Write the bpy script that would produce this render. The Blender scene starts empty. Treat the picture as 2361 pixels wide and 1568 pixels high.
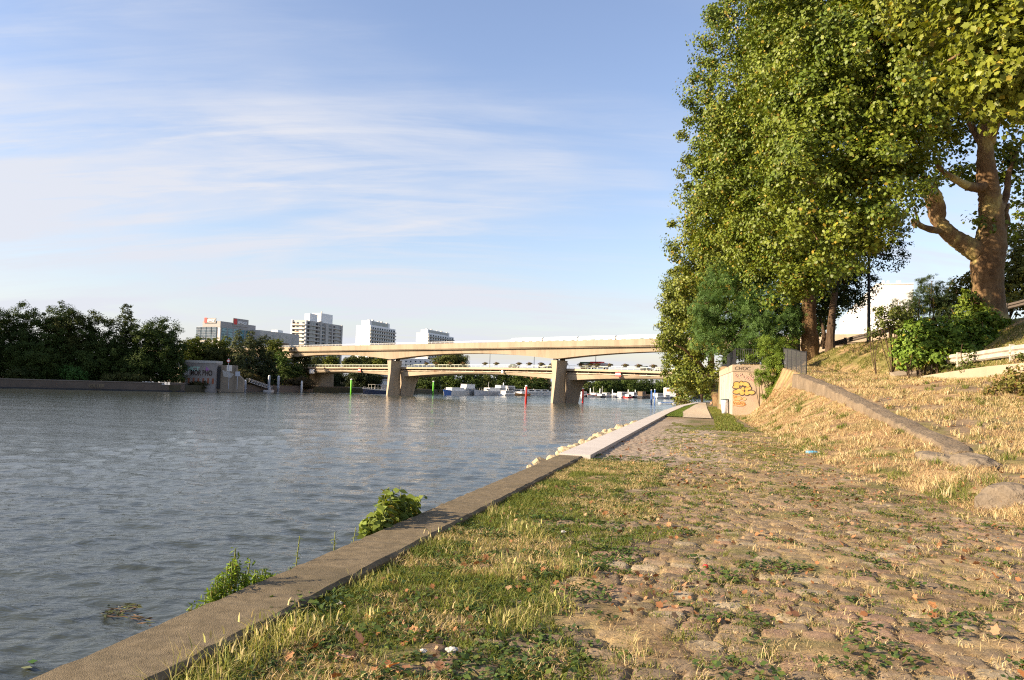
import bpy, math, random
import numpy as np
from mathutils import Vector, Matrix

random.seed(7)
RNG = np.random.default_rng(11)
C = bpy.context.scene.collection
R = math.radians

# ------------------------------------------------------------------ camera
FX, CX, CY = 1801.0, 1180.5, 784.0          # photo measured at 2361 x 1568
PITCH, ROLL = R(3.40), R(1.70)
EYE, WATER = 1.63, -3.57
M3 = (Matrix.Rotation(R(90) + PITCH, 3, 'X') @ Matrix.Rotation(ROLL, 3, 'Z'))
cam_d = bpy.data.cameras.new('camera')
cam = bpy.data.objects.new('camera', cam_d)
C.objects.link(cam)
mw = M3.to_4x4(); mw.translation = Vector((0, 0, EYE)); cam.matrix_world = mw
cam_d.sensor_width = 36.0
cam_d.lens = FX / 2361.0 * 36.0
cam_d.clip_start = 0.1
cam_d.clip_end = 6000
bpy.context.scene.camera = cam


def ray(x, y):
    return M3 @ Vector(((x - CX) / FX, (CY - y) / FX, -1.0))


def at(x, y, Y):
    d = ray(x, y)
    return Vector((0, 0, EYE)) + d * (Y / d.y)


def onz(x, y, z):
    d = ray(x, y)
    return Vector((0, 0, EYE)) + d * ((z - EYE) / d.z)


ET = np.array((0.2425, 0.9701)); ES = np.array((0.9701, -0.2425))


def XY(s, t):
    return s * ES[0] + t * ET[0], s * ES[1] + t * ET[1]


def STof(x, y):
    return x * ES[0] + y * ES[1], x * ET[0] + y * ET[1]


# ------------------------------------------------------------------ noise (numpy)
_LAT = np.random.default_rng(5).random((256, 256))


def vnoise(x, y):
    x = np.asarray(x, float); y = np.asarray(y, float)
    xi = np.floor(x).astype(int); yi = np.floor(y).astype(int)
    fx = x - xi; fy = y - yi
    fx = fx * fx * (3 - 2 * fx); fy = fy * fy * (3 - 2 * fy)
    a = _LAT[xi & 255, yi & 255]; b = _LAT[(xi + 1) & 255, yi & 255]
    c = _LAT[xi & 255, (yi + 1) & 255]; d = _LAT[(xi + 1) & 255, (yi + 1) & 255]
    return (a * (1 - fx) + b * fx) * (1 - fy) + (c * (1 - fx) + d * fx) * fy


def fbm(x, y, o=4):
    v = 0; amp = 0.5; tot = 0
    for i in range(o):
        v = v + amp * vnoise(x * 2 ** i + 17 * i, y * 2 ** i + 31 * i); tot += amp; amp *= 0.5
    return v / tot


def sstep(a, b, x):
    t = np.clip((x - a) / (b - a), 0, 1)
    return t * t * (3 - 2 * t)


# ------------------------------------------------------------------ right bank heights, in quay coordinates (s across, t along)
def toe(t):
    return np.interp(t, [0, 8, 12, 15, 18, 30, 57.4, 57.42, 76, 85, 110, 200], [5.2, 4.6, 3.9, 3.6, 2.95, 2.5, 1.9, 1.8, 1.2, 1.8, 2.2, 3.5])


def crest(t):
    return np.interp(t, [0, 8, 12, 15, 18, 22, 46.7, 57.4, 57.42, 76, 85, 110, 200], [6.0, 5.0, 4.3, 4.4, 5.3, 6.5, 5.43, 4.8, 2.2, 1.2, 6.0, 7, 9])


def zramp(t):
    return np.interp(t, [0, 10, 15, 22, 30, 37, 46.7, 57, 75, 140], [-.05, 0.05, 0.22, 0.36, 1.15, 1.9, 2.72, 3.55, 4.0, 4.6])


def toe2(t):
    return np.interp(t, [0, 20, 30, 36, 44, 47, 50, 60, 80, 140, 200], [16, 14, 12.4, 11.9, 11.6, 11.2, 9.0, 6.4, 6.4, 9, 12])


def HT(s, t):
    s = np.asarray(s, float); t = np.asarray(t, float)
    a = toe(t); b = crest(t); zr = zramp(t)
    cf = np.interp(t, [0, 12, 22, 36, 40, 46, 50], [0, 0.03, 0.06, 0.12, 0.06, 0.0, 0.0])
    z_r = zr + cf * np.clip(s - b, 0, 9)
    f = np.clip((s - a) / np.maximum(b - a, 0.05), 0, 1)
    f = f ** np.interp(t, [0, 30, 46, 51, 57.4, 57.42], [.9, .95, 1.2, 2.0, 2.8, .9])
    z = np.where(s < b, zr * f, z_r)
    t2 = toe2(t)
    slope = np.interp(t, [0, 30, 44, 52, 80], [0.7, 0.85, 0.72, 0.58, 0.5])
    emb = zr + cf * np.clip(t2 - b, 0, 9) + slope * np.clip(s - t2, 0, 40)
    top = 4.85 + 0.15 * (s - 8)
    top = np.minimum(np.maximum(top, zr + .3), 8.2)
    emb = np.minimum(emb, top)
    z = np.where(s > t2, np.maximum(z, emb), z)
    und = (fbm(s * .5 + 40, t * .5 + 11, 3) - .5) * .16 * sstep(0, 1.2, s - a + .4)
    return z + und


def H(x, y):
    s, t = STof(np.asarray(x, float), np.asarray(y, float))
    return HT(s, t)


# ------------------------------------------------------------------ objects
def tag(o, label=None, cat=None, group=None, kind=None):
    if label: o['label'] = label
    if cat: o['category'] = cat
    if group: o['group'] = group
    if kind: o['kind'] = kind
    return o


ROOT = {}


def thing(name, loc, label, cat, group=None):
    o = bpy.data.objects.new(name, None); C.objects.link(o)
    o.location = loc; o.empty_display_size = 0.3
    ROOT[o] = Vector(loc)
    return tag(o, label, cat, group)


def link(name, me, mat, parent=None):
    o = bpy.data.objects.new(name, me); C.objects.link(o)
    if mat is not None: me.materials.append(mat)
    if parent is not None:
        o.parent = parent
        ROOT[o] = ROOT[parent]
        me.transform(Matrix.Translation(-ROOT[parent]))
    else:
        ROOT[o] = Vector((0, 0, 0))
    return o


def np_mesh(name, V, F, mat, parent=None, col=None, smooth=False, center=False):
    """V (n,3), F (m,k) or list of such arrays"""
    V = np.asarray(V, np.float32)
    FL = F if isinstance(F, list) else [F]
    FL = [np.asarray(f, np.int32) for f in FL if len(f)]
    me = bpy.data.meshes.new(name)
    nl = sum(f.size for f in FL); npl = sum(len(f) for f in FL)
    me.vertices.add(len(V)); me.loops.add(nl); me.polygons.add(npl)
    off = Vector((0, 0, 0))
    if center and parent is None:
        off = Vector([float(v) for v in (V.min(0) + V.max(0)) / 2]); off.z = float(V[:, 2].min())
        V = V - np.array(off, np.float32)
    me.vertices.foreach_set('co', V.ravel())
    me.loops.foreach_set('vertex_index', np.concatenate([f.ravel() for f in FL]))
    st = []; p = 0
    for f in FL:
        k = f.shape[1]
        st.append(np.arange(len(f)) * k + p); p += f.size
    me.polygons.foreach_set('loop_start', np.concatenate(st).astype(np.int32))
    if smooth: me.polygons.foreach_set('use_smooth', np.ones(npl, bool))
    me.update(calc_edges=True)
    if col is not None:
        a = me.attributes.new('col', 'FLOAT_COLOR', 'POINT')
        cc = np.ones((len(V), 4), np.float32); cc[:, :3] = col
        a.data.foreach_set('color', cc.ravel())
    o = link(name, me, mat, parent)
    if center and parent is None:
        o.location = off; ROOT[o] = off.copy()
    return o


class MB:
    """collects simple solids in a local frame and links them as one mesh"""
    def __init__(s, o=(0, 0, 0), ex=(1, 0, 0), ey=(0, 1, 0), ez=(0, 0, 1)):
        s.o = Vector(o); s.ex = Vector(ex); s.ey = Vector(ey); s.ez = Vector(ez); s.v = []; s.f = []

    def p(s, a, b, c):
        return s.o + s.ex * a + s.ey * b + s.ez * c

    def box(s, a0, a1, b0, b1, c0, c1, taper=0):
        n = len(s.v); k = taper
        for c, q in ((c0, 0), (c1, k)):
            for a, b in ((a0 + q, b0 + q), (a1 - q, b0 + q), (a1 - q, b1 - q), (a0 + q, b1 - q)):
                s.v.append(s.p(a, b, c))
        s.f += [[n + 3, n + 2, n + 1, n], [n + 4, n + 5, n + 6, n + 7], [n, n + 1, n + 5, n + 4], [n + 1, n + 2, n + 6, n + 5], [n + 2, n + 3, n + 7, n + 6], [n + 3, n, n + 4, n + 7]]
        return s

    def loft(s, rings, cap=True, close=False):
        n = len(s.v); k = len(rings[0])
        for r in rings:
            for q in r: s.v.append(s.p(*q))
        m = len(rings)
        for i in range(m - 1):
            for j in range(k):
                j2 = (j + 1) % k
                s.f.append([n + i * k + j, n + i * k + j2, n + (i + 1) * k + j2, n + (i + 1) * k + j])
        if cap:
            s.f.append([n + j for j in range(k)][::-1]); s.f.append([n + (m - 1) * k + j for j in range(k)])
        return s

    def prism(s, poly, b0, b1):
        """poly of (a,c) extruded from b0 to b1"""
        return s.loft([[(a, b0, c) for a, c in poly], [(a, b1, c) for a, c in poly]])

    def tube(s, pts, rad, n=8, cap=True):
        pts = [Vector(p) for p in pts]
        if not hasattr(rad, '__len__'): rad = [rad] * len(pts)
        rings = []; u = None
        for i, p in enumerate(pts):
            d = (pts[min(i + 1, len(pts) - 1)] - pts[max(i - 1, 0)])
            d = d.normalized() if d.length > 1e-9 else Vector((0, 0, 1))
            if u is None:
                u = d.orthogonal().normalized()
            else:
                u = u - d * u.dot(d)
                u = u.normalized() if u.length > 1e-6 else d.orthogonal().normalized()
            w = d.cross(u)
            rings.append([tuple(p + (u * math.cos(k * 2 * math.pi / n) + w * math.sin(k * 2 * math.pi / n)) * rad[i]) for k in range(n)])
        return s.loft(rings, cap)

    def lathe(s, prof, ctr=(0, 0), n=12):
        return s.loft([[(ctr[0] + r * math.cos(k * 2 * math.pi / n), ctr[1] + r * math.sin(k * 2 * math.pi / n), z) for k in range(n)] for r, z in prof])

    def ball(s, c, r, n=8, sq=(1, 1, 1)):
        rr = []
        for i in range(n + 1):
            th = math.pi * i / n
            q = max(math.sin(th), .02)
            rr.append([(c[0] + r * sq[0] * q * math.cos(k * 2 * math.pi / (n + 2)), c[1] + r * sq[1] * q * math.sin(k * 2 * math.pi / (n + 2)), c[2] - r * sq[2] * math.cos(th)) for k in range(n + 2)])
        return s.loft(rr)

    def build(s, name, mat, parent=None, smooth=False, bevel=0, center=True):
        me = bpy.data.meshes.new(name)
        me.from_pydata([tuple(v) for v in s.v], [], s.f)
        if smooth:
            me.polygons.foreach_set('use_smooth', [True] * len(me.polygons))
        off = None
        if center and parent is None and s.v:
            xs = [v.x for v in s.v]; ys = [v.y for v in s.v]; zs = [v.z for v in s.v]
            off = Vector(((min(xs) + max(xs)) / 2, (min(ys) + max(ys)) / 2, min(zs)))
            me.transform(Matrix.Translation(-off))
        me.update()
        o = link(name, me, mat, parent)
        if off is not None:
            o.location = off; ROOT[o] = off.copy()
        if bevel:
            b = o.modifiers.new('bevel', 'BEVEL'); b.width = bevel; b.segments = 2; b.limit_method = 'ANGLE'
        return o


def text(name, body, mat, parent, origin, ex, ez, size, extrude=.02, shear=0, bold=0.0, xs=1.0):
    cu = bpy.data.curves.new(name, 'FONT')
    cu.body = body; cu.size = size; cu.extrude = extrude; cu.shear = shear; cu.offset = bold
    cu.align_x = 'LEFT'; cu.align_y = 'BOTTOM_BASELINE'
    cu.materials.append(mat)
    tmp = bpy.data.objects.new(name, cu); C.objects.link(tmp)
    bpy.context.view_layer.update()
    me = bpy.data.meshes.new_from_object(tmp.evaluated_get(bpy.context.evaluated_depsgraph_get()))
    bpy.data.objects.remove(tmp); bpy.data.curves.remove(cu)
    if not me.materials: me.materials.append(mat)
    me.name = name
    o = bpy.data.objects.new(name, me); C.objects.link(o)
    ex = Vector(ex).normalized(); ez = Vector(ez).normalized(); n = ex.cross(ez)
    me.transform(Matrix.Diagonal((xs, 1, 1, 1)))
    m = Matrix((ex, ez, n)).transposed().to_4x4()
    o.parent = parent
    m.translation = Vector(origin) - ROOT[parent]
    o.matrix_local = m
    ROOT[o] = ROOT[parent]
    return o


def copy_tree(o, parent=None):
    c = o.copy(); C.objects.link(c); c.parent = parent
    ROOT[c] = ROOT.get(o, Vector((0, 0, 0)))
    for ch in list(o.children): copy_tree(ch, c)
    return c


# ------------------------------------------------------------------ materials
def nodes(name):
    m = bpy.data.materials.new(name); m.use_nodes = True
    nt = m.node_tree
    return m, nt, nt.nodes['Principled BSDF'], nt.nodes, nt.links


def mat(name, c, c2=None, scale=3.0, rough=.8, bump=0, bscale=20., metal=0, spec=.4, detail=6, stretch=None, dirt=None, dscale=.4, contrast=(.35, .65)):
    m, nt, b, N, L = nodes(name)
    b.inputs['Roughness'].default_value = rough
    b.inputs['Metallic'].default_value = metal
    b.inputs['Specular IOR Level'].default_value = spec
    tc = N.new('ShaderNodeTexCoord')
    mp = N.new('ShaderNodeMapping'); L.new(tc.outputs['Object'], mp.inputs['Vector'])
    if stretch: mp.inputs['Scale'].default_value = stretch
    c4 = tuple(c) + (1,)
    last = None
    if c2 is not None:
        n = N.new('ShaderNodeTexNoise'); n.inputs['Scale'].default_value = scale; n.inputs['Detail'].default_value = detail
        n.inputs['Roughness'].default_value = .65
        L.new(mp.outputs[0], n.inputs['Vector'])
        r = N.new('ShaderNodeValToRGB'); r.color_ramp.elements[0].position = contrast[0]; r.color_ramp.elements[1].position = contrast[1]
        r.color_ramp.elements[0].color = c4; r.color_ramp.elements[1].color = tuple(c2) + (1,)
        L.new(n.outputs['Fac'], r.inputs['Fac']); last = r.outputs['Color']
    if dirt is not None:
        n2 = N.new('ShaderNodeTexNoise'); n2.inputs['Scale'].default_value = dscale; n2.inputs['Detail'].default_value = 8
        n2.inputs['Roughness'].default_value = .7
        L.new(mp.outputs[0], n2.inputs['Vector'])
        mr = N.new('ShaderNodeMapRange'); mr.inputs['From Min'].default_value = .5; mr.inputs['From Max'].default_value = .75
        L.new(n2.outputs['Fac'], mr.inputs['Value'])
        mx = N.new('ShaderNodeMix'); mx.data_type = 'RGBA'
        L.new(mr.outputs[0], mx.inputs['Factor'])
        if last is not None: L.new(last, mx.inputs['A'])
        else: mx.inputs['A'].default_value = c4
        mx.inputs['B'].default_value = tuple(dirt) + (1,)
        last = mx.outputs['Result']
    if last is None: b.inputs['Base Color'].default_value = c4
    else: L.new(last, b.inputs['Base Color'])
    if bump:
        n3 = N.new('ShaderNodeTexNoise'); n3.inputs['Scale'].default_value = bscale; n3.inputs['Detail'].default_value = 8
        L.new(mp.outputs[0], n3.inputs['Vector'])
        bp = N.new('ShaderNodeBump'); bp.inputs['Strength'].default_value = bump; bp.inputs['Distance'].default_value = .05
        L.new(n3.outputs['Fac'], bp.inputs['Height']); L.new(bp.outputs[0], b.inputs['Normal'])
    return m


def foliage_mat(name, trans=.3, rough=.5, spec=.3, tint=(1.25, 1.2, .45)):
    m, nt, b, N, L = nodes(name)
    a = N.new('ShaderNodeAttribute'); a.attribute_name = 'col'
    L.new(a.outputs['Color'], b.inputs['Base Color'])
    b.inputs['Roughness'].default_value = rough; b.inputs['Specular IOR Level'].default_value = spec
    t = N.new('ShaderNodeBsdfTranslucent')
    mul = N.new('ShaderNodeMix'); mul.data_type = 'RGBA'; mul.blend_type = 'MULTIPLY'; mul.inputs['Factor'].default_value = 1
    L.new(a.outputs['Color'], mul.inputs['A']); mul.inputs['B'].default_value = tuple(tint) + (1,)
    L.new(mul.outputs['Result'], t.inputs['Color'])
    mx = N.new('ShaderNodeMixShader'); mx.inputs[0].default_value = trans
    L.new(b.outputs[0], mx.inputs[1]); L.new(t.outputs[0], mx.inputs[2])
    L.new(mx.outputs[0], N['Material Output'].inputs['Surface'])
    return m


def bark_mat(name, cols, scale=1.2, bump=.5, zs=.5):
    """patchy bark: ramp over cols through distorted noise"""
    m, nt, b, N, L = nodes(name)
    b.inputs['Roughness'].default_value = .85; b.inputs['Specular IOR Level'].default_value = .2
    tc = N.new('ShaderNodeTexCoord'); mp = N.new('ShaderNodeMapping'); mp.inputs['Scale'].default_value = (1, 1, zs)
    L.new(tc.outputs['Object'], mp.inputs['Vector'])
    n = N.new('ShaderNodeTexNoise'); n.inputs['Scale'].default_value = scale; n.inputs['Detail'].default_value = 5; n.inputs['Roughness'].default_value = .55
    n.inputs['Distortion'].default_value = .6
    L.new(mp.outputs[0], n.inputs['Vector'])
    r = N.new('ShaderNodeValToRGB'); els = r.color_ramp.elements
    k = len(cols)
    for i, c in enumerate(cols):
        pos = .3 + .4 * i / max(k - 1, 1)
        e = els[i] if i < 2 else els.new(pos)
        e.position = pos; e.color = tuple(c) + (1,)
    L.new(n.outputs['Fac'], r.inputs['Fac'])
    n2 = N.new('ShaderNodeTexNoise'); n2.inputs['Scale'].default_value = 9; n2.inputs['Detail'].default_value = 8
    L.new(mp.outputs[0], n2.inputs['Vector'])
    mx = N.new('ShaderNodeMix'); mx.data_type = 'RGBA'; mx.blend_type = 'MULTIPLY'; mx.inputs['Factor'].default_value = .6
    r2 = N.new('ShaderNodeValToRGB'); r2.color_ramp.elements[0].position = .3; r2.color_ramp.elements[0].color = (.45, .4, .35, 1)
    r2.color_ramp.elements[1].position = .6
    L.new(n2.outputs['Fac'], r2.inputs['Fac'])
    L.new(r.outputs[0], mx.inputs['A']); L.new(r2.outputs[0], mx.inputs['B'])
    L.new(mx.outputs['Result'], b.inputs['Base Color'])
    bp = N.new('ShaderNodeBump'); bp.inputs['Strength'].default_value = bump; bp.inputs['Distance'].default_value = .08
    ad = N.new('ShaderNodeMath'); ad.operation = 'ADD'; L.new(n.outputs['Fac'], ad.inputs[0]); L.new(n2.outputs['Fac'], ad.inputs[1])
    L.new(ad.outputs[0], bp.inputs['Height']); L.new(bp.outputs[0], b.inputs['Normal'])
    return m


def ground_mat(name, nscale=14., amt=.5, bump=.5, bscale=30., rough=.9):
    m, nt, b, N, L = nodes(name)
    b.inputs['Roughness'].default_value = rough; b.inputs['Specular IOR Level'].default_value = .25
    a = N.new('ShaderNodeAttribute'); a.attribute_name = 'col'
    tc = N.new('ShaderNodeTexCoord')
    n = N.new('ShaderNodeTexNoise'); n.inputs['Scale'].default_value = nscale; n.inputs['Detail'].default_value = 10; n.inputs['Roughness'].default_value = .7
    L.new(tc.outputs['Object'], n.inputs['Vector'])
    r = N.new('ShaderNodeValToRGB'); r.color_ramp.elements[0].position = .3; r.color_ramp.elements[0].color = (1 - amt, 1 - amt, 1 - amt, 1)
    r.color_ramp.elements[1].position = .7; r.color_ramp.elements[1].color = (1 + amt * .5, 1 + amt * .5, 1 + amt * .45, 1)
    L.new(n.outputs['Fac'], r.inputs['Fac'])
    mx = N.new('ShaderNodeMix'); mx.data_type = 'RGBA'; mx.blend_type = 'MULTIPLY'; mx.inputs['Factor'].default_value = 1
    L.new(a.outputs['Color'], mx.inputs['A']); L.new(r.outputs[0], mx.inputs['B'])
    L.new(mx.outputs['Result'], b.inputs['Base Color'])
    n2 = N.new('ShaderNodeTexNoise'); n2.inputs['Scale'].default_value = bscale; n2.inputs['Detail'].default_value = 9; n2.inputs['Roughness'].default_value = .7
    L.new(tc.outputs['Object'], n2.inputs['Vector'])
    bp = N.new('ShaderNodeBump'); bp.inputs['Strength'].default_value = bump; bp.inputs['Distance'].default_value = .03
    L.new(n2.outputs['Fac'], bp.inputs['Height']); L.new(bp.outputs[0], b.inputs['Normal'])
    return m


def glass_mat(name, c=(.06, .09, .1), rough=.08):
    return mat(name, c, tuple(v * 2.2 for v in c), scale=.35, rough=rough, spec=.8, detail=2)


MAT = dict(
    concrete=mat('concrete', (.29, .235, .165), (.37, .30, .215), .25, .85, .15, 6, dirt=(.28, .23, .17), dscale=.12, stretch=(1, 1, .35)),
    concrete_dk=mat('weathered_concrete', (.23, .185, .135), (.30, .245, .18), .6, .9, .2, 8, dirt=(.13, .105, .08), dscale=.25, stretch=(1, 1, .3)),
    coping=mat('coping_concrete', (.105, .079, .042), (.185, .142, .082), 14., .95, .35, 140, dirt=(.070, .056, .028), dscale=1.1, detail=12),
    newcon=mat('new_concrete', (.44, .40, .36), (.52, .475, .43), 1.2, .8, .1, 30),
    kerbwall=mat('old_wall_concrete', (.135, .10, .064), (.21, .16, .105), 1.6, .95, .9, 14, dirt=(.095, .075, .05), dscale=.7, detail=10),
    stone=mat('rough_stone', (.115, .09, .062), (.20, .16, .115), 4.5, .95, 1.6, 8, dirt=(.06, .05, .035), dscale=2.0, detail=10),
    riprap=mat('pale_limestone', (.27, .215, .13), (.44, .365, .24), 4., .9, .6, 12),
    white=mat('white_paint', (.72, .72, .70), (.80, .79, .77), .8, .5),
    wall_w=mat('white_render', (.78, .77, .74), (.84, .83, .80), .08, .85, dirt=(.68, .65, .62), dscale=.03),
    wall_c=mat('cream_render', (.66, .62, .55), (.74, .70, .63), .1, .85, dirt=(.55, .5, .44), dscale=.05),
    wall_g=mat('grey_render', (.40, .38, .35), (.48, .46, .42), .1, .85),
    glass=glass_mat('window_glass', (.05, .07, .085)),
    glass_t=glass_mat('teal_curtain_glass', (.085, .19, .21), .15),
    dark=mat('dark_recess', (.03, .03, .032), (.045, .043, .042), 1, .8),
    black=mat('black_metal', (.018, .019, .022), (.03, .03, .034), 3, .55, metal=.3),
    grey=mat('grey_metal', (.33, .36, .41), (.42, .45, .50), 1.0, .5, metal=.2, dirt=(.22, .21, .2), dscale=1.2),
    galv=mat('galvanised_rail', (.45, .43, .40), (.56, .54, .50), 1.5, .5, metal=.3, dirt=(.25, .18, .12), dscale=.8),
    red=mat('red_paint', (.60, .025, .02), (.68, .04, .03), 1, .45),
    green=mat('green_marker_paint', (.14, .55, .03), (.18, .62, .05), 1, .45),
    blue=mat('blue_paint', (.05, .13, .40), (.07, .18, .48), 1, .45),
    navy=mat('navy_hull', (.02, .035, .09), (.03, .05, .12), .5, .4),
    boatw=mat('white_gelcoat', (.62, .62, .60), (.72, .71, .69), .4, .35, dirt=(.5, .48, .45), dscale=.3),
    boatd=mat('dark_hull', (.03, .03, .035), (.05, .05, .055), .5, .45),
    boatg=mat('pale_grey_hull', (.42, .44, .47), (.5, .52, .55), .4, .45),
    wood=mat('varnished_wood', (.36, .18, .06), (.46, .25, .09), 2, .5, stretch=(1, 1, 6)),
    woodw=mat('weathered_white_wood', (.34, .30, .25), (.47, .425, .36), 3., .85, .3, 14, dirt=(.30, .22, .15), dscale=2.2, stretch=(1, 1, 1)),
    woodd=mat('dark_timber_rail', (.07, .058, .048), (.13, .105, .085), 3., .9, .3, 14, stretch=(1, 1, 5)),
    rust=mat('rusty_pipe', (.48, .40, .30), (.56, .48, .36), .6, .7, dirt=(.30, .10, .035), dscale=.25),
    soil=mat('dark_soil', (.06, .045, .03), (.10, .08, .05), 1, .95),
    leafm=foliage_mat('plane_leaves', .20, .48, .28),
    fol=foliage_mat('foliage', .25, .6, .2),
    dfol=foliage_mat('far_foliage', .18, .7, .1),
    grassm=foliage_mat('grass_blades', .30, .6, .2, (1.2, 1.15, .6)),
    drym=foliage_mat('dry_grass', .25, .7, .15, (1.1, 1.0, .8)),
    litter=foliage_mat('fallen_leaf', .15, .7, .2, (1.1, .9, .6)),
    bark=bark_mat('plane_bark', [(.070, .040, .020), (.125, .074, .036), (.17, .105, .052), (.20, .135, .066), (.40, .32, .12), (.46, .38, .16)], .75, .6, .45),
    barkd=bark_mat('brown_bark', [(.05, .033, .022), (.09, .06, .038), (.14, .095, .06)], 2.5, .8, .25),
    ground=ground_mat('cobbles_and_soil', 16, .42, .55, 38),
    earth=ground_mat('dry_earth', 5, .5, .7, 16),
    lawn=ground_mat('lawn_ground', 8, .4, .5, 30),
)
# ================================================================== light and sky
SUN_AZ, SUN_EL = Vector((-.965, -.262)).normalized(), R(22)
sun_dir = Vector((SUN_AZ.x * math.cos(SUN_EL), SUN_AZ.y * math.cos(SUN_EL), math.sin(SUN_EL)))
sl = bpy.data.lights.new('sun', 'SUN'); sl.energy = 5.0; sl.angle = R(.5); sl.color = (1.0, .81, .58)
so = bpy.data.objects.new('sun', sl); C.objects.link(so)
so.rotation_euler = sun_dir.to_track_quat('Z', 'Y').to_euler()

sc = bpy.context.scene
w = bpy.data.worlds.new('World'); sc.world = w; w.use_nodes = True
nt = w.node_tree; N = nt.nodes; L = nt.links
bg = N['Background']
sky = N.new('ShaderNodeTexSky'); sky.sky_type = 'NISHITA'; sky.sun_disc = False
sky.sun_elevation = SUN_EL; sky.sun_rotation = math.atan2(SUN_AZ.x, SUN_AZ.y) % (2 * math.pi)
sky.air_density = 1.25; sky.dust_density = .9; sky.ozone_density = 3.2
bg.inputs['Strength'].default_value = .086
tc = N.new('ShaderNodeTexCoord')
sep = N.new('ShaderNodeSeparateXYZ'); L.new(tc.outputs['Generated'], sep.inputs[0])


def mth(op, a, b=None, clamp=False):
    n = N.new('ShaderNodeMath'); n.operation = op; n.use_clamp = clamp
    for i, v in enumerate((a, b)):
        if v is None: continue
        if hasattr(v, 'node'): L.new(v, n.inputs[i])
        else: n.inputs[i].default_value = v
    return n.outputs[0]


def mrange(v, a, b, c, d, smooth=True):
    n = N.new('ShaderNodeMapRange'); n.interpolation_type = 'SMOOTHSTEP' if smooth else 'LINEAR'
    L.new(v, n.inputs['Value'])
    for k, q in zip(('From Min', 'From Max', 'To Min', 'To Max'), (a, b, c, d)): n.inputs[k].default_value = q
    return n.outputs[0]


# cirrus: direction projected on a layer high above the ground
zc = mth('MAXIMUM', sep.outputs[2], 0.0)
zc = mth('ADD', zc, .26)
u = mth('DIVIDE', sep.outputs[0], zc); v = mth('DIVIDE', sep.outputs[1], zc)
cmb = N.new('ShaderNodeCombineXYZ'); L.new(u, cmb.inputs[0]); L.new(v, cmb.inputs[1])


def cloud(scale, rot, stretch, lo, hi, amt, seed, dist=.8, detail=9, rough=.62):
    mp = N.new('ShaderNodeMapping'); mp.inputs['Rotation'].default_value = (0, 0, rot); mp.inputs['Scale'].default_value = stretch
    mp.inputs['Location'].default_value = (seed, seed * .7, 0)
    L.new(cmb.outputs[0], mp.inputs[0])
    n = N.new('ShaderNodeTexNoise'); n.inputs['Scale'].default_value = scale; n.inputs['Detail'].default_value = detail; n.inputs['Roughness'].default_value = rough
    n.inputs['Distortion'].default_value = dist
    L.new(mp.outputs[0], n.inputs['Vector'])
    return mrange(n.outputs['Fac'], lo, hi, 0, amt)


c1 = cloud(2.0, R(16), (.36, 1.15, 1), .34, .66, 0.85, 12.3, .9, 8, .60)
c2 = cloud(3.6, R(-6), (.30, 2.0, 1), .40, .70, .50, 9.4, 1.2)
c3 = cloud(.8, R(24), (.7, 1.0, 1), .32, .58, 1.0, 8.4, .3, 4)
cl = mth('ADD', mth('MULTIPLY', c1, c3), mth('MULTIPLY', c2, c3))
# cirrus thicker low over the river, thin overhead
lowf = mrange(sep.outputs[2], .20, .50, 1.0, .30)
leftf = mrange(sep.outputs[0], -.55, .40, 1.12, .85)
cl = mth('MULTIPLY', mth('MULTIPLY', cl, lowf), leftf)
haze = mrange(sep.outputs[2], -.02, .20, .62, 0.0)
rightf = mrange(sep.outputs[0], -.45, .42, 1.12, .18)
hz2 = mth('MULTIPLY', haze, rightf)
tot = mth('MAXIMUM', mth('ADD', cl, mth('MULTIPLY', hz2, .55)), hz2)
tot = mth('MINIMUM', tot, .93)
mix = N.new('ShaderNodeMix'); mix.data_type = 'RGBA'
L.new(tot, mix.inputs['Factor'])
hs = N.new('ShaderNodeHueSaturation'); hs.inputs['Saturation'].default_value = .90; hs.inputs['Value'].default_value = 1.0
L.new(sky.outputs[0], hs.inputs['Color'])
tint = N.new('ShaderNodeMix'); tint.data_type = 'RGBA'; tint.blend_type = 'MULTIPLY'; tint.inputs['Factor'].default_value = 1
L.new(hs.outputs[0], tint.inputs['A']); tint.inputs['B'].default_value = (1.03, .95, 1.02, 1)
L.new(tint.outputs['Result'], mix.inputs['A'])
mix.inputs['B'].default_value = (3.45, 3.55, 3.9, 1)
L.new(mix.outputs['Result'], bg.inputs['Color'])
sc.view_settings.view_transform = 'Standard'; sc.view_settings.look = 'None'; sc.view_settings.gamma = 1
sc.view_settings.exposure = 1.42
sc.cycles.max_bounces = 6; sc.cycles.diffuse_bounces = 3; sc.cycles.glossy_bounces = 3; sc.cycles.transmission_bounces = 4
sc.cycles.use_denoising = False; sc.cycles.filter_width = 1.15; sc.cycles.sample_clamp_indirect = 4

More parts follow.
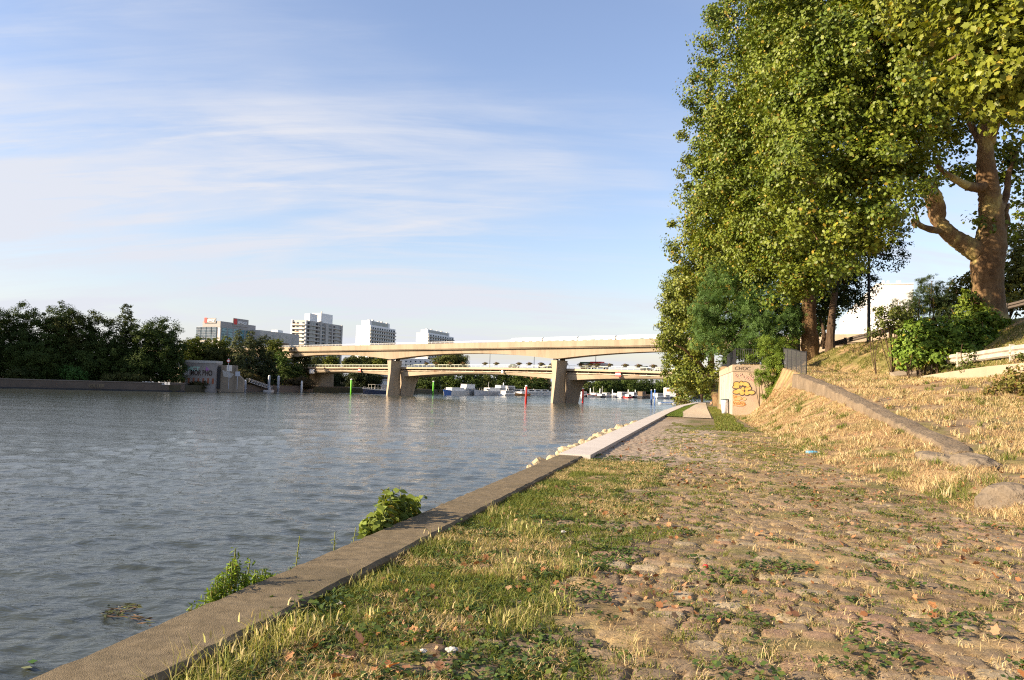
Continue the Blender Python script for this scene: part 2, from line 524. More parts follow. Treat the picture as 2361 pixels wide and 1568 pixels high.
# ================================================================== water
def build_water():
    rs = [4.0]
    while rs[-1] < 90: rs.append(rs[-1] + max(.045, rs[-1] ** 2 / (781 * 5.2) * .8))
    while rs[-1] < 480: rs.append(rs[-1] + min(2.6, rs[-1] ** 2 / (781 * 5.2) * .8))
    while rs[-1] < 2200: rs.append(rs[-1] * 1.05)
    rs = np.array(rs)
    th = np.radians(np.linspace(-86, 62, 860))
    Rr, Th = np.meshgrid(rs, th, indexing='ij')
    X = Rr * np.sin(Th); Y = Rr * np.cos(Th)
    dr = np.gradient(rs)[:, None] * np.ones_like(Th); da = Rr * (th[1] - th[0])
    res = np.maximum(dr, da)
    Z = np.zeros_like(X)
    rg = np.random.default_rng(3)
    for k in range(46):
        lam = .45 * (1.085 ** k) * rg.uniform(.9, 1.1)
        ang = rg.normal(0, .38)            # crests run roughly across the view
        kx, ky = math.sin(ang) * 2 * math.pi / lam, math.cos(ang) * 2 * math.pi / lam
        amp = (.0064 * lam ** .85 if lam < 1.6 else .0062 * 1.6 ** .85 * (lam / 1.6) ** .45) * rg.uniform(.5, 1.2)
        ph = kx * X + ky * Y + rg.uniform(0, 6.28) + 3.0 * vnoise(X / (lam * 3.1) + k * 3, Y / (lam * 3.1) + k)
        mod = .6 + .8 * vnoise(X / (lam * 2.3) + 9 * k, Y / (lam * 1.6) + 4 * k)
        fade = np.clip((lam / (1.6 * res)) - .3, 0, 1) * (np.clip((Rr - 30) / 60, .15, .6) if lam > 4 else 1)
        sn = np.sin(ph)
        Z += amp * fade * mod * (sn - .25 * np.cos(2 * ph))
    V = np.stack([X, Y, WATER + Z], -1).reshape(-1, 3)
    nr, nc = X.shape
    i = (np.arange(nr - 1)[:, None] * nc + np.arange(nc - 1)).ravel()
    F = np.stack([i, i + nc, i + nc + 1, i + 1], 1)
    m, nt, b, N, L = nodes('river_water')
    b.inputs['Base Color'].default_value = (.042, .050, .042, 1)
    b.inputs['Roughness'].default_value = .10; b.inputs['IOR'].default_value = 1.333; b.inputs['Specular IOR Level'].default_value = .5
    tc = N.new('ShaderNodeTexCoord'); mp = N.new('ShaderNodeMapping'); mp.inputs['Scale'].default_value = (.55, 1.25, 1)
    L.new(tc.outputs['Object'], mp.inputs[0])
    prev = None
    for scale, st, dist in ((1.6, .60, .11), (4.5, .60, .045), (11.0, .35, .016)):
        n = N.new('ShaderNodeTexNoise'); n.inputs['Scale'].default_value = scale; n.inputs['Detail'].default_value = 4; n.inputs['Distortion'].default_value = .7
        L.new(mp.outputs[0], n.inputs['Vector'])
        bp = N.new('ShaderNodeBump'); bp.inputs['Strength'].default_value = st; bp.inputs['Distance'].default_value = dist
        L.new(n.outputs['Fac'], bp.inputs['Height'])
        if prev is not None: L.new(prev, bp.inputs['Normal'])
        prev = bp.outputs[0]
    L.new(prev, b.inputs['Normal'])
    o = np_mesh('river_water', V, F, m, smooth=True)
    tag(o, 'grey green river rippling between the two banks', None, None, 'structure')


build_water()

# ================================================================== cobbled quay
def edge(t):
    return np.interp(t, [-20, 17.6, 58, 85, 114, 130, 160], [-3.25, -3.25, -3.2, -2.9, -1.7, .8, 8])


PT, PS = .205, .255
_ROW = np.random.default_rng(21).random(4096)


def cobble(s, t):
    """height and colour of the setts at quay coordinates"""
    sw = s + .03 * (vnoise(s * 3 + 5, t * 3) - .5); tw = t + .16 * (fbm(s * .35, t * .35, 2) - .5) + .04 * (vnoise(s * 3, t * 3 + 9) - .5)
    i = np.floor(tw / PT).astype(int)
    off = _ROW[i & 4095] * PS; wdt = PS * (.92 + .2 * _ROW[(i * 7 + 3) & 4095])
    j = np.floor((sw + off) / wdt).astype(int)
    u = ((sw + off) / wdt - j) * 2 - 1; v = (tw / PT - i) * 2 - 1
    h1 = _ROW[(i * 131 + j * 517) & 4095]; h2 = _ROW[(i * 331 + j * 97 + 11) & 4095]; h3 = _ROW[(i * 57 + j * 811 + 29) & 4095]
    au = np.abs(u) ** 1.0; av = np.abs(v)
    q = (au ** 4 + av ** 4) ** .25
    stone = 1 - sstep(.80, .99, q + .09 * (vnoise(s * 14, t * 14) - .5))
    dome = np.clip(1 - q * q, 0, 1)
    z = stone * (.028 + .008 * dome ** .6 + .010 * (h1 - .5) + .010 * u * (h2 - .5) + .012 * v * (h3 - .5) + .010 * (vnoise(s * 9, t * 9 + 5) - .5)) + .006 * vnoise(s * 30, t * 30)
    c0 = np.array((.190, .142, .092)); c1 = np.array((.245, .180, .115)); c2 = np.array((.265, .172, .112)); c3 = np.array((.33, .265, .175))
    hh = h2[..., None]
    col = np.where(hh < .42, c0, np.where(hh < .72, c1, np.where(hh < .9, c2, c3))) * (.82 + .36 * h3[..., None])
    return z, stone, col


def quay_colour(s, t, fine=True):
    z, st, col = cobble(s, t)
    n1 = fbm(s * .9 + 3, t * .55 + 8, 4); n2 = fbm(s * 3.1, t * 2.6 + 4, 3)
    e = s - edge(t)
    # soil and straw fill the joints; more of it near the coping and near the bank
    bury = sstep(.52, .72, n2 * .6 + n1 * .4 + .36 * (1 - sstep(.9, 2.05, e)) + .14 * sstep(1.4, .1, toe(t) - s) + .03 * sstep(7, 18, t))
    dry = np.array((.36, .255, .125)); soil = np.array((.195, .128, .066)); grn = np.array((.130, .130, .036))
    j = soil + (dry - soil) * sstep(.35, .62, fbm(s * 2 + 31, t * 2, 3))[..., None]
    gm = sstep(.50, .66, fbm(s * 1.3 + 71, t * .9 + 3, 4) + .16 * (1 - sstep(.8, 3.2, e)) * (t < 20))
    j = j + (grn - j) * (gm * .75)[..., None]
    pale = sstep(16.5, 18, t) * (1 - sstep(44, 50, t)) * (1 - sstep(.9, 1.6, e - (2.2 + .015 * (t - 17)) * np.clip(1.15 - (t - 17) * .008, .6, 1.2) + .8 * (fbm(s, t * .4, 3) - .5)))
    col = col + (np.array((.37, .30, .235)) - col) * (pale * .72)[..., None]
    bury = bury * (1 - .92 * pale)
    j = j + (np.array((.20, .15, .105)) - j) * (pale * .8)[..., None]
    m = (st * (1 - bury))[..., None]
    zz = z * (1 - bury) + bury * (.026 + .02 * n2)
    return zz, j * (1 - m) + col * m


def build_quay():
    VV, FF, CC = [], [], []; base = 0
    for (t0, t1, dt, ds, s1) in ((-10, 2.2, .4, .4, None), (2.2, 8, .0155, .0215, None), (8, 16, .030, .032, None), (16, 34, .085, .055, None), (34, 128, .5, .22, None)):
        ts = np.arange(t0, t1 + dt * .5, dt); ts[-1] = t1
        smax = float(np.max(toe(ts)))
        ss = np.arange(-3.6 if t0 >= 16 else -2.63, smax + ds, ds)
        T, S = np.meshgrid(ts, ss, indexing='ij')
        lo = np.maximum(edge(T) + .62, -2.63 if t0 < 16 else -9)
        cap = toe(T)
        Sc = np.clip(S, np.minimum(lo, cap - .01), cap)
        if ds > .2:
            z = np.zeros_like(Sc) + .03
            _, col = quay_colour(Sc, T)
            fl = np.array((.215, .160, .095)); gr = np.array((.130, .125, .045))
            g = sstep(.46, .62, fbm(Sc * .9, T * .4, 4))[..., None]
            pz = (sstep(2.6, 1.9, Sc - edge(T)) * (T < 50))[..., None]
            col = (fl * (1 - g) + gr * g) * (1 - pz) + pz * col
        else:
            z, col = quay_colour(Sc, T)
        z = z + HT(Sc, T) * (Sc > cap - .6) * sstep(.6, 0, cap - Sc) + .03 * (fbm(Sc * .6, T * .6, 3) - .5)
        X, Y = XY(Sc, T)
        nr, nc = X.shape
        i = (np.arange(nr - 1)[:, None] * nc + np.arange(nc - 1)).ravel()
        F = np.stack([i, i + 1, i + nc + 1, i + nc], 1)
        flat = Sc.ravel()
        keep = ~((np.abs(flat[F[:, 0]] - flat[F[:, 1]]) < 1e-6) & (np.abs(flat[F[:, 2]] - flat[F[:, 3]]) < 1e-6))
        VV.append(np.stack([X, Y, z], -1).reshape(-1, 3)); FF.append(F[keep] + base); CC.append(col.reshape(-1, 3)); base += X.size
    o = np_mesh('cobbled_quay', np.concatenate(VV), np.concatenate(FF), MAT['ground'], col=np.concatenate(CC), smooth=True)
    tag(o, 'old cobbled quay with soil and weeds in the joints', None, None, 'structure')


build_quay()


def build_embankment():
    ts = np.concatenate([np.arange(-10, 12, .5), np.arange(12, 34, .10), np.arange(34, 64, .16), np.arange(64, 130, .6), np.arange(130, 330, 6)])
    us = np.concatenate([np.linspace(0, 4, 64), np.linspace(4.1, 14, 80), np.linspace(14.3, 26, 40), np.linspace(28, 220, 24)])
    T, U = np.meshgrid(ts, us, indexing='ij')
    S = toe(T) - .12 + U
    z = HT(S, T) - .03 * (U < .1) + .012
    z = z + .10 * (fbm(S * 1.6, T * 1.6, 4) - .5) * (U > .2) * (U < 30)
    X, Y = XY(S, T)
    n1 = fbm(S * .5 + 5, T * .5, 4); n2 = fbm(S * 2.2 + 50, T * 2.2, 4)
    dry = np.array((.36, .25, .125)); brown = np.array((.24, .155, .085)); grn = np.array((.150, .145, .040)); dirt = np.array((.20, .15, .10))
    col = brown + (dry - brown) * sstep(.36, .6, n2)[..., None]
    onramp = (S > crest(T)) & (S < toe2(T))
    dm = (sstep(.46, .60, n1) * onramp)[..., None]
    col = col + (dirt - col) * dm * .7
    gslope = sstep(-.3, 1.0, S - toe2(T)) * sstep(.30, .52, n1) * sstep(30, 40, T)
    gl = sstep(.52, .66, fbm(S * .8 + 8, T * .8 + 60, 3)) * .7
    col = col + (grn - col) * np.clip(gslope + gl, 0, 1)[..., None] * .85
    nr, nc = X.shape
    i = (np.arange(nr - 1)[:, None] * nc + np.arange(nc - 1)).ravel()
    F = np.stack([i, i + 1, i + nc + 1, i + nc], 1)
    o = np_mesh('embankment', np.stack([X, Y, z], -1).reshape(-1, 3), F, MAT['earth'], col=col.reshape(-1, 3), smooth=True)
    tag(o, 'dry grassy bank and earth ramp rising to the road', None, None, 'structure')


build_embankment()

# lawn strip and pale path beyond the cobbles
def sheet(name, left, right, t0, t1, z, m, colA=None, colB=None, label=None, kind='structure', n=60, k=10):
    ts = np.linspace(t0, t1, n); u = np.linspace(0, 1, k)
    T, U = np.meshgrid(ts, u, indexing='ij')
    S = left(T) * (1 - U) + right(T) * U
    X, Y = XY(S, T)
    Z = np.zeros_like(X) + z + .02 * fbm(S * 2, T, 3)
    i = (np.arange(n - 1)[:, None] * k + np.arange(k - 1)).ravel()
    F = np.stack([i, i + 1, i + k + 1, i + k], 1)
    col = None
    if colA is not None:
        g = fbm(S * 3, T * 1.2, 4)[..., None]
        col = (np.array(colA) * (1 - g) + np.array(colB) * g).reshape(-1, 3)
    o = np_mesh(name, np.stack([X, Y, Z], -1).reshape(-1, 3), F, m, col=col, smooth=True)
    tag(o, label, None, None, kind)


pl = lambda t: np.interp(t, [49, 62, 80, 118], [-1.35, -1.75, -1.55, -1.2])
pr = lambda t: np.interp(t, [49, 62, 80, 118], [.35, .25, .1, .0])
sheet('lawn', lambda t: edge(t) + .70, pl, 50, 116, .048, MAT['lawn'], (.075, .105, .018), (.120, .135, .03), 'short green lawn strip beside the pale walkway')
sheet('path', lambda t: pl(t) - .02, pr, 49, 122, .056, MAT['ground'], (.46, .37, .27), (.54, .45, .33), 'pale gravel path leading under the trees')

# far bank, one sheet of land reaching the horizon
WL = [(-1500, 872), (-400, 889.5), (0, 895), (250, 900), (400, 903.5), (560, 903), (720, 904), (830, 906), (930, 907), (1010, 906.7), (1100, 908.3), (1200, 910.2), (1330, 912.6), (1430, 914.4), (1520, 916.3), (1590, 917.8), (1640, 919.2)]
pts = [onz(x, y, WATER) for x, y in WL]
pts += [Vector((420, 520, WATER)), Vector((700, 470, WATER))]
poly = [(p.x, p.y) for p in pts] + [(4500, 600), (4500, 5000), (-4500, 5000), (-4500, pts[0].y)]
TOPZ = -1.3
bmv = [(x, y, -6) for x, y in poly] + [(x, y, TOPZ) for x, y in poly]
n = len(poly)
bmf = [[i, (i + 1) % n, n + (i + 1) % n, n + i] for i in range(n)] + [list(range(n, 2 * n))]
me = bpy.data.meshes.new('far_bank'); me.from_pydata(bmv, [], bmf); me.update()
o = link('far_bank', me, mat('far_bank_earth', (.05, .045, .028), (.085, .075, .04), .05, .95, dirt=(.04, .055, .02), dscale=.02))
tag(o, 'wooded far bank of the river', None, None, 'structure')
# ================================================================== quay wall, walkway, rocks
def strip_loft(mb, ts, sec, jit=0.0, rg=None):
    """loft a closed (s,z) section along the quay; sec(t) -> list of (s,z)"""
    rings = []
    for t in ts:
        ring = []
        for (s, z) in sec(t):
            if jit: s += rg.normal(0, jit); z += rg.normal(0, jit)
            x, y = XY(s, t); ring.append((float(x), float(y), float(z)))
        rings.append(ring)
    return mb.loft(rings)


rg = np.random.default_rng(8)
x0, y0 = XY(-3, 8)
qw = thing('quay_wall', (float(x0), float(y0), WATER), 'long low quay wall with worn brown concrete coping beside the near water', 'wall')
mb = MB(); strip_loft(mb, np.arange(-12, 17.75, .12), lambda t: [(-3.25, -.22), (-3.26, .085), (-3.22, .115), (-2.71, .11), (-2.67, .085), (-2.67, -.22)], .004, rg)
mb.build('coping', MAT['coping'], qw)
mb = MB(); strip_loft(mb, np.arange(-12, 17.75, 1.5), lambda t: [(-3.19, -5.5), (-3.19, -.225), (-2.7, -.225), (-2.7, -5.5)])
mb.build('wall_face', MAT['concrete_dk'], qw)
mb = MB(); strip_loft(mb, np.concatenate([np.arange(17.78, 60, 1.4), np.arange(60, 132, 2.5)]), lambda t: [(edge(t), -.3), (edge(t), .13), (edge(t) + .72, .13), (edge(t) + .72, -.3)])
tag(mb.build('walkway', MAT['newcon']), 'new pale concrete walkway strip curving along the water', None, None, 'structure')
mb = MB(); strip_loft(mb, np.arange(17.8, 132, 2), lambda t: [(edge(t) - 3.6, -5.5), (edge(t) - 3.3, WATER), (edge(t) - .02, -.28), (edge(t) + .3, -.32), (edge(t) + .3, -5.5)])
tag(mb.build('river_bank', MAT['riprap']), 'stony bank slope below the walkway', None, None, 'structure')


def rock_bm(mb, c, size, seed, n=2, rough=.28):
    import bmesh
    bm = bmesh.new(); bmesh.ops.create_icosphere(bm, subdivisions=n, radius=1)
    r = np.random.default_rng(seed); k = len(mb.v)
    dirs = r.normal(size=(7, 3)); dirs /= np.linalg.norm(dirs, axis=1)[:, None]
    off = r.uniform(.55, .95, 7)
    for v in bm.verts:
        p = np.array(v.co)
        d = dirs @ p
        sc_ = 1.0
        for di, oi in zip(d, off):
            if di > oi: sc_ = min(sc_, oi / di)
        p = p * sc_ * (1 + rough * .35 * (r.random() - .5))
        mb.v.append(Vector((c[0] + p[0] * size[0], c[1] + p[1] * size[1], c[2] + p[2] * size[2])))
    bm.faces.ensure_lookup_table()
    for f in bm.faces: mb.f.append([k + v.index for v in f.verts])
    bm.free()


rk = np.random.default_rng(31)
ROCKSIZE = ['small', 'middling', 'large']
for k in range(58):
    t = 18.2 + k * .45 + rk.uniform(-.25, .25); q = rk.uniform(.10, .22) * (1.1 if k > 8 else .8)
    so_ = rk.uniform(0, .6); s = -3.25 - .22 - so_; x, y = XY(s, t)
    mb = MB(); rock_bm(mb, (float(x), float(y), -.10 - .3 * so_ + rk.uniform(-.05, .06)), (q * rk.uniform(.9, 1.4), q * rk.uniform(.9, 1.3), q * .85), 100 + k, 2, .9)
    tag(mb.build('rock', MAT['riprap']), 'pale limestone rock on the water side of the white walkway', 'rock', 'rocks heaped along the walkway edge')

# ================================================================== retaining wall with graffiti
def w3(s, t, z): x, y = XY(s, t); return Vector((float(x), float(y), float(z)))


ES3, ET3 = Vector((ES[0], ES[1], 0)), Vector((ET[0], ET[1], 0))
A, B, D = (1.8, 57.0), (4.95, 57.0), (1.20, 76.0)
WT = 3.62
rw = thing('retaining_wall', w3(1.8, 57, 0), 'pale retaining wall corner covered in yellow bubble graffiti beside the slope', 'wall')
m_face = mat('tan_rendered_wall', (.34, .255, .17), (.42, .33, .235), .9, .9, .3, 12, dirt=(.42, .27, .22), dscale=.7)  # tan render mottled with pinkish patches
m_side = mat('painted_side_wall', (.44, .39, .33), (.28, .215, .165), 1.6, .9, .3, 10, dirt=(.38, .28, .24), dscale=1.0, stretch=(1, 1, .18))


def footprint(mb, pts, z0, z1):
    mb.loft([[tuple(w3(s, t, z0)) for s, t in pts], [tuple(w3(s, t, z1)) for s, t in pts]])


mb = MB(); footprint(mb, [A, B, (B[0], 57.6), (2.3, 57.6)], -.4, WT - .48); mb.build('front_wall', m_face, rw)
mb = MB(); footprint(mb, [(A[0], A[1] + .004), (2.29, 57.604), (1.80, 76), D], -.4, WT - .48); mb.build('side_wall', m_side, rw)
mb = MB(); footprint(mb, [(A[0] - .04, A[1] - .04), (B[0], 56.96), (B[0], 57.64), (2.36, 57.64), (1.86, 76), (D[0] - .04, D[1])], WT - .476, WT)
mb.build('cap_course', mat('wall_cap', (.31, .24, .17), (.39, .31, .225), 1.2, .9, .3, 14), rw)


def fz(zx, zy, n):      # a point on the front face, read from an enlargement of the photo
    a = (zx - 595) * .00323; z = WT - (zy - 455) * .00323
    p = w3(1.8 + a, 57.0 - n, z); return p


def face_ellipse(mb, zx, zy, rx, ry, n, wob=.1, seed=0):
    r = np.random.default_rng(seed); k = len(mb.v); m = 22
    ph = r.uniform(0, 6.28, 3)
    ring = []
    for i in range(m):
        th = i * 2 * math.pi / m
        q = 1 + wob * (math.sin(2 * th + ph[0]) * .5 + math.sin(3 * th + ph[1]) * .5)
        ring.append((zx + rx * q * math.cos(th), zy + ry * q * math.sin(th)))
    for nn in (0.0, n):
        for a, b in ring: mb.v.append(fz(a, b, nn))
    mb.f.append([k + m + i for i in range(m)])
    for i in range(m): mb.f.append([k + i, k + (i + 1) % m, k + m + (i + 1) % m, k + m + i])


BL = [(680, 880, 80, 55), (668, 935, 75, 42), (775, 862, 42, 56), (862, 870, 72, 50), (908, 906, 48, 36), (810, 975, 42, 46), (890, 978, 52, 46), (945, 960, 42, 36), (675, 1045, 72, 50), (790, 1062, 62, 52), (890, 1064, 54, 52), (985, 1050, 74, 48), (740, 1005, 60, 40)]
LOW = [(700, 1178, 92, 52), (835, 1190, 50, 34), (680, 1275, 84, 56), (800, 1292, 66, 48), (640, 1140, 45, 30)]
m_yel = mat('yellow_spray_paint', (.52, .29, .055), (.58, .38, .13), 3, .8)
m_yel2 = mat('thin_yellow_spray_paint', (.46, .29, .11), (.50, .35, .19), 3, .85)
m_blk = mat('black_spray_paint', (.05, .035, .03), (.09, .06, .045), 3, .8)
m_pink = mat('faded_pink_spray_paint', (.60, .30, .27), (.56, .37, .30), 5, .85)
m_org = mat('orange_spray_line', (.55, .20, .04), (.62, .28, .07), 3, .85)
mb = MB()
for i, (a, b, c, d) in enumerate(BL): face_ellipse(mb, a + 5, b + 2, c + 12, d + 12, .004 + .0003 * i, .08, i)
mb.build('graffiti_outline', m_blk, rw)
mb = MB()
for i, (a, b, c, d) in enumerate(BL): face_ellipse(mb, a, b, c - 9, d - 8, .012 + .0006 * i, .08, i)
mb.build('graffiti_bubbles', m_yel, rw)
mb = MB()
for i, (a, b, c, d) in enumerate(LOW): face_ellipse(mb, a, b, c, d, .005 + .0006 * i, .12, i + 40)
mb.build('faded_graffiti', m_yel2, rw)


def scribble(mb, pts, r=.012, n=.014):
    mb.tube([fz(a, b, n) for a, b in pts], r, 5)


mb = MB()
for i, (a, b, c, d) in enumerate(LOW):
    scribble(mb, [(a + c * .9 * math.cos(q), b + d * .9 * math.sin(q)) for q in np.linspace(0, 6.0, 14)], .011)
for k in range(7): scribble(mb, [(620 + k * 34, 1265), (632 + k * 34, 1318), (646 + k * 34, 1270)], .010)
scribble(mb, [(600, 1330), (690, 1355), (800, 1350), (880, 1310)], .012)
mb.build('graffiti_scrawl', m_org, rw)
mb = MB()
for k in range(9):
    a = 640 + k * 44 + rk.uniform(-10, 10); b = 680 + rk.uniform(-30, 40) + k * 4
    scribble(mb, [(a, b - 40), (a + 24, b - 10), (a + 4, b + 20), (a + 40, b + 44)], .017)
for k in range(5): scribble(mb, [(940 + k * 22, 720 + k * 8), (965 + k * 20, 780 + k * 10), (1000 + k * 22, 740 + k * 12)], .02)
mb.build('pink_scrawl', m_pink, rw)
text('graffiti_tag', 'CHOC', m_blk, rw, fz(628, 572, .048), ES3, (0, 0, 1), .36, .004, .1)
mb = MB()       # paint runs on the side wall
for k in range(16):
    f = rk.uniform(.02, .9); s = A[0] + (D[0] - A[0]) * f; t = A[1] + (D[1] - A[1]) * f; z1 = rk.uniform(1.6, 3.0)
    p = w3(s - .012, t, z1); q = w3(s - .012, t, z1 - rk.uniform(.6, 1.5)); mb.tube([p, q], rk.uniform(.015, .05), 4)
mb.build('paint_runs', mat('mauve_paint', (.50, .36, .38), (.62, .5, .48), 2, .85), rw)

# bar railing on the wall
br = thing('bar_railing', w3(1.9, 57.2, WT), 'dark metal bar railing standing on top of the graffiti wall', 'railing')
for name, z, r_ in (('top_rail', WT + 1.12, .028), ('bottom_rail', WT + .10, .022)):
    mb = MB(); mb.tube([w3(4.8, 57.25, z), w3(1.98, 57.25, z), w3(1.44, 75.5, z)], r_, 6); mb.build(name, MAT['black'], br)
mb = MB()
for k in range(20): mb.tube([w3(2.0 + k * .147, 57.25, WT + .08), w3(2.0 + k * .147, 57.25, WT + 1.12)], .0135, 5)
for k in range(120):
    f = (k + 1) / 121; mb.tube([w3(1.98 - .54 * f, 57.25 + 18.2 * f, WT + .08), w3(1.98 - .54 * f, 57.25 + 18.2 * f, WT + 1.12)], .0135, 4)
mb.build('bars', MAT['black'], br)
for s, t in ((1.98, 57.25), (4.8, 57.25), (1.71, 66.4), (1.44, 75.5)):
    mb = MB(); mb.tube([w3(s, t, WT - .02), w3(s, t, WT + 1.16)], .035, 6); mb.build('post', MAT['black'], br)

# mesh fence from wall to ramp
mf = thing('mesh_fence', w3(5.2, 52, 3), 'dark wire mesh fence panel between the wall and the ramp top', 'fence')
P = [(4.95, 57.1), (5.48, 46.9)]
nP = 7
fp = [(P[0][0] + (P[1][0] - P[0][0]) * i / (nP - 1), P[0][1] + (P[1][1] - P[0][1]) * i / (nP - 1)) for i in range(nP)]
fzb = [float(HT(s + .3, t)) for s, t in fp]
for (s, t), z in zip(fp, fzb):
    mb = MB(); mb.tube([w3(s, t, z - .3), w3(s, t, z + 1.38)], .032, 6); mb.build('post', MAT['black'], mf)
mb = MB()
for i in range(nP - 1):
    (sa, ta), (sb, tb) = fp[i], fp[i + 1]
    for k in range(16):
        f = (k + .5) / 16; s = sa + (sb - sa) * f; t = ta + (tb - ta) * f; z = fzb[i] + (fzb[i + 1] - fzb[i]) * f
        mb.tube([w3(s, t, z + .05), w3(s, t, z + 1.3)], .007, 3)
    for k in range(9):
        mb.tube([w3(sa, ta, fzb[i] + .05 + k * .155), w3(sb, tb, fzb[i + 1] + .05 + k * .155)], .007, 3)
mb.build('wire_mesh', MAT['black'], mf)
mb = MB(); mb.tube([w3(s, t, z + 1.33) for (s, t), z in zip(fp, fzb)], .024, 6); mb.build('top_rail', MAT['black'], mf)

# ramp parapet
rp = MB(); rg = np.random.default_rng(77)
rings = []
for t in np.arange(20.6, 47.0, .14):
    c = float(crest(t)); z = float(zramp(t)) + .10 + .02 * math.sin(t * 1.7)
    e = min(1, (t - 20.4) / 1.2)
    wd = .66
    jj = lambda a: float(a + rg.normal(0, .010) + .03 * (vnoise(t * 1.3, a * 9) - .5))
    rings.append([tuple(w3(jj(c - wd - .05), t, z - 1.15)), tuple(w3(jj(c - wd), t, z * e + (z - .3) * (1 - e) - .03)), tuple(w3(jj(c - wd + .05), t, jj(z * e + (z - .25) * (1 - e)))), tuple(w3(jj(c - wd * .4), t, jj(z + .012))), tuple(w3(jj(c - .05), t, z)), tuple(w3(jj(c), t, z - .03)), tuple(w3(jj(c + .03), t, z - 1.15))])
rp.loft(rings)
tag(rp.build('ramp_wall', MAT['kerbwall']), 'long sloping stone parapet wall edging the ramp above the dry bank', 'wall')

# broken end of the parapet and boulder at right edge
for k, (x, y, z, sx, sy, sz, lab) in enumerate((
        (2338, 1168, .12, .50, .42, .36, 'big rough grey stone block at the right edge of the cobbles'),
        (2238, 1072, .30, .55, .9, .24, 'half buried stone lump where the sloping parapet wall ends'),
        (2166, 1058, .26, .45, .8, .20, 'flat broken stone in the straw below the parapet end'))):
    p = onz(x, y, z); mb = MB(); rock_bm(mb, p, (sx, sy, sz), 300 + k, 3, .45)
    tag(mb.build('stone_block', MAT['stone'], smooth=False), lab, 'stone')

# low concrete wall, white guard rail and broken slab at right of the ramp
def path_wall(mb, pts, th, z_bot):
    rings = []
    for i, p in enumerate(pts):
        d = (pts[min(i + 1, len(pts) - 1)] - pts[max(i - 1, 0)]); d.z = 0; d.normalize(); n = Vector((-d.y, d.x, 0)) * th / 2
        rings.append([(p.x - n.x, p.y - n.y, p.z - z_bot), (p.x - n.x, p.y - n.y, p.z), (p.x + n.x, p.y + n.y, p.z), (p.x + n.x, p.y + n.y, p.z - z_bot)])
    return mb.loft(rings)


lw = [at(2128, 868, 41.5), at(2200, 857, 38), at(2285, 845, 34.2), at(2400, 834, 30.5), at(2560, 826, 26.5)]
mb = MB(); path_wall(mb, lw, .34, 1.5)
tag(mb.build('low_wall', MAT['concrete']), 'low concrete kerb wall below the white guard rail', 'wall')


def guard_rail(name, label, pts, m_rail, m_post, posts, w=.33, drop=.9, group=None, two=True):
    base = Vector(pts[len(pts) // 2]); g = thing(name, (base.x, base.y, base.z - drop), label, 'guard rail', group)
    prof = [(-.04, -w / 2), (.035, -w * .36), (.035, -w * .14), (-.04, 0), (.035, w * .14), (.035, w * .36), (-.04, w / 2), (-.075, w / 2), (-.075, -w / 2)]
    rings = []
    for i, p in enumerate(pts):
        d = pts[min(i + 1, len(pts) - 1)] - pts[max(i - 1, 0)]; d.z = 0; d.normalize(); n = Vector((d.y, -d.x, 0))
        if n.dot(Vector((p.x, p.y, 0))) > 0: n = -n
        rings.append([(p.x + n.x * a, p.y + n.y * a, p.z + b) for a, b in prof])
    mb = MB(); mb.loft(rings); mb.build('rail', m_rail, g)
    for f in posts:
        k = f * (len(pts) - 1); i = min(int(k), len(pts) - 2); p = pts[i].lerp(pts[i + 1], k - i)
        d = pts[i + 1] - pts[i]; d.z = 0; d.normalize(); n = Vector((-d.y, d.x, 0))
        if n.dot(Vector((p.x, p.y, 0))) < 0: n = -n
        mb = MB((p.x, p.y, p.z), d, -n if False else n, (0, 0, 1)); mb.box(-.06, .06, -.075 if two else .075, .12, -drop, w * .62); mb.build('post', m_post, g)
    return g


wr = [at(2149, 833, 42.5), at(2180, 829, 41), at(2235, 824, 38.6), at(2300, 814, 35.6), at(2345, 808, 33.6), at(2420, 800, 31), at(2560, 792, 27)]
guard_rail('guard_rail', 'broken white guard rail above the low concrete wall', wr, MAT['woodw'], MAT['woodw'], (.01, .26, .62, .82), .48, .72)
ur = [at(1896, 800, 63), at(1926, 791, 60), at(1985, 776, 56), at(2040, 762, 53), at(2099, 747, 50.5), at(2200, 730, 48.5), at(2307, 711, 47), at(2420, 682, 45)]
guard_rail('guard_rail', 'dark grey roadside guard rail climbing behind the shrubs', ur, MAT['woodd'], MAT['woodd'], (.08, .2, .33, .46, .58, .7, .815, .875, .98), .36, 1.1)
p = at(2098, 858, 43.5)
mb = MB((p.x, p.y, float(H(p.x, p.y)) + .16), Vector((.97, -.1, .17)).normalized(), Vector((.2, .95, .2)).normalized(), Vector((-.17, -.2, .96)).normalized())
mb.box(-.95, 1.1, -.6, .6, -.11, .07)
tag(mb.build('broken_slab', MAT['concrete_dk'], bevel=.02), 'tilted broken concrete slab lying left of the low kerb wall', 'slab')

# lamp post
p = at(2003, 787, 52); p.z = float(H(p.x, p.y))
lp = thing('street_lamp', p, 'tall dark lamp post rising through the tree branches on the bank', 'street lamp')
MBp = MB(p); MBp.lathe([(.14, -.5), (.13, .8), (.105, 1.0), (.06, 11.2)], n=10); MBp.build('pole', MAT['black'], lp, smooth=True)
MBp = MB(p); MBp.tube([(0, 0, 11.1), (.1, .3, 11.5), (.3, 1.4, 11.7)], .035, 6); MBp.build('arm', MAT['black'], lp)
MBp = MB(p); MBp.box(.2, .5, 1.3, 2.0, 11.62, 11.78, .04); MBp.build('lamp_head', MAT['grey'], lp)

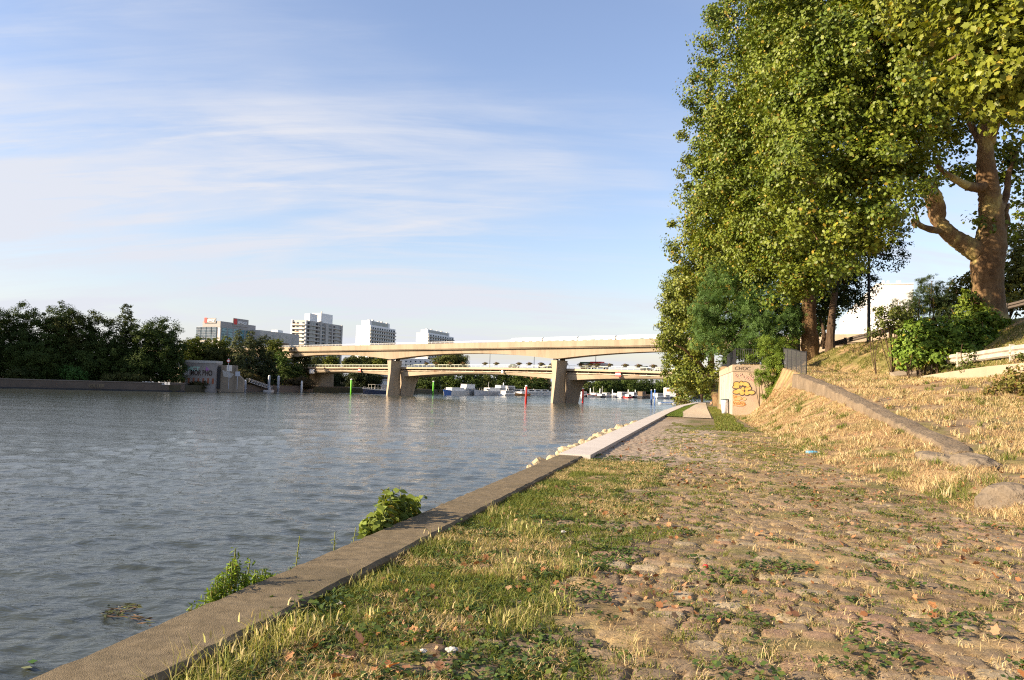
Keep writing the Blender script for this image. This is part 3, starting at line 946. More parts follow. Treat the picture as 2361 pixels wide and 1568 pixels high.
# litter bin with hanging bag
bx, by = XY(1.32, 59.6); bx, by = float(bx), float(by)
tb = thing('litter_bin', (bx, by, 0), 'litter bin with clear white bag hung from a ring by the graffiti wall', 'litter bin')
ring = [(math.cos(q) * .26, math.sin(q) * .26) for q in np.linspace(0, 2 * math.pi, 17)]
mb = MB((bx, by, 0)); mb.tube([(a, b, 1.14) for a, b in ring], .035, 6); mb.build('ring', mat('dark_green_metal', (.03, .07, .08), (.05, .10, .11), 2, .5), tb)
mb = MB((bx, by, 0)); mb.tube([(.30, .02, -.1), (.30, .02, 1.18)], .035, 8); mb.build('post', MAT['black'], tb)
mb = MB((bx, by, 0)); mb.lathe([(.06, .07), (.16, .10), (.20, .3), (.215, .6), (.24, .9), (.25, 1.10)], n=14)
for v in mb.v: v.x += .02 * math.sin(v.z * 21 + v.y * 30); v.y += .02 * math.sin(v.z * 17)
m_bag, nt_, b_, N_, L_ = nodes('white_plastic_bag'); b_.inputs['Base Color'].default_value = (.78, .78, .80, 1); b_.inputs['Roughness'].default_value = .35; b_.inputs['Transmission Weight'].default_value = .25
mb.build('bag', m_bag, tb, smooth=True)
mb = MB((bx, by, 0)); mb.box(.255, .275, -.1, .1, .95, .99); mb.build('bracket', MAT['black'], tb)

# seated person
def skin(name, verts, edges, rad, m, parent, loc, yaw, sub=2):
    me = bpy.data.meshes.new(name); me.from_pydata(verts, edges, []); me.update()
    o = link(name, me, None, None); me.materials.append(m)
    o.parent = parent; ROOT[o] = ROOT[parent]
    sm = o.modifiers.new('skin', 'SKIN')
    sm.use_smooth_shade = True
    for i, r_ in enumerate(rad): me.skin_vertices[0].data[i].radius = r_ if hasattr(r_, '__len__') else (r_, r_)
    me.skin_vertices[0].data[0].use_root = True
    ss = o.modifiers.new('sub', 'SUBSURF'); ss.levels = sub; ss.render_levels = sub
    return o


pp = onz(1646, 934.5, 0.02); pp.z = .03
pn = thing('person', pp, 'person in a black tank top sitting against the tree trunk hugging bent knees', 'person')
pn.rotation_euler = (0, 0, R(18))
m_skin = mat('skin', (.52, .30, .20), (.56, .33, .22), 5, .6)
V = [(.12, 0, .13), (.13, 0, .30), (.10, 0, .47), (.04, 0, .60), (-.01, 0, .68), (-.06, 0, .78), (-.08, 0, .88)]
E = [(0, 1), (1, 2), (2, 3), (3, 4), (4, 5), (5, 6)]
Rd = [(.15, .11), (.14, .10), (.16, .105), (.10, .09), .055, .085, .085]
for sgn in (-1, 1):
    b = len(V); V += [(.08, .10 * sgn, .13), (-.13, .12 * sgn, .30), (-.32, .11 * sgn, .48), (-.40, .11 * sgn, .28), (-.47, .10 * sgn, .08), (-.60, .10 * sgn, .03)]
    E += [(0, b), (b, b + 1), (b + 1, b + 2), (b + 2, b + 3), (b + 3, b + 4), (b + 4, b + 5)]; Rd += [.10, .085, .065, .055, .042, .035]
    b = len(V); V += [(.06, .18 * sgn, .56), (-.06, .22 * sgn, .40), (-.22, .17 * sgn, .42), (-.33, .09 * sgn, .43), (-.40, .04 * sgn, .43)]
    E += [(3, b), (b, b + 1), (b + 1, b + 2), (b + 2, b + 3), (b + 3, b + 4)]; Rd += [.055, .045, .038, .028, .03]
    hb = b + 4
    for k in range(5):
        f = len(V); dz = (.035 - k * .018)
        V += [(-.44 - (.0 if k else -.03), (.02 - .01 * abs(2 - k) * .3) * sgn, .43 + dz), (-.47 - (.012 if k in (1, 2, 3) else -.01), -.02 * sgn, .42 + dz)]
        E += [(hb, f), (f, f + 1)]; Rd += [.010, .008]
body = skin('body', V, E, Rd, m_skin, pn, pp, 0)
top = skin('tank_top', [(.13, 0, .22), (.135, 0, .32), (.105, 0, .47), (.05, 0, .585)], [(0, 1), (1, 2), (2, 3)], [(.165, .13), (.165, .125), (.185, .125), (.14, .10)], MAT['black'], pn, pp, 0)
sh = skin('shorts', [(.12, 0, .13), (.08, .10, .13), (-.06, .115, .25), (.08, -.10, .13), (-.06, -.115, .25)], [(0, 1), (1, 2), (0, 3), (3, 4)], [(.165, .12), .115, .105, .115, .105], MAT['white'], pn, pp, 0)
hb = MB(); hb.ball((-.055, 0, .90), .098, 8, (1.05, .95, .85)); hair = hb.build('hair', mat('dark_hair', (.025, .016, .012), (.04, .025, .018), 8, .6), None, smooth=True, center=False)
hair.parent = pn
for nm, cc, rr_, sq_, mm_ in (('nose', (-.168, 0, .845), .018, (1.2, .8, 1), m_skin), ('eye', (-.155, .035, .868), .011, (1, 1, 1), MAT['dark']), ('eye', (-.155, -.035, .868), .011, (1, 1, 1), MAT['dark']), ('mouth', (-.150, 0, .808), .018, (.6, 1.4, .5), MAT['rust']), ('ear', (-.07, .088, .85), .022, (.8, .4, 1.3), m_skin), ('ear', (-.07, -.088, .85), .022, (.8, .4, 1.3), m_skin)):
    fc = MB(); fc.ball(cc, rr_, 5, sq_); face = fc.build(nm, mm_, None, smooth=True, center=False); face.parent = pn

# litter
p = onz(1872, 1045, .05); p.z = float(H(p.x, p.y)) + .06
bt = thing('bottle', p, 'blue plastic bottle lying in the grass at the foot of the bank', 'bottle')
mb = MB(p, (.9, -.43, .05), (.43, .9, 0), (0, 0, 1)); mb.tube([(-.16, 0, 0), (-.15, 0, 0), (.08, 0, 0), (.12, 0, 0), (.15, 0, 0)], [.03, .045, .045, .03, .018], 10); mb.build('body', mat('blue_plastic', (.05, .20, .34), (.08, .28, .42), 3, .3), bt, smooth=True)
mb = MB(p, (.9, -.43, .05), (.43, .9, 0), (0, 0, 1)); mb.tube([(.15, 0, 0), (.185, 0, 0)], [.019, .019], 8); mb.build('cap', MAT['white'], bt)
p = onz(1627, 1311, .03); mb = MB(p); mb.lathe([(.024, .0), (.026, .006), (.024, .02), (.018, .024)], n=12)
for v in mb.v: v.z += .012
tag(mb.build('plastic_scrap', MAT['red'], smooth=True), 'small red plastic bottle cap on the cobbles', 'litter')
for k, (x, y, s_, lab) in enumerate(((1041, 1505, .036, 'crumpled pale scrap of paper in the grass near the bottom edge'), (975, 1507, .024, 'small twisted white scrap beside the larger crumpled paper'), (783, 1395, .03, 'grey white scrap caught in dark green leaves by the coping'), (1298, 1230, .035, 'cream coloured scrap lying in shaded grass left of the cobbles'))):
    p = onz(x, y, .05); mb = MB(); rock_bm(mb, (p.x, p.y, .065), (s_, s_ * .7, s_ * .45), 500 + k, 3, 1.6)
    tag(mb.build('paper_scrap', MAT['wall_g']), lab, 'litter')
# ================================================================== bridges
BX, BY = Vector((.733, -.680, 0)).normalized(), Vector((.680, .733, 0)).normalized()
B0 = Vector((269 * .0341, 269.0, 0))
UP = Vector((0, 0, 1))
PIERS = [-262, -172.5, -83, 6.3, 95.8, 185]


def BM(perp=0): return MB(B0 + BY * perp, BX, BY, UP)


def bpt(a, b, z): return B0 + BX * a + BY * b + UP * z


def pdist(a, piers): return min(abs(a - q) for q in piers)


def pier_mesh(mb, a, z0, z1, l0, l1, w0=.9, wm=2.7, w1=2.3, b=0):
    rings = []
    for i in range(14):
        f = i / 13; z = z0 + (z1 - z0) * f
        g = max(0, (f - .35) / .65) ** 1.4           # flare towards the top
        ln = l0 + (l1 - l0) * f
        wf = w0 + (w1 - w0) * (f ** .9); wmid = wm + (w1 - .2 - wm) * g * .7
        if f < .55: wmid = wm - .25 * f
        sh = .25 * g
        wf = float(np.interp(f, [0, .72, .88, 1], [w0, (w0 + w1) * .46, w1 * .84, w1])); wmid = float(np.interp(f, [0, .6, .8, 1], [wm, wm * .94, wm * .90, w1 + .15]))
        pf = b + float(np.interp(f, [0, .72, 1], [-1.1, .15, -.15])); pm = pf + float(np.interp(f, [0, .55, .8, 1], [2.6, 1.9, .7, .25]))
        pb_ = b + ln + float(np.interp(f, [0, .72, 1], [.6, -.1, .2])); pn_ = pb_ - float(np.interp(f, [0, .55, .8, 1], [2.2, 1.7, .7, .25]))
        rings.append([(a - wf / 2, pf, z), (a + wf / 2, pf, z), (a + wmid / 2, pm, z), (a + wmid / 2, pn_, z), (a + wf / 2, pb_, z), (a - wf / 2, pb_, z), (a - wmid / 2, pn_, z), (a - wmid / 2, pm, z)])
    mb.loft(rings)


m_deck = mat('viaduct_concrete', (.265, .207, .143), (.33, .26, .184), .12, .85, .1, 5, dirt=(.195, .148, .10), dscale=.35, stretch=(1, 1, .16))
m_pier = mat('pier_concrete', (.34, .27, .19), (.41, .33, .235), .35, .9, .15, 6, dirt=(.22, .175, .125), dscale=.2, stretch=(1, 1, .3))
vd = thing('viaduct', bpt(9.3, 4, WATER), 'tall pale concrete metro viaduct with haunched girder crossing the river', 'bridge')
ZT = 17.45
A0, A1 = -330, 260
mb = BM(); mb.box(A0, A1, 0, .35, ZT - 2.05, ZT); mb.box(A0, A1, 8.0, 8.35, ZT - 2.05, ZT); mb.build('parapet', m_deck, vd)
mb = BM(); mb.box(A0, A1, .353, 7.997, ZT - 2.35, ZT - 2.05); mb.build('deck_slab', m_deck, vd)
mb = BM(); rings = []
for a in np.arange(A0, A1 + .1, 2.2):
    q = min(1, pdist(a, PIERS) / 44.7); dp = 1.75 + 2.25 * (1 - q) ** 2.0
    zb = ZT - 2.05 - dp
    rings.append([(a, 1.35, ZT - 2.353), (a, 1.7, zb), (a, 6.7, zb), (a, 7.0, ZT - 2.353)])
mb.loft(rings); mb.build('girder', m_deck, vd)
mb = BM()
mb.box(A0, A1, .02, .06, ZT + .62, ZT + .70); mb.box(A0, A1, .02, .06, ZT + .30, ZT + .35); mb.build('railing', MAT['white'], vd)
mb = MB((0, 0, 0), BX, BY, UP); mb.box(-.06, .06, .07, .15, .003, .66)
rpost = mb.build('railing_post', MAT['grey'], vd, center=False); rpost.data.transform(Matrix.Translation(ROOT[vd])); rpost.location = bpt(-165, 0, ZT) - ROOT[vd]
for k in range(1, 92):
    c = rpost.copy(); C.objects.link(c); c.location = bpt(-165 + k * 2.6, 0, ZT) - ROOT[vd]
for a in PIERS[1:5]:
    mb = BM(); pier_mesh(mb, a, WATER - 3, ZT - 6.5, 5.6, 5.4, .7, 2.5, 2.6, b=1.2); pr_ = mb.build('pier', m_pier, vd)
    mb = BM(); mb.box(a - .7, a + .7, 1.4, 2.6, ZT - 6.5, ZT - 5.9); mb.build('bearing', MAT['dark'], pr_)
    mb = BM(); mb.box(a - .7, a + .7, 5.0, 6.2, ZT - 6.5, ZT - 5.9); mb.build('bearing', MAT['dark'], pr_)

# train
tr = thing('metro_train', bpt(20, 3, ZT - 2.05), 'white metro train crossing the tall viaduct', 'train')
m_train = mat('train_white', (.74, .78, .78), (.80, .83, .83), .3, .4)
m_tealb = mat('train_teal_band', (.12, .42, .42), (.16, .5, .5), .3, .4)
m_tgl = glass_mat('train_glass', (.09, .13, .14), .1)
for k in range(5):
    a0 = -15.2 + k * 15.4; a1 = a0 + 14.7; z0 = ZT - 2.05
    pr_ = [(.0, .9), (.0, 2.7), (.22, 3.28), (.65, 3.5), (1.75, 3.5), (2.18, 3.28), (2.4, 2.7), (2.4, .9)]
    mb = BM(2.2); rings = [[(a, b, z0 + z) for b, z in pr_] for a in (a0, a1)]
    mb.loft(rings); cb = mb.build('carriage', m_train, tr)
    mb = BM(2.2); mb.box(a0 + .5, a1 - .5, .3, 2.1, z0 + .25, z0 + .9); mb.build('bogies', MAT['dark'], cb)
    mb = BM(2.2); mb.box(a0 + .1, a1 - .1, -.012, .02, z0 + 1.05, z0 + 1.5); mb.build('band', m_tealb, cb)
    for j in range(4):
        wa = a0 + 1.9 + j * 3.4
        mb = BM(2.2); mb.box(wa, wa + 1.7, -.02, .05, z0 + 1.75, z0 + 2.55); mb.build('window', m_tgl, cb)
        if j < 3:
            mb = BM(2.2); mb.box(wa + 2.0, wa + 3.1, -.015, .04, z0 + 1.0, z0 + 2.75); mb.build('door', mat('train_door', (.60, .68, .70)) if k == 0 and j == 0 else bpy.data.materials['train_door'], cb)
    mb = BM(2.2); mb.box(a0 + .4, a1 - .4, .7, 1.7, z0 + 3.503, z0 + 3.62); mb.build('roof_unit', MAT['grey'], cb)
    if k < 4:
        mb = BM(2.2); mb.box(a1 + .003, a1 + .697, .25, 2.15, z0 + 1.0, z0 + 3.2); mb.build('gangway', MAT['dark'], cb)

# lower road bridge
PB = 6.9


def zrail(a): return 9.55 - (((a + 25) / 82.) ** 2 if a > -25 else .30 * ((a + 25) / 120.) ** 2)


rb = thing('road_bridge', bpt(9.3, 14, WATER), 'low concrete road bridge running just behind the tall viaduct', 'bridge')
RA0, RA1, ST = -300, 170, 3.0
AS = np.arange(RA0, RA1 + .1, ST)


def band(b0, b1, z0, z1):
    mb = BM(PB); mb.loft([[(a, b0, zrail(a) + z0), (a, b0, zrail(a) + z1), (a, b1, zrail(a) + z1), (a, b1, zrail(a) + z0)] for a in AS]); return mb


m_road = mat('road_bridge_concrete', (.34, .272, .19), (.41, .33, .235), .15, .88, .1, 5, dirt=(.25, .20, .14), dscale=.1)
m_palerail = mat('pale_green_rail', (.66, .72, .58), (.74, .78, .66), .5, .5)
band(.02, .12, -.11, 0).build('hand_rail', m_palerail, rb)
mb = BM(PB)
for a in np.arange(RA0 + 1, RA1, 2.4): mb.box(a - .03, a + .03, .04, .10, zrail(a) - 1.05, zrail(a) - .08)
for dz in (-.55,):
    mb.loft([[(a, .06, zrail(a) + dz), (a, .06, zrail(a) + dz + .04), (a, .085, zrail(a) + dz + .04), (a, .085, zrail(a) + dz)] for a in AS])
mb.build('balusters', m_palerail, rb)
band(-.35, .25, -1.80, -1.05).build('fascia', m_road, rb)
band(.253, 13.5, -1.75, -1.12).build('deck', MAT['kerbwall'], rb)
band(13.55, 13.95, -1.85, -.9).build('far_parapet', m_road, rb)
band(1.7, 12.4, -2.85, -1.753).build('deck_beam', MAT['concrete_dk'], rb)
mb = MB((0, 0, 0), BX, BY, UP); mb.box(-.08, .08, .5, 1.697, -2.9, -1.853)
brk = mb.build('bracket', MAT['concrete_dk'], rb, center=False); brk.data.transform(Matrix.Translation(ROOT[rb])); aa = np.arange(-200, 75, 4.6)
brk.location = bpt(aa[0], PB, zrail(aa[0])) - ROOT[rb]
for a in aa[1:]:
    c = brk.copy(); C.objects.link(c); c.location = bpt(a, PB, zrail(a)) - ROOT[rb]
mb = BM(PB); mb.tube([(a, .30, zrail(a) - 2.62) for a in AS], .17, 8); mb.build('pipe', MAT['rust'], rb, smooth=True)
band(.5, 1.2, -3.08, -2.97).build('ledge', m_road, rb)
mb = BM(PB); rings = []
RP = [-172.5, -83, 6.3, 95.8]
for a in np.arange(RA0, RA1 + .1, 2.2):
    q = min(1, pdist(a, RP) / 44.7); dp = .35 + 1.75 * (1 - q) ** 2.0; z = zrail(a)
    rings.append([(a, .35, z - 3.083), (a, .8, z - 3.083 - dp), (a, 13.2, z - 3.083 - dp), (a, 13.6, z - 3.083)])
mb.loft(rings); mb.build('girder', m_road, rb)
for a in RP:
    mb = BM(PB); pier_mesh(mb, a + .3, WATER - 3, zrail(a) - 5.1, 4.6, 8.5, .9, 2.6, 2.7, b=.9); mb.build('pier', MAT['concrete_dk'] if a != RP[1] else m_pier, rb)
mb = BM(PB); mb.box(-330, -150, 6.0, 13.0, WATER - 2, 5.6); mb.build('abutment', MAT['concrete_dk'], rb)

# signs hanging on the lower bridge
def sign_board(a, w, h, dz, cols, lab, disc=False):
    z = zrail(a) + dz; g = thing('navigation_sign', bpt(a, PB - .35, z - h / 2), lab, 'sign')
    if disc:
        mb = BM(PB); mb.loft([[(a + h / 2 * math.cos(q), b, z + h / 2 * math.sin(q)) for q in np.linspace(0, 2 * math.pi, 24, endpoint=False)] for b in (-.52, -.46)]); mb.build('disc', MAT['white'], g)
        mb = BM(PB); mb.box(a - .05, a + .05, -.455, -.352, z - .3, z + .9); mb.build('bracket', MAT['grey'], g)
    else:
        mb = BM(PB); mb.box(a - w / 2, a + w / 2, -.52, -.46, z - h / 2, z + h / 2); mb.build('panel', cols[0], g)
        if len(cols) > 1:
            mb = BM(PB); mb.box(a - w / 2 + .02, a + w / 2 - .02, -.53, -.523, z - h / 6, z + h / 6); mb.build('stripe', cols[1], g)
        mb = BM(PB); mb.box(a - .05, a + .05, -.455, -.352, z - h / 2, z + h / 2 + .3); mb.build('bracket', MAT['grey'], g)


def a_of(x, perp=PB):
    """position along the bridge seen at picture column x (used once, to read the photo)"""
    u_ = (x - CX) / FX
    o = B0 + BY * perp
    return (u_ * o.y - o.x) / (BX.x - u_ * BX.y)


sign_board(a_of(1162), 0, 1.15, -2.6, [MAT['white']], 'white round navigation disc hanging on the low bridge between piers', True)
sign_board(a_of(1429), 2.0, 1.5, -2.5, [MAT['red'], MAT['white']], 'red sign with white bar hanging on the low bridge at right', False)
sign_board(a_of(833), 1.7, 1.5, -2.5, [MAT['red'], MAT['white']], 'red sign with white bar hanging on the low bridge left of the piers', False)
sign_board(a_of(724), 4.0, 2.0, -3.2, [MAT['wall_w']], 'plain pale board on the low bridge near the left bank', False)

# lamps, planters and traffic on the lower bridge
LW = ['leftmost of the lamps on the low bridge, just past the left pier', 'second lamp from the left on the low bridge', 'third lamp from the left on the low bridge, right of the right pier', 'rightmost lamp on the low bridge, beside the plane trees']
proto = None
for k, x in enumerate((1131, 1233, 1375, 1533)):
    a = a_of(x, PB + 1.2)
    p = bpt(a, PB + 1.2, zrail(a) - 1.1)
    if proto is None:
        proto = thing('street_lamp', p, LW[k], 'street lamp', 'lamps on the low road bridge')
        mb = MB(p); mb.lathe([(.13, -.02), (.12, .8), (.055, 7.2)], n=8); mb.build('pole', MAT['black'], proto)
        mb = MB(p, BX, BY, UP); mb.tube([(0, 0, 7.1), (0, .5, 7.5), (0, 1.6, 7.6)], .04, 5); mb.build('arm', MAT['black'], proto)
        mb = MB(p, BX, BY, UP); mb.box(-.14, .14, 1.5, 2.1, 7.5, 7.64); mb.build('lamp_head', MAT['grey'], proto)
    else:
        c = copy_tree(proto); c.location = p; c['label'] = LW[k]
PX = [1198, 1222, 1249, 1276, 1304, 1340, 1362, 1378, 1407, 1443, 1474, 1508, 1540, 1120, 1146, 1070, 1040, 1008, 985]
PX.sort()
m_flow = foliage_mat('planter_flowers', .2, .7)
pf = None
for k, x in enumerate(PX):
    a = a_of(x); p = bpt(a, PB - .05, zrail(a))
    if pf is None:
        pf = thing('flower_planter', p, 'flower planter hooked over the hand rail of the low bridge', 'planter', 'planters on the bridge rail')
        mb = MB(p, BX, BY, UP); mb.box(-.55, .55, -.2, .25, -.12, .16); mb.build('box', MAT['dark'], pf)
        r_ = np.random.default_rng(4); n_ = 220
        q = r_.normal(0, 1, (n_, 3)) * (.55, .2, .22) + (0, 0, .42)
        base = np.array(p) + q[:, :1] * np.array(BX) + q[:, 1:2] * np.array(BY) + q[:, 2:] * np.array(UP)
        d1 = r_.normal(0, 1, (n_, 3)) * .12; d2 = r_.normal(0, 1, (n_, 3)) * .12
        V = np.stack([base - d1, base + d2, base + d1, base - d2], 1).reshape(-1, 3)
        pal = np.array([(.10, .10, .03), (.25, .06, .05), (.07, .09, .02), (.16, .10, .05)])
        np_mesh('flowers', V, np.arange(n_ * 4).reshape(-1, 4), m_flow, pf, np.repeat(pal[r_.integers(0, 4, n_)], 4, 0))
    else:
        c = copy_tree(pf); c.location = p


def car(a, b, length, h, paint, label, name='car', cat='car', box=False):
    z = zrail(a) - 1.12; p = bpt(a, b, z); g = thing(name, p, label, cat)
    L_ = length / 2
    if not box:
        body = [(-L_, .35), (-L_, .72), (-L_ + .25, .86), (-L_ + .5, .92), (L_ - 1.15, .88), (L_ - .1, .68), (L_, .38)]
        cabin = [(-L_ + .30, .88), (-L_ + .75, h - .08), (-L_ + 1.2, h), (L_ - 2.2, h), (L_ - 1.25, .86)]
    else:
        body = [(-L_, .55), (-L_, 1.0), (L_, 1.0), (L_, .55)]; cabin = [(L_ - 1.9, 1.0), (L_ - 1.9, 2.4), (L_ - .5, 2.4), (L_ - .05, 1.5), (L_, 1.0)]
    mb = MB(p, BX, BY, UP); mb.prism(body, -.85, .85); mb.build('body', paint, g, bevel=.05)
    mb = MB(p, BX, BY, UP); mb.prism(cabin, -.70, .70); mb.build('cabin', paint if box else MAT['glass'], g, bevel=.04)
    if not box:
        mb = MB(p, BX, BY, UP); mb.box(-L_ + .95, L_ - 2.1, -.66, .66, h + .002, h + .05); mb.build('roof', paint, g)
    for wx in (-L_ + .8, L_ - .85):
        for wy in (-.86, .86):
            mb = MB(p, BX, BY, UP); mb.tube([(wx, wy - .09, .33), (wx, wy + .09, .33)], .33, 12); mb.build('wheel', MAT['dark'], g)
    return g, p


m_dc = mat('dark_car_paint', (.03, .035, .045), (.04, .045, .06), .5, .25, spec=.6)
m_sc = mat('silver_car_paint', (.32, .33, .35), (.36, .37, .39), .5, .3, metal=.4)
for x, h, pt, lab in ((1187, 1.5, m_dc, 'dark car on the low bridge left of the round white sign'), (1256, 1.55, m_sc, 'silver car on the low bridge left of the right pier'), (1277, 1.48, m_dc, 'dark car on the low bridge touching the right pier in view'),
                      (1357, 1.55, m_dc, 'dark car in front of the lorry on the low bridge'), (1493, 1.5, m_dc, 'dark car on the low bridge under the right end of the train'), (1527, 1.45, m_sc, 'silver car nearest the plane trees on the low bridge')):
    car(a_of(x, PB + 3.2), PB + 3.2, 4.3, h, pt, lab)
g, p = car(a_of(1372, PB + 9), PB + 9, 11.5, 3.4, MAT['white'], 'long white lorry with red and green load top on the low bridge', 'lorry', 'lorry', True)
mb = MB(p, BX, BY, UP); mb.box(-5.7, 3.7, -1.2, 1.2, 1.05, 2.25); mb.build('trailer', MAT['white'], g)
mb = MB(p, BX, BY, UP); mb.box(-5.5, -1.2, -1.1, 1.1, 2.254, 2.75); mb.build('green_load', mat('dull_green_tarp', (.08, .16, .10)), g)
mb = MB(p, BX, BY, UP); mb.box(-1.0, 3.5, -1.1, 1.1, 2.254, 2.85); mb.build('red_load', MAT['red'], g)
# ================================================================== buildings beyond the bridge
AX, AL = Vector((.322, .947, 0)).normalized(), Vector((-.947, .322, 0)).normalized()   # along the receding face, along the left face


def corner(x, y, Dp):
    p = at(x, y, Dp); return p


def bframe(x, y, Dp):
    """frame at a building's near corner: a runs left along the lit face, b runs back along the shaded face"""
    p = corner(x, y, Dp); return MB((p.x, p.y, 0), AL, AX, UP), p.z


def fr(p): return MB((p.x, p.y, 0), AL, AX, UP)


GZ = -1.5
# --- big apartment tower
p = corner(706.6, 738, 560); LW_, RW_, HT_ = 12.2, 48.0, p.z
ap = thing('apartment_tower', (p.x, p.y, GZ), 'tall apartment tower with striped cream balconies and two white roof blocks', 'building')
mb = fr(p); mb.box(0, LW_, 0, RW_, GZ, HT_); mb.build('wall', MAT['wall_g'], ap)
mb = fr(p); mb.box(-.01, .6, -.35, -.003, GZ, HT_ + .2); mb.box(LW_ - .9, LW_ + .05, -.9, -.003, GZ, HT_ + .2); mb.build('corner_pier', MAT['wall_w'], ap)
mb = fr(p); mb.box(1.2, 5.5, 6, 16, HT_ + .003, HT_ + 5.4); mb.build('roof_block', MAT['wall_w'], ap)
mb = fr(p); mb.box(.8, 8.5, 20, 36, HT_ + .003, HT_ + 7.0); mb.build('roof_block', MAT['wall_w'], ap)
mb = fr(p); mb.tube([(3, 24, HT_ + 7), (3, 24, HT_ + 8.6)], .5, 8); mb.tube([(6, 33, HT_), (6, 33, HT_ + 1.9)], .7, 8); mb.build('roof_vents', MAT['galv'], ap)
FLH = 2.78
wpro = {}


def win(key, mbf, name, m, parent):
    """windows of one size share their mesh data"""
    o, (a, b, z), (da, db, dz) = mbf
    if key not in wpro:
        mb = MB((0, 0, 0), AL, AX, UP); mb.box(0, da, 0, db, 0, dz)
        me = bpy.data.meshes.new(name); me.from_pydata([tuple(v) for v in mb.v], [], mb.f); me.materials.append(m); me.update(); wpro[key] = me
    ob = bpy.data.objects.new(name, wpro[key]); C.objects.link(ob); ob.parent = parent; ROOT[ob] = ROOT[parent]
    ob.location = Vector((o.x, o.y, 0)) + AL * a + AX * b + UP * z - ROOT[parent]
    return ob


m_awn = mat('orange_awning', (.50, .20, .10), (.56, .26, .14), 1, .8)
m_balcony = mat('cream_balcony', (.70, .62, .50), (.76, .69, .58), .1, .8)  # cream colour of the balcony fronts
for k in range(15):
    z = HT_ - .9 - (k + 1) * FLH
    if z < 3: break
    mb = fr(p); mb.box(.65, LW_ - .95, -1.25, -.003, z - .05, z + .95)
    o_ = mb.build('balcony', m_balcony, ap)
    mb = fr(p); mb.box(-1.0, -.003, .6, RW_ - 2, z - .05, z + .85); mb.build('balcony', MAT['wall_g'], ap)
    if k < 9:
        win('ap_loggia_shade', (p, (LW_ - 2.9, -.06, z + 1.0), (1.7, .1, 1.35)), 'window', MAT['dark'], ap)  # dark box paints in the shade of the loggia recess
        win('ap_c', (p, (6.2, -.05, z + 1.0), (1.9, .09, 1.3)), 'window', MAT['glass'], ap)
        win('ap_d', (p, (1.4, -.05, z + 1.0), (1.9, .09, 1.3)), 'window', MAT['glass'], ap)
        if k % 2 == 0:
            mb = fr(p); mb.box(5.2, 8.6, -1.3, -1.253, z + .45, z + .95); mb.build('awning', m_awn, ap)
        for j, (b_, l_) in enumerate(((1.6, 2.6), (5.2, 2.6), (9.0, 2.4), (12.4, 2.6), (20.0, 2.4), (28.6, 2.2), (35.4, 2.8), (39.6, 2.6))):
            win('ap_r%d' % j, (p, (-.06, b_, z + .95), (.10, l_, 1.5)), 'window', MAT['glass'] if (j + k) % 3 else MAT['dark'], ap)
mb = fr(p); mb.box(-1.5, -.003, 16.5, 18.6, GZ, HT_ + .6); mb.box(-1.8, -.003, 23.4, 27.0, GZ, HT_ - .4); mb.box(-1.5, -.003, 32.4, 34.0, GZ, HT_ - .4); mb.box(-1.2, -.003, RW_ - 1.8, RW_, GZ, HT_); mb.build('stair_shafts', MAT['wall_g'], ap)


# --- two slab towers
def slab_tower(x, y, Dp, lw, rw, fl, nfl, label, step):
    p = corner(x, y, Dp); h = p.z
    g = thing('apartment_tower', (p.x, p.y, GZ), label, 'building')
    mb = fr(p); mb.box(0, lw, 0, rw, GZ, h); mb.build('wall', MAT['wall_w'], g)
    mb = fr(p); mb.box(1.2, lw - 4.5, .8, rw - 9, h + .003, h + step); mb.build('penthouse', MAT['wall_w'], g)
    for q, bb in enumerate(np.linspace(3, rw - 11, 5)):
        mb = fr(p); mb.box(3 + (q % 2), 4.6 + (q % 2), bb, bb + 2.4, h + step + .003, h + step + .9 + .5 * (q % 2)); mb.build('roof_unit', MAT['galv'], g)
    mb = fr(p); mb.box(1.15, 1.195, 4, rw - 12, h + .6, h + step - .5); mb.build('penthouse_glazing', MAT['glass'], g)
    for k in range(nfl):
        z = h - 2.4 - k * fl
        if z < 4: break
        mb = fr(p); mb.box(-1.3, -.003, -.9, rw - .5, z - 1.5, z - .45); mb.build('balcony', MAT['wall_g'], g)
        mb = fr(p); mb.box(-.05, -.003, .8, rw - 1.2, z - .40, z + 1.1); mb.build('window_band', MAT['dark'], g)
        if k < 8:
            nw = 10
            for j in range(nw):
                win('sl' + label[:9], (p, (-.09, 1.6 + j * (rw - 4) / nw, z - .3), (.03, (rw - 4) / nw * .5, 1.3)), 'window', glass_mat('pale_pane', (.22, .26, .28), .2) if 'pale_pane' not in bpy.data.materials else bpy.data.materials['pale_pane'], g)
        mb = fr(p)
        for j in range(3): mb.box(5.3 + j * 1.6, 5.8 + j * 1.6, -.04, -.003, z - .2, z + .9)
        mb.build('small_windows', MAT['wall_g'], g)
    return g


slab_tower(854.2, 749.9, 660, 13.5, 46, 3.0, 16, 'white slab tower with dark ribbon balconies standing right of the striped tower', 4.2)
slab_tower(987.6, 767.6, 767, 13.0, 64, 2.9, 16, 'smallest and farthest white slab tower beyond the left pier', 3.6)
p = corner(1012, 828, 700)
lwb = thing('apartment_block', (p.x, p.y, GZ), 'low white block seen under the viaduct right of the left pier', 'building')
mb = fr(p); mb.box(0, 46, 0, 14, GZ, p.z); mb.build('wall', MAT['wall_w'], lwb)
for k in range(3):
    for j in range(9): win('lw', (p, (3 + j * 4.8, -.06, p.z - 3.4 - k * 3.1), (1.5, .08, 1.5)), 'window', MAT['glass'], lwb)

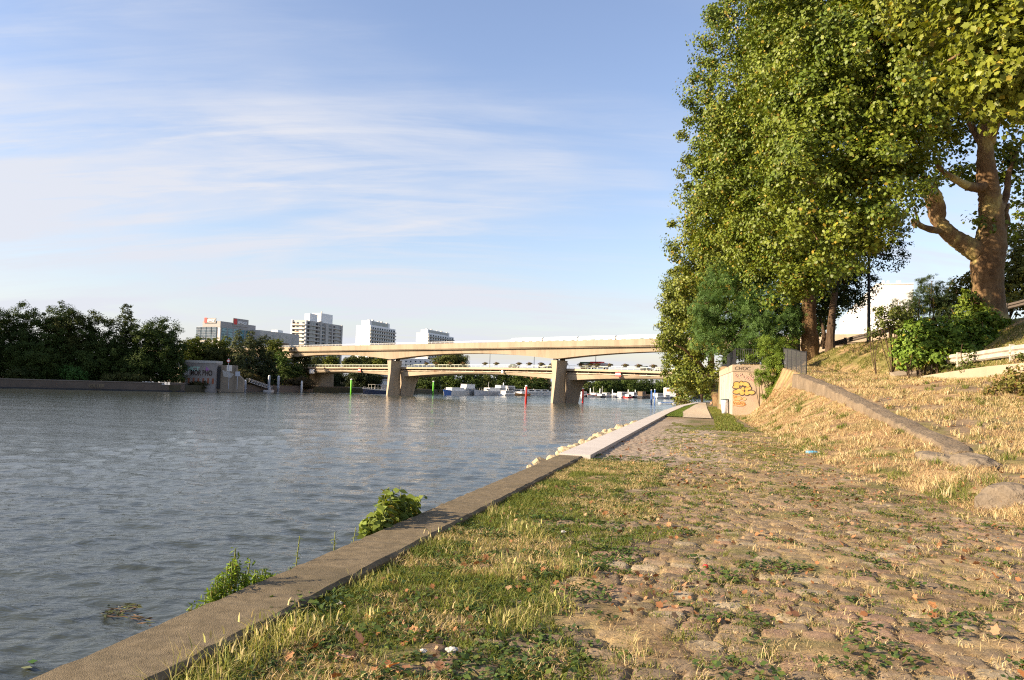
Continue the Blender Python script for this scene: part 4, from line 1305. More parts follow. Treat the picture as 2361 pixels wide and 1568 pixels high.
# --- office building with roof signs
p = corner(507.6, 752, 480); HO = at(507.6, 740.5, 480).z; hb_ = p.z
of = thing('office_building', (p.x, p.y, GZ), 'teal glazed office building with two illuminated roof signs', 'building')
of['label'] = 'teal glazed office building with white lettered signs on its roof'
m_off = mat('office_cream_panel', (.66, .60, .52), (.72, .66, .58), .1, .8)
m_offd = mat('office_grey_fascia', (.30, .285, .27), (.36, .34, .32), .1, .8)
LO, RO = 17.6, 35.0
mb = fr(p); mb.box(0, LO, 0, RO, GZ, hb_ - .5); mb.build('wall', m_off, of)
mb = fr(p); mb.box(-.4, LO - 4.6, -.3, RO - 1, hb_ - .497, HO); mb.build('roof_storey', m_offd, of)
FH = 3.35
TALL = 13.0
for k in range(4):        # lit face: tall glass bays over square windows
    a0 = 2.3 + k * 3.9
    mb = fr(p); mb.box(a0, a0 + 3.4, -.5, -.003, hb_ - .6 - TALL * .62, hb_ - .6); wb = mb.build('glass_bay', MAT['glass'], of)
    mb = fr(p)
    for q in range(5): mb.box(a0, a0 + 3.4, -.56, -.503, hb_ - .7 - q * 1.6, hb_ - .62 - q * 1.6)
    for q in range(3): mb.box(a0 + .8 + q * .85, a0 + .86 + q * .85, -.565, -.503, hb_ - .6 - TALL * .62, hb_ - .63)
    mb.build('bay_grid', MAT['grey'], wb)
    for q in range(6):
        z = hb_ - 12.2 - q * 4.6
        if z < 1: break
        mb = fr(p); mb.box(a0 + .45, a0 + 2.9, -.06, -.003, z, z + 2.6); wd = mb.build('window', MAT['glass'], of)
mb = fr(p)
for k in range(5): mb.box(1.9 + k * 3.9, 2.2 + k * 3.9, -.35, -.003, GZ, hb_ - 9.5)
mb.build('piers', m_off, of)
for k in range(6):        # shaded face
    b0 = 1.2 + k * 5.7
    for q, (zt, hh) in enumerate(((hb_ - .8, 9.6), (hb_ - 11.2, 8.5), (hb_ - 20.5, 8.5))):
        mb = fr(p); mb.box(-.5, -.003, b0, b0 + 4.6, zt - hh, zt); wb = mb.build('glass_bay', MAT['glass_t'], of)
        mb = fr(p)
        for r_ in range(6): mb.box(-.56, -.503, b0, b0 + 4.6, zt - (r_ + .5) * hh / 6, zt - (r_ + .5) * hh / 6 + .14)
        for r_ in range(4): mb.box(-.565, -.503, b0 + .7 + r_ * 1.1, b0 + .82 + r_ * 1.1, zt - hh, zt)
        mb.build('bay_grid', MAT['black'], wb)
mb = fr(p); mb.box(-.35, -.003, .1, RO, GZ, hb_ - .6); mb.build('side_cladding', m_offd, of)
# lower glazed wing at the right end, sign panels
mb = fr(p); mb.box(.3, 9, RO + .003, RO + 8, GZ, hb_ - 2.5); mb.build('glass_wing', MAT['glass_t'], of)
mb = fr(p); mb.box(-.75, -.403, 11.0, 26.0, HO - 1.9, HO + 3.0); sg = mb.build('sign_panel', m_offd, of)
mb = fr(p); mb.box(-.95, -.753, 11.6, 14.6, HO - .9, HO + 2.6); mb.build('sign_logo', MAT['red'], sg)
m_sign = mat('sign_letters', (.80, .80, .78))
text('lettering', 'EIFFAGE', m_sign, sg, p - UP * p.z + AL * -.9 + AX * 15.0 + UP * (HO - .3), AX, UP, 2.35, .1, .25, .05, 1.05)
mb = fr(p); mb.box(2.9, 11.6, -.75, -.303, HO - 1.2, HO + 1.9); sg2 = mb.build('sign_panel', m_offd, of)
mb = fr(p); mb.box(9.4, 11.3, -.95, -.753, HO - .9, HO + 2.1); mb.build('sign_logo', MAT['red'], sg2)
text('lettering', 'EIFFAGE', m_sign, sg2, p - UP * p.z + AL * 9.2 + AX * -.9 + UP * (HO - .4), -AL, UP, 2.1, .1, .25, .05, .72)

# --- low grey apartment building beside the office
p = corner(600, 761, 505)
gb = thing('apartment_block', (p.x, p.y, GZ), 'low grey apartment block with brown balconies right of the glazed office', 'building')
mb = fr(p); mb.box(0, 10, 0, 44, GZ, p.z); mb.build('wall', MAT['wall_g'], gb)
for k in range(4):
    z = p.z - 3.6 - k * 3.2
    for j in range(5): win('gb', (p, (-.07, 6 + j * 7.4, z), (.09, 1.8, 1.7)), 'window', MAT['dark'] if (j + k) % 2 else MAT['glass'], gb)
    if k:
        mb = fr(p); mb.box(-1.5, -.003, 14, 30, z - 1.0, z - .1); mb.build('balcony', mat('brown_balcony', (.25, .17, .12)), gb)
mb = fr(p); mb.box(1, 6, 20, 26, p.z + .003, p.z + 1.6); mb.build('roof_block', MAT['wall_w'], gb)

# --- big white slab building on the right bank
p = corner(2022, 656.6, 290); hR = p.z
wb_ = thing('apartment_building', (p.x, p.y, 3), 'huge white slab building behind the dark guard rail on the right bank', 'building')
AR, BR = Vector((.951, -.308, 0)).normalized(), Vector((.308, .951, 0)).normalized()


def fr2(): return MB((p.x, p.y, 0), AR, BR, UP)


mb = fr2(); mb.box(0, 12.2, 0, 150, -2, hR); mb.build('wall', mat('bright_white_render', (.60, .59, .57), (.66, .65, .63), .05, .85), wb_)
mb = fr2(); mb.box(-.25, 12.4, -.25, 150.2, hR + .003, hR + .5); mb.build('roof_edge', MAT['wall_c'], wb_)
mb = fr2()
for a, b in ((2.2, 3), (3.9, 3.5), (7.2, 4), (8.0, 4), (3, 26), (6, 50)): mb.box(a, a + .7, b, b + .9, hR + .503, hR + 1.9)
mb.build('chimneys', MAT['wall_c'], wb_)
m_wp = mat('pale_blind', (.30, .31, .32), (.20, .21, .23), .3, .6)
key2 = {}
cnt = 0; rest = MB((p.x, p.y, 0), AR, BR, UP)
for k in range(13):
    z = hR - 3.6 - k * 2.85
    for j in range(30):
        b = 3 + j * 4.9
        if j < 7:
            mb = fr2(); mb.box(-.07, -.003, b, b + 1.5, z, z + 1.4); mb.build('window', m_wp, wb_); cnt += 1
        else:
            rest.box(-.07, -.003, b, b + 1.5, z, z + 1.4)
rs_ = rest.build('distant_windows', m_wp, wb_); rs_['kind'] = 'stuff'
mb = fr2(); mb.prism([(0.2, hR - 17), (1.6, hR - 12.5), (3.5, hR - 11), (6, hR - 10), (8.5, hR - 6.5), (10.4, hR - 7), (12, hR - 9.5), (12, hR - 13), (9.5, hR - 10), (7, hR - 12), (4.5, hR - 14), (1.5, hR - 17)], -.02, -.004)
mb.build('mountain_mural', mat('faint_pink_mural', (.74, .69, .67)), wb_)

# distant orange block behind the harbour trees
p = at(1230, 861, 640)
ob = thing('apartment_block', (p.x, p.y, GZ), 'orange brick block peeking over trees left of the right pier', 'building')
mb = fr(p); mb.box(-12, 10, 0, 10, GZ, p.z); mb.build('wall', mat('orange_brick', (.46, .24, .13), (.52, .30, .18), .4, .9), ob)
for k in range(3):
    for j in range(4): win('ob', (p, (-9 + j * 4.6, -.06, p.z - 3 - 3 * k), (1.5, .08, 1.5)), 'window', MAT['glass'], ob)
p = at(1536, 894, 560)
hl = thing('boat_hall', (p.x, p.y, GZ), 'white boathouse with orange band at the right end of the harbour', 'building')
mb = MB((p.x, p.y, 0)); mb.box(0, 7, 0, 9, GZ - 1, p.z); mb.build('wall', MAT['wall_w'], hl)
mb = MB((p.x, p.y, 0)); mb.box(.3, 6.2, -.05, -.003, p.z - 2.6, p.z - 1.1); mb.build('band', mat('orange_panel', (.50, .22, .08)), hl)
mb = MB((p.x, p.y, 0)); mb.box(7.8, 18, 0, 9, GZ - 1, p.z - .6); mb.build('annex', MAT['wall_w'], hl)
mb = MB((p.x, p.y, 0)); mb.box(7.003, 7.797, .5, 8, GZ - 1, p.z - 1); mb.build('link', MAT['grey'], hl)
# ================================================================== markers, mooring posts, boats, left bank works
def marker(x, y, ht, m, label, grp, name='marker_pole', r=.22):
    p = onz(x, y, WATER); g = thing(name, p, label, 'marker pole', grp)
    mb = MB(p); mb.lathe([(r, -2.5), (r, ht * .93), (r * .75, ht * .95)], n=12); mb.build('pole', m, g, smooth=True)
    mb = MB(p); mb.lathe([(r * .7, ht * .952), (r * 1.15, ht * .97), (r * 1.15, ht * 1.02), (r * .5, ht * 1.05)], n=10); mb.build('cap', MAT['white'], g, smooth=True)


def px_h(x, y0, y1):
    p = onz(x, y0, WATER); return (y0 - y1) * p.y / FX, p


for x, y0, y1, m, lab in ((1212.5, 929.5, 890, 'red', 'red marker pole left of the right pier'), (1343.5, 928.5, 896, 'red', 'red marker pole right of the right pier')):
    h, p = px_h(x, y0, y1); marker(x, y0, h, MAT[m], lab, 'red channel markers', r=.35)
for x, y0, y1, m, lab in ((809, 908.5, 875, 'green', 'tall bright green marker pole left of the left pier'), (998.5, 910.5, 880, 'green', 'green marker pole right of the left pier in front of the blue bowed barge')):
    h, p = px_h(x, y0, y1); marker(x, y0, h, MAT[m], lab, 'green channel markers', r=.36)

pj = None
def wlp(x): return onz(x, float(np.interp(x, [q[0] for q in WL], [q[1] for q in WL])), WATER)


for x, y0, y1, w_, lab in ((569.5, 902.5, 877, 5.5, 'short grey mooring post at the top end of the gangway'), (629.5, 903.5, 865, 5.5, 'tall grey mooring post at the foot of the gangway'), (650.5, 903.2, 866.5, 5.5, 'tall grey mooring post with pale top right of the gangway foot'), (703.5, 905, 879, 4.8, 'white pointed mooring post standing alone right of the gangway')):
    h, p = px_h(x, y0, y1); p = wlp(x) - Vector((0, 2.5 if x < 600 else 6, 0)); r = w_ * p.y / FX / 2
    g = thing('mooring_post', p, lab, 'mooring post', 'mooring posts at the left bank landing')
    mb = MB(p); mb.lathe([(r, -2.5), (r, h * .9), (r * .95, h * .93)], n=14); mb.build('pile', MAT['white'] if x > 700 else MAT['grey'], g, smooth=True)
    mb = MB(p); mb.lathe([(r * .95, h * .932), (r * .7, h * .97), (.05, h * (1.05 if h < 6 else .985))], n=14); mb.build('cap', MAT['white'], g, smooth=True)
    mb = MB(p); mb.lathe([(r * 1.02, h * .25), (r * 1.35, h * .27), (r * 1.35, h * .3), (r * 1.02, h * .32)], n=14); mb.build('collar', MAT['grey'], g)

# gangway with truss sides
pa, pb = wlp(573), wlp(632)
pa = Vector((pa.x, pa.y - 1.6, WATER + 3.9)); pb = Vector((pb.x, pb.y - 4.0, WATER + .85))
gw = thing('gangway', pa, 'sloping metal footbridge with lattice sides down to the landing', 'gangway')
d = (pb - pa); side = Vector((-d.y, d.x, 0)).normalized() * .7
m_gw = mat('gangway_metal', (.50, .46, .43), (.58, .54, .5), 1, .5)
for s_ in (-1, 1):
    mb = MB(); o1, o2 = pa + side * s_, pb + side * s_; hh = UP * 1.35; nseg = 9
    mb.tube([o1, o2], .09, 5); mb.tube([o1 + hh, o2 + hh], .09, 5)
    for k in range(nseg):
        q1 = o1.lerp(o2, k / nseg); q2 = o1.lerp(o2, (k + 1) / nseg); qm = o1.lerp(o2, (k + .5) / nseg)
        mb.tube([q1, qm + hh], .05, 4); mb.tube([qm + hh, q2], .05, 4); mb.tube([q1, q1 + hh], .04, 4)
    mb.build('truss', m_gw, gw)
mb = MB(); sd = side
mb.loft([[tuple(pa - sd), tuple(pa + sd), tuple(pa + sd - UP * .1), tuple(pa - sd - UP * .1)], [tuple(pb - sd), tuple(pb + sd), tuple(pb + sd - UP * .1), tuple(pb - sd - UP * .1)]]); mb.build('deck', MAT['kerbwall'], gw)
pc = wlp(622) - Vector((0, 5, 0)); pd = wlp(653) - Vector((0, 5, 0))
pt = thing('landing_pontoon', (pc + pd) / 2, 'low floating pontoon between the two tall grey posts', 'pontoon')
mb = MB(); mb.box(pc.x, pd.x, pc.y - 3.5, pc.y + .5, WATER - .3, WATER + .75); mb.build('float', m_gw, pt)
mb = MB()
for k in range(7):
    xx = pc.x + 2.2 + k * (pd.x - pc.x - 2.4) / 6; mb.tube([(xx, pc.y - 3.3, WATER + .75), (xx, pc.y - 3.3, WATER + 1.95)], .05, 4)
mb.tube([(pc.x + 2.2, pc.y - 3.3, WATER + 1.95), (pd.x - .2, pc.y - 3.3, WATER + 1.95)], .06, 4); mb.tube([(pc.x + 2.2, pc.y - 3.3, WATER + 1.3), (pd.x - .2, pc.y - 3.3, WATER + 1.3)], .05, 4); mb.build('railing', m_gw, pt)


# boats -----------------------------------------------------------
def boat(x0, x1, y, hull, label, name='boat', cat='boat', hh=1.3, cab=((.25, .75, 1.4),), bow=1, cabm=None, wind=True, mast=None, awning=None, stripe=None, stern_m=None, nport=0, bowpaint=None, depth=None, canvas=None, bw=None):
    pA, pB = onz(x0, y, WATER), onz(x1, y, WATER)
    c = (pA + pB) / 2
    L_ = (pB - pA).length; W_ = min(4.2, max(2.0, L_ * .26))
    if bw: W_ = bw
    ex = (pB - pA); ex.z = 0; ex.normalize()
    if bow < 0: ex = -ex
    ey = Vector((-ex.y, ex.x, 0)); c = c + Vector((0, W_ / 2, 0)); c.z = WATER
    g = thing(name, c, label, cat)
    F_ = lambda: MB(c, ex, ey, UP)
    rings = []
    for f in np.linspace(0, 1, 13):
        a = (f - .5) * L_; wd = W_ / 2 * (1 if f < .55 else max(.04, 1 - ((f - .55) / .45) ** 2.2)); rise = hh * (1 + .35 * max(0, (f - .5) / .5) ** 2 + .08 * max(0, (.25 - f)))
        rings.append([(a, -wd * .55, -.5), (a + (.0 if f < .9 else L_ * .03), -wd, rise), (a + (.0 if f < .9 else L_ * .03), wd, rise), (a, wd * .55, -.5)])
    mb = F_(); mb.loft(rings); ho = mb.build('hull', hull, g)
    if stripe:
        mb = F_(); mb.loft([[(r[1][0], r[1][1] * 1.012 - .01, r[1][2] - .32), (r[1][0], r[1][1] * 1.012 - .01, r[1][2] + .05), (r[2][0], r[2][1] * 1.012 + .01, r[2][2] + .05), (r[2][0], r[2][1] * 1.012 + .01, r[2][2] - .32)] for r in rings]); mb.build('gunwale', stripe, g)
    if bowpaint:
        mb = F_(); mb.loft([[(r[0][0], r[0][1] * 1.03 - .02, -.4), (r[1][0], r[1][1] * 1.03 - .02, r[1][2] - .05), (r[2][0], r[2][1] * 1.03 + .02, r[2][2] - .05), (r[3][0], r[3][1] * 1.03 + .02, -.4)] for r in rings[10:]]); mb.build('bow_paint', bowpaint, ho)
    if nport:
        mb = F_()
        for k in range(nport):
            a = -.4 * L_ + k * .72 * L_ / nport; mb.box(a, a + .55, -W_ / 2 - .03, -W_ / 2 + .15, hh * .5, hh * .5 + .35)
        mb.build('portholes', MAT['dark'], ho)
    for (f0, f1, ch) in cab:
        a0, a1 = (f0 - .5) * L_, (f1 - .5) * L_; w2 = W_ / 2 * .74
        z0 = hh * .96
        mb = F_(); mb.prism([(a0, z0), (a0 + .05, z0 + ch), (a1 - ch * .45, z0 + ch), (a1, z0)], -w2, w2); co = mb.build('cabin', cabm or MAT['boatw'], g)
        mb = F_(); mb.box(a0 - .1, a1 - ch * .35, -w2 - .12, w2 + .12, z0 + ch + .003, z0 + ch + .12); mb.build('cabin_roof', cabm or MAT['boatw'], co)
        if wind:
            n_ = max(2, min(6, int((a1 - a0) / 1.3)))
            for k in range(n_):
                wa = a0 + .3 + k * (a1 - a0 - ch * .45 - .4) / n_
                mb = F_(); mb.box(wa, wa + (a1 - a0 - ch * .45 - .4) / n_ * .68, -w2 - .03, -w2 + .04, z0 + ch * .34, z0 + ch * .88); mb.build('window', MAT['dark'], co)
    if awning:
        f0, f1, ah = awning; a0, a1 = (f0 - .5) * L_, (f1 - .5) * L_
        mb = F_(); mb.box(a0, a1, -W_ * .4, W_ * .4, hh + ah, hh + ah + .08); mb.build('awning', canvas or MAT['galv'], g)
        mb = F_()
        for a in np.linspace(a0 + .1, a1 - .1, 5):
            for b in (-W_ * .38, W_ * .38): mb.tube([(a, b, hh * .95), (a, b, hh + ah)], .05, 4)
        mb.build('awning_posts', MAT['galv'], g)
    if mast:
        mb = F_(); a = (mast[0] - .5) * L_; mb.tube([(a, 0, hh), (a, 0, hh + mast[1])], [.09, .05], 6); mb.build('mast', MAT['white'], g)
    mb = F_()
    for q in np.linspace(.55, .93, 6):
        r = rings[int(q * 12)]; mb.tube([r[1], (r[1][0], r[1][1], r[1][2] + .8)], .03, 4)
    mb.tube([(rings[int(q * 12)][1][0], rings[int(q * 12)][1][1], rings[int(q * 12)][1][2] + .8) for q in np.linspace(.55, .93, 6)], .03, 4)
    mb.build('pulpit_rail', MAT['white'], g)
    return g


BWm, BDm, BGm, NV = MAT['boatw'], MAT['boatd'], MAT['boatg'], MAT['navy']
boat(836, 902, 907.8, NV, 'navy barge with white gunwale and awning frame half hidden by the left pier', hh=1.9, cab=((.02, .30, 2.3),), bow=-1, stripe=BWm, awning=(.30, .74, 2.3), name='barge', nport=8, bw=4.5)
boat(1023, 1087.5, 911.2, BWm, 'white barge with bright blue bow right of the green pole', hh=2.1, cab=((.0, .36, 3.6), (.02, .38, 1.4), (.40, .86, 1.7)), bow=-1, name='barge', nport=9, bowpaint=MAT['blue'], bw=4.4)
boat(1094, 1161, 911.8, BGm, 'pale grey cruiser with upper deck beside the blue bowed barge', hh=2.3, cab=((.03, .25, 3.4), (.02, .62, 1.9)), bow=-1, name='motor_cruiser', nport=7, awning=(.62, .88, 1.6), canvas=MAT['dark'], mast=(.55, 5.0), bw=4.4)
boat(1156, 1270, 911.6, BWm, 'very long white houseboat with small square windows left of the right pier', hh=2.2, cab=((.04, .90, 1.5), (.05, .20, 3.3)), bow=1, name='houseboat', nport=10, bw=4.8)
boat(1157, 1186, 912.9, BWm, 'small white cabin boat lying before the long houseboat', hh=1.1, cab=((.1, .72, 1.7),), bow=1, name='motor_boat', mast=(.5, 3.2))
boat(1187, 1217, 912.6, MAT['wood'], 'varnished wooden boat touching the red pole left of the right pier', hh=1.2, cab=((.3, .7, 1.1),), bow=-1, name='wooden_boat', cabm=MAT['boatw'])
boat(1311, 1342, 914.8, BWm, 'white motor cruiser with tall rounded top just right of the right pier', hh=1.6, cab=((.05, .55, 1.4), (.12, .45, 2.9)), bow=1, name='motor_cruiser')
boat(1338, 1356, 915.5, BWm, 'small white cruiser behind the second red pole', hh=1.3, cab=((.1, .6, 2.0),), bow=1, name='motor_boat')
boat(1356, 1381, 916.0, BWm, 'white motor boat with red stripe in the row right of the second red pole', hh=1.4, cab=((.1, .55, 1.3),), bow=-1, name='motor_boat', stripe=MAT['red'], mast=(.5, 5))
boat(1379, 1397, 917.0, BDm, 'dark hulled sailing dinghy with cream cabin in the harbour row', hh=1.1, cab=((.2, .7, 1.2),), bow=1, name='motor_boat', mast=(.55, 6))
boat(1392, 1410, 916.8, BGm, 'light grey cabin boat between the dark dinghy and white launch', hh=1.4, cab=((.1, .6, 1.6),), bow=1, name='motor_boat')
boat(1414, 1428, 917.2, BWm, 'white launch with rounded cabin left of the glazed saloon boat', hh=1.2, cab=((.2, .8, 1.7),), bow=-1, name='motor_boat')
boat(1428, 1444, 917.6, BWm, 'white saloon boat with big cabin windows in the harbour', hh=1.2, cab=((.05, .9, 2.6),), bow=1, name='motor_boat')
boat(1443, 1458, 918.2, MAT['red'], 'red hulled little boat beside the white saloon boat', hh=1.0, cab=((.2, .65, 1.4),), bow=1, name='motor_boat')
boat(1456, 1478, 918.0, BDm, 'black hulled barge with white wheelhouse right of the red boat', hh=1.5, cab=((.05, .35, 2.3),), bow=1, name='barge', stripe=BGm)
boat(1476, 1508, 918.9, BDm, 'dark barge with brown shed cabin on deck in the harbour', hh=1.6, cab=((.02, .30, 2.8), (.35, .8, .9)), bow=1, name='barge', cabm=mat('brown_shed', (.20, .14, .09)))
boat(1510, 1549, 919.8, BWm, 'white houseboat with open blue framed deck near the trees', hh=1.3, cab=((.04, .42, 2.4), (.5, .78, 1.3)), bow=1, name='houseboat', awning=(.45, .95, 2.2))
boat(1548, 1592, 920.6, BDm, 'dark barge with pale deck lying below the boathouse', hh=1.4, cab=((.2, .5, 1.0),), bow=-1, name='barge', stripe=BWm, cabm=BGm)

WP = [('leftmost slim white pile, before the long houseboat', 1160, 893, 910), ('slim white pile behind the small cabin boat stern', 1186, 894, 911), ('slim white pile beside the varnished wooden boat', 1210, 893, 912), ('slim white pile right of the left red pole, before the houseboat', 1230, 897, 911.8), ('slim white pile right of the second red pole', 1362, 895, 914), ('slim white pile above the dark sailing dinghy', 1384.5, 896, 914.8), ('slim white pile left of the white launch', 1413.5, 898.5, 916.2), ('slim white pile rising behind the red boat', 1450, 898.5, 916.8), ('slim white pile behind the black barge with white wheelhouse', 1466.5, 899, 917.2), ('rightmost slim white pile, near the boathouse', 1543, 904, 919.2)]
p0 = None
for lab, x, y1, y0 in WP:
    h, p = px_h(x, y0, y1); p = p + Vector((0, 3.5, 0))
    if p0 is None:
        p0 = thing('mooring_pile', p, lab, 'mooring pile', 'white mooring piles in the harbour')
        mb = MB(p); mb.lathe([(.30, -2), (.30, 7.0)], n=10); mb.build('pile', MAT['white'], p0, smooth=True)
        mb = MB(p); mb.lathe([(.34, 7.003), (.34, 7.12), (.08, 7.5)], n=10); mb.build('cap', MAT['white'], p0, smooth=True); h0 = 7.4
    else:
        c = copy_tree(p0); c.location = p; c['label'] = lab; c.scale = (1, 1, h / h0)
# pale blue posts and floating platform near the right bank
for x, y0, y1, lab in ((1501.5, 932.5, 899, 'pale blue post left of its twin by the floating platform'), (1509.5, 932, 898, 'pale blue post nearer the floating platform')):
    h, p = px_h(x, y0, y1); g = thing('mooring_pile', p, lab, 'mooring pile', 'blue posts of the floating platform')
    mb = MB(p); mb.lathe([(.24, -2), (.24, h * .96)], n=10); mb.build('pile', MAT['blue'], g, smooth=True)
    mb = MB(p); mb.lathe([(.28, h * .963), (.28, h), (.05, h * 1.02)], n=10); mb.build('cap', MAT['white'], g, smooth=True)
pa, pb = onz(1519, 931.5, WATER), onz(1546, 931.5, WATER)
fp_ = thing('floating_platform', (pa + pb) / 2, 'low floating platform with white drums beside the blue posts', 'pontoon')
mb = MB(); mb.box(pa.x + .8, pb.x - .8, pa.y, pa.y + 2.2, WATER + .55, WATER + .75); mb.build('deck', MAT['blue'], fp_)
for xx in (pa.x + .6, pb.x - .6):
    mb = MB(); mb.tube([(xx, pa.y - .2, WATER + .25), (xx, pa.y + 2.4, WATER + .25)], .42, 10); mb.build('drum', MAT['white'], fp_)
mb = MB(); mb.box(pa.x - 5, pb.x + 9, pa.y + 2.3, pa.y + 2.6, WATER - .1, WATER + .12); mb.build('boom', MAT['boatg'], fp_)

# left bank quay, graffiti wall and small works -----------------------------------------------
def wl_pts(x0, x1, n): return [onz(x, np.interp(x, [q[0] for q in WL], [q[1] for q in WL]), WATER) for x in np.linspace(x0, x1, n)]


lq = wl_pts(-1200, 425, 40)
g = thing('quay_wall', lq[-12], 'long grey brown far quay wall below the dark trees on the left bank', 'wall')
m_lq = mat('far_quay_stone', (.10, .078, .06), (.14, .108, .083), .3, .9, .2, 3, dirt=(.065, .052, .042), dscale=.15)  # stone darkened to hold the shadow this wall stands in
mb = MB(); path_wall(mb, [p + Vector((0, -.45, 2.75)) for p in lq], .8, 2.3); mb.build('wall_face', m_lq, g)
mb = MB(); path_wall(mb, [p + Vector((0, -.45, 3.05)) for p in lq], 1.1, .297); mb.build('coping', mat('far_coping', (.15, .125, .105), (.19, .16, .13), .5, .9), g)
mb = MB(); path_wall(mb, [p + Vector((0, -.9, .45)) for p in lq], 1.9, 1.5); mb.build('footing', MAT['dark'], g)
pgr = onz(345, 902, WATER)
for k in range(9):
    if k in (4,): continue
    xk = pgr.x - 2.2 + k * 1.05
    mb = MB((xk, pgr.y - 1.25 + .06 * (k * 1.05 - 2), WATER)); mb.prism([(0, 2.3), (.15, 3.2 + .12 * (k % 2)), (.9, 3.15), (.8, 2.75), (.95, 2.35)], -.05, 0); mb.build('white_graffiti', MAT['white'] if k < 6 else MAT['boatg'], g)
text('faded_graffiti', 'GOLLER', mat('faded_ochre_paint', (.17, .135, .075)), g, Vector((onz(205, 899, WATER).x, onz(205, 899, WATER).y - 1.45, WATER + .95)), (1, .06, 0), UP, 1.5, .02, 0, .02)
lq2 = wl_pts(500, 800, 16)
g = thing('quay_wall', lq2[5], 'low dark quay wall behind the gangway on the left bank', 'wall')
mb = MB(); path_wall(mb, [p + Vector((0, .6, 2.5)) for p in lq2], .8, 5); mb.build('wall_face', mat('dark_quay_stone', (.12, .095, .075), (.16, .125, .1), .3, .9), g)
mb = MB(); path_wall(mb, [p + Vector((0, .6, 2.72)) for p in lq2], 1.0, .217); mb.build('coping', m_lq, g)

pw0, pw1 = at(419, 871, 283), at(497, 871, 283)
zb = onz(450, 893, WATER).z
gz0 = WATER + 1.2
zt0, zt1 = at(430, 829, 283).z, at(493, 833, 283).z
zt = (zt0 + zt1) / 2
ew = (pw1 - pw0); ew.z = 0; Lw = ew.length; ew.normalize(); nw = Vector((ew.y, -ew.x, 0))
gwl = thing('graffiti_wall', (pw0.x, pw0.y, gz0), 'tall grey block wall with big black and mint graffiti letters on the left bank', 'wall')
m_gwl = mat('grey_block_wall', (.27, .24, .215), (.33, .295, .27), .5, .9, .2, 3, dirt=(.19, .17, .15), dscale=.3)
FW = lambda: MB((pw0.x, pw0.y, 0), ew, -nw, UP)
mb = FW(); mb.box(0, Lw, 0, 6, gz0 - 2, zt - .9); mb.build('wall_face', m_gwl, gwl)
mb = FW(); mb.box(-.1, Lw + .1, -.12, 6.1, zt - .897, zt); mb.build('coping', MAT['wall_g'], gwl)
sc_ = 283 / FX
m_mint = mat('mint_paint', (.36, .52, .44)); m_mag = mat('purple_paint', (.36, .16, .36)); m_terra = mat('terracotta_paint', (.30, .10, .05))


def wp(x, y): q = at(x, y, 283); return Vector((pw0.x, pw0.y, 0)) + ew * ((q.x - pw0.x) / ew.x) + nw * .02 + UP * q.z


text('graffiti', 'MCT', m_mint, gwl, wp(432, 854.5) + nw * .03, ew, UP, 2.1, .02, 0, .14)
text('graffiti', 'MOR BHO', m_blk, gwl, wp(439, 864.5) + nw * .03, ew, UP, 2.6, .02, 0, .10, .66)
text('graffiti', 'GOT', MAT['white'], gwl, wp(420, 863) + nw * .03, ew, UP, 1.9, .02, 0, .08, .6)
mb = FW()
for k in range(7): mb.box(.5 + k * 1.75, 1.15 + k * 1.75, -.05, -.003, zt - 8.4, zt - 6.4)
mb.build('painted_panels', m_terra, gwl)
mb = FW(); mb.prism([(1.2, zt - 3.4), (2.2, zt - 1.8), (2.6, zt - 3.8)], -.04, -.003); mb.prism([(8.6, zt - 2.0), (9.9, zt - 3.4), (8.4, zt - 3.9)], -.04, -.003); mb.build('purple_paint', m_mag, gwl)
# dark side recess, ramp and signs right of that wall
q0 = at(499, 845, 284)
rm = thing('concrete_ramp', (q0.x, q0.y, gz0), 'concrete side wall with white paint stepping down right of the graffiti wall', 'wall')
mb = MB((q0.x, q0.y, 0)); mb.prism([(0, gz0 - 1), (0, q0.z + .6), (6.8, q0.z + .6), (6.8, q0.z - 2), (9.5, q0.z - 4.5), (9.5, gz0 - 1)], 1.2, 3.0); mb.build('side_wall', MAT['concrete_dk'], rm)
mb = MB((q0.x, q0.y, 0)); mb.box(0, 1.2, .3, 1.197, gz0, q0.z); mb.build('dark_door', MAT['dark'], rm)
mb = MB((q0.x, q0.y, 0)); mb.prism([(1.8, q0.z - 1.2), (6.2, q0.z - 2.6), (5.0, q0.z - 4.0), (2.4, q0.z - 3.6)], 1.1, 1.197); mb.build('white_paint_patch', MAT['wall_g'], rm)
for x, y, w_, h_, m_, lab in ((529, 849, 1.9, 2.2, MAT['wall_c'], 'small cream board fixed above the dark ramp door'), (548, 862, 1.7, 1.7, MAT['grey'], 'small grey board right of the painted ramp wall')):
    q = at(x, y, 283); g = thing('notice_board', (q.x, q.y, gz0), lab, 'sign')
    mb = MB(q); mb.box(-w_ / 2, w_ / 2, -.06, 0, -h_ / 2, h_ / 2); mb.build('panel', m_, g)
    mb = MB(q); mb.box(-.08, .08, .003, .12, gz0 - q.z, h_ / 2); mb.build('post', MAT['grey'], g)
q = at(527, 832, 281)
g = thing('traffic_sign', (q.x, q.y, q.z - 3.5), 'small white round sign on a post above the graffiti wall end', 'sign')
mb = MB(q); mb.loft([[(.62 * math.cos(a), b, .62 * math.sin(a)) for a in np.linspace(0, 2 * math.pi, 20, endpoint=False)] for b in (-.1, 0)]); mb.build('disc', MAT['red'], g)
mb = MB(q); mb.loft([[(.44 * math.cos(a), b, .44 * math.sin(a)) for a in np.linspace(0, 2 * math.pi, 20, endpoint=False)] for b in (-.13, -.103)]); mb.build('disc_face', MAT['white'], g)
mb = MB(q); mb.box(-.08, .08, .003, .16, -4.5, 1.0); mb.build('post', MAT['grey'], g)
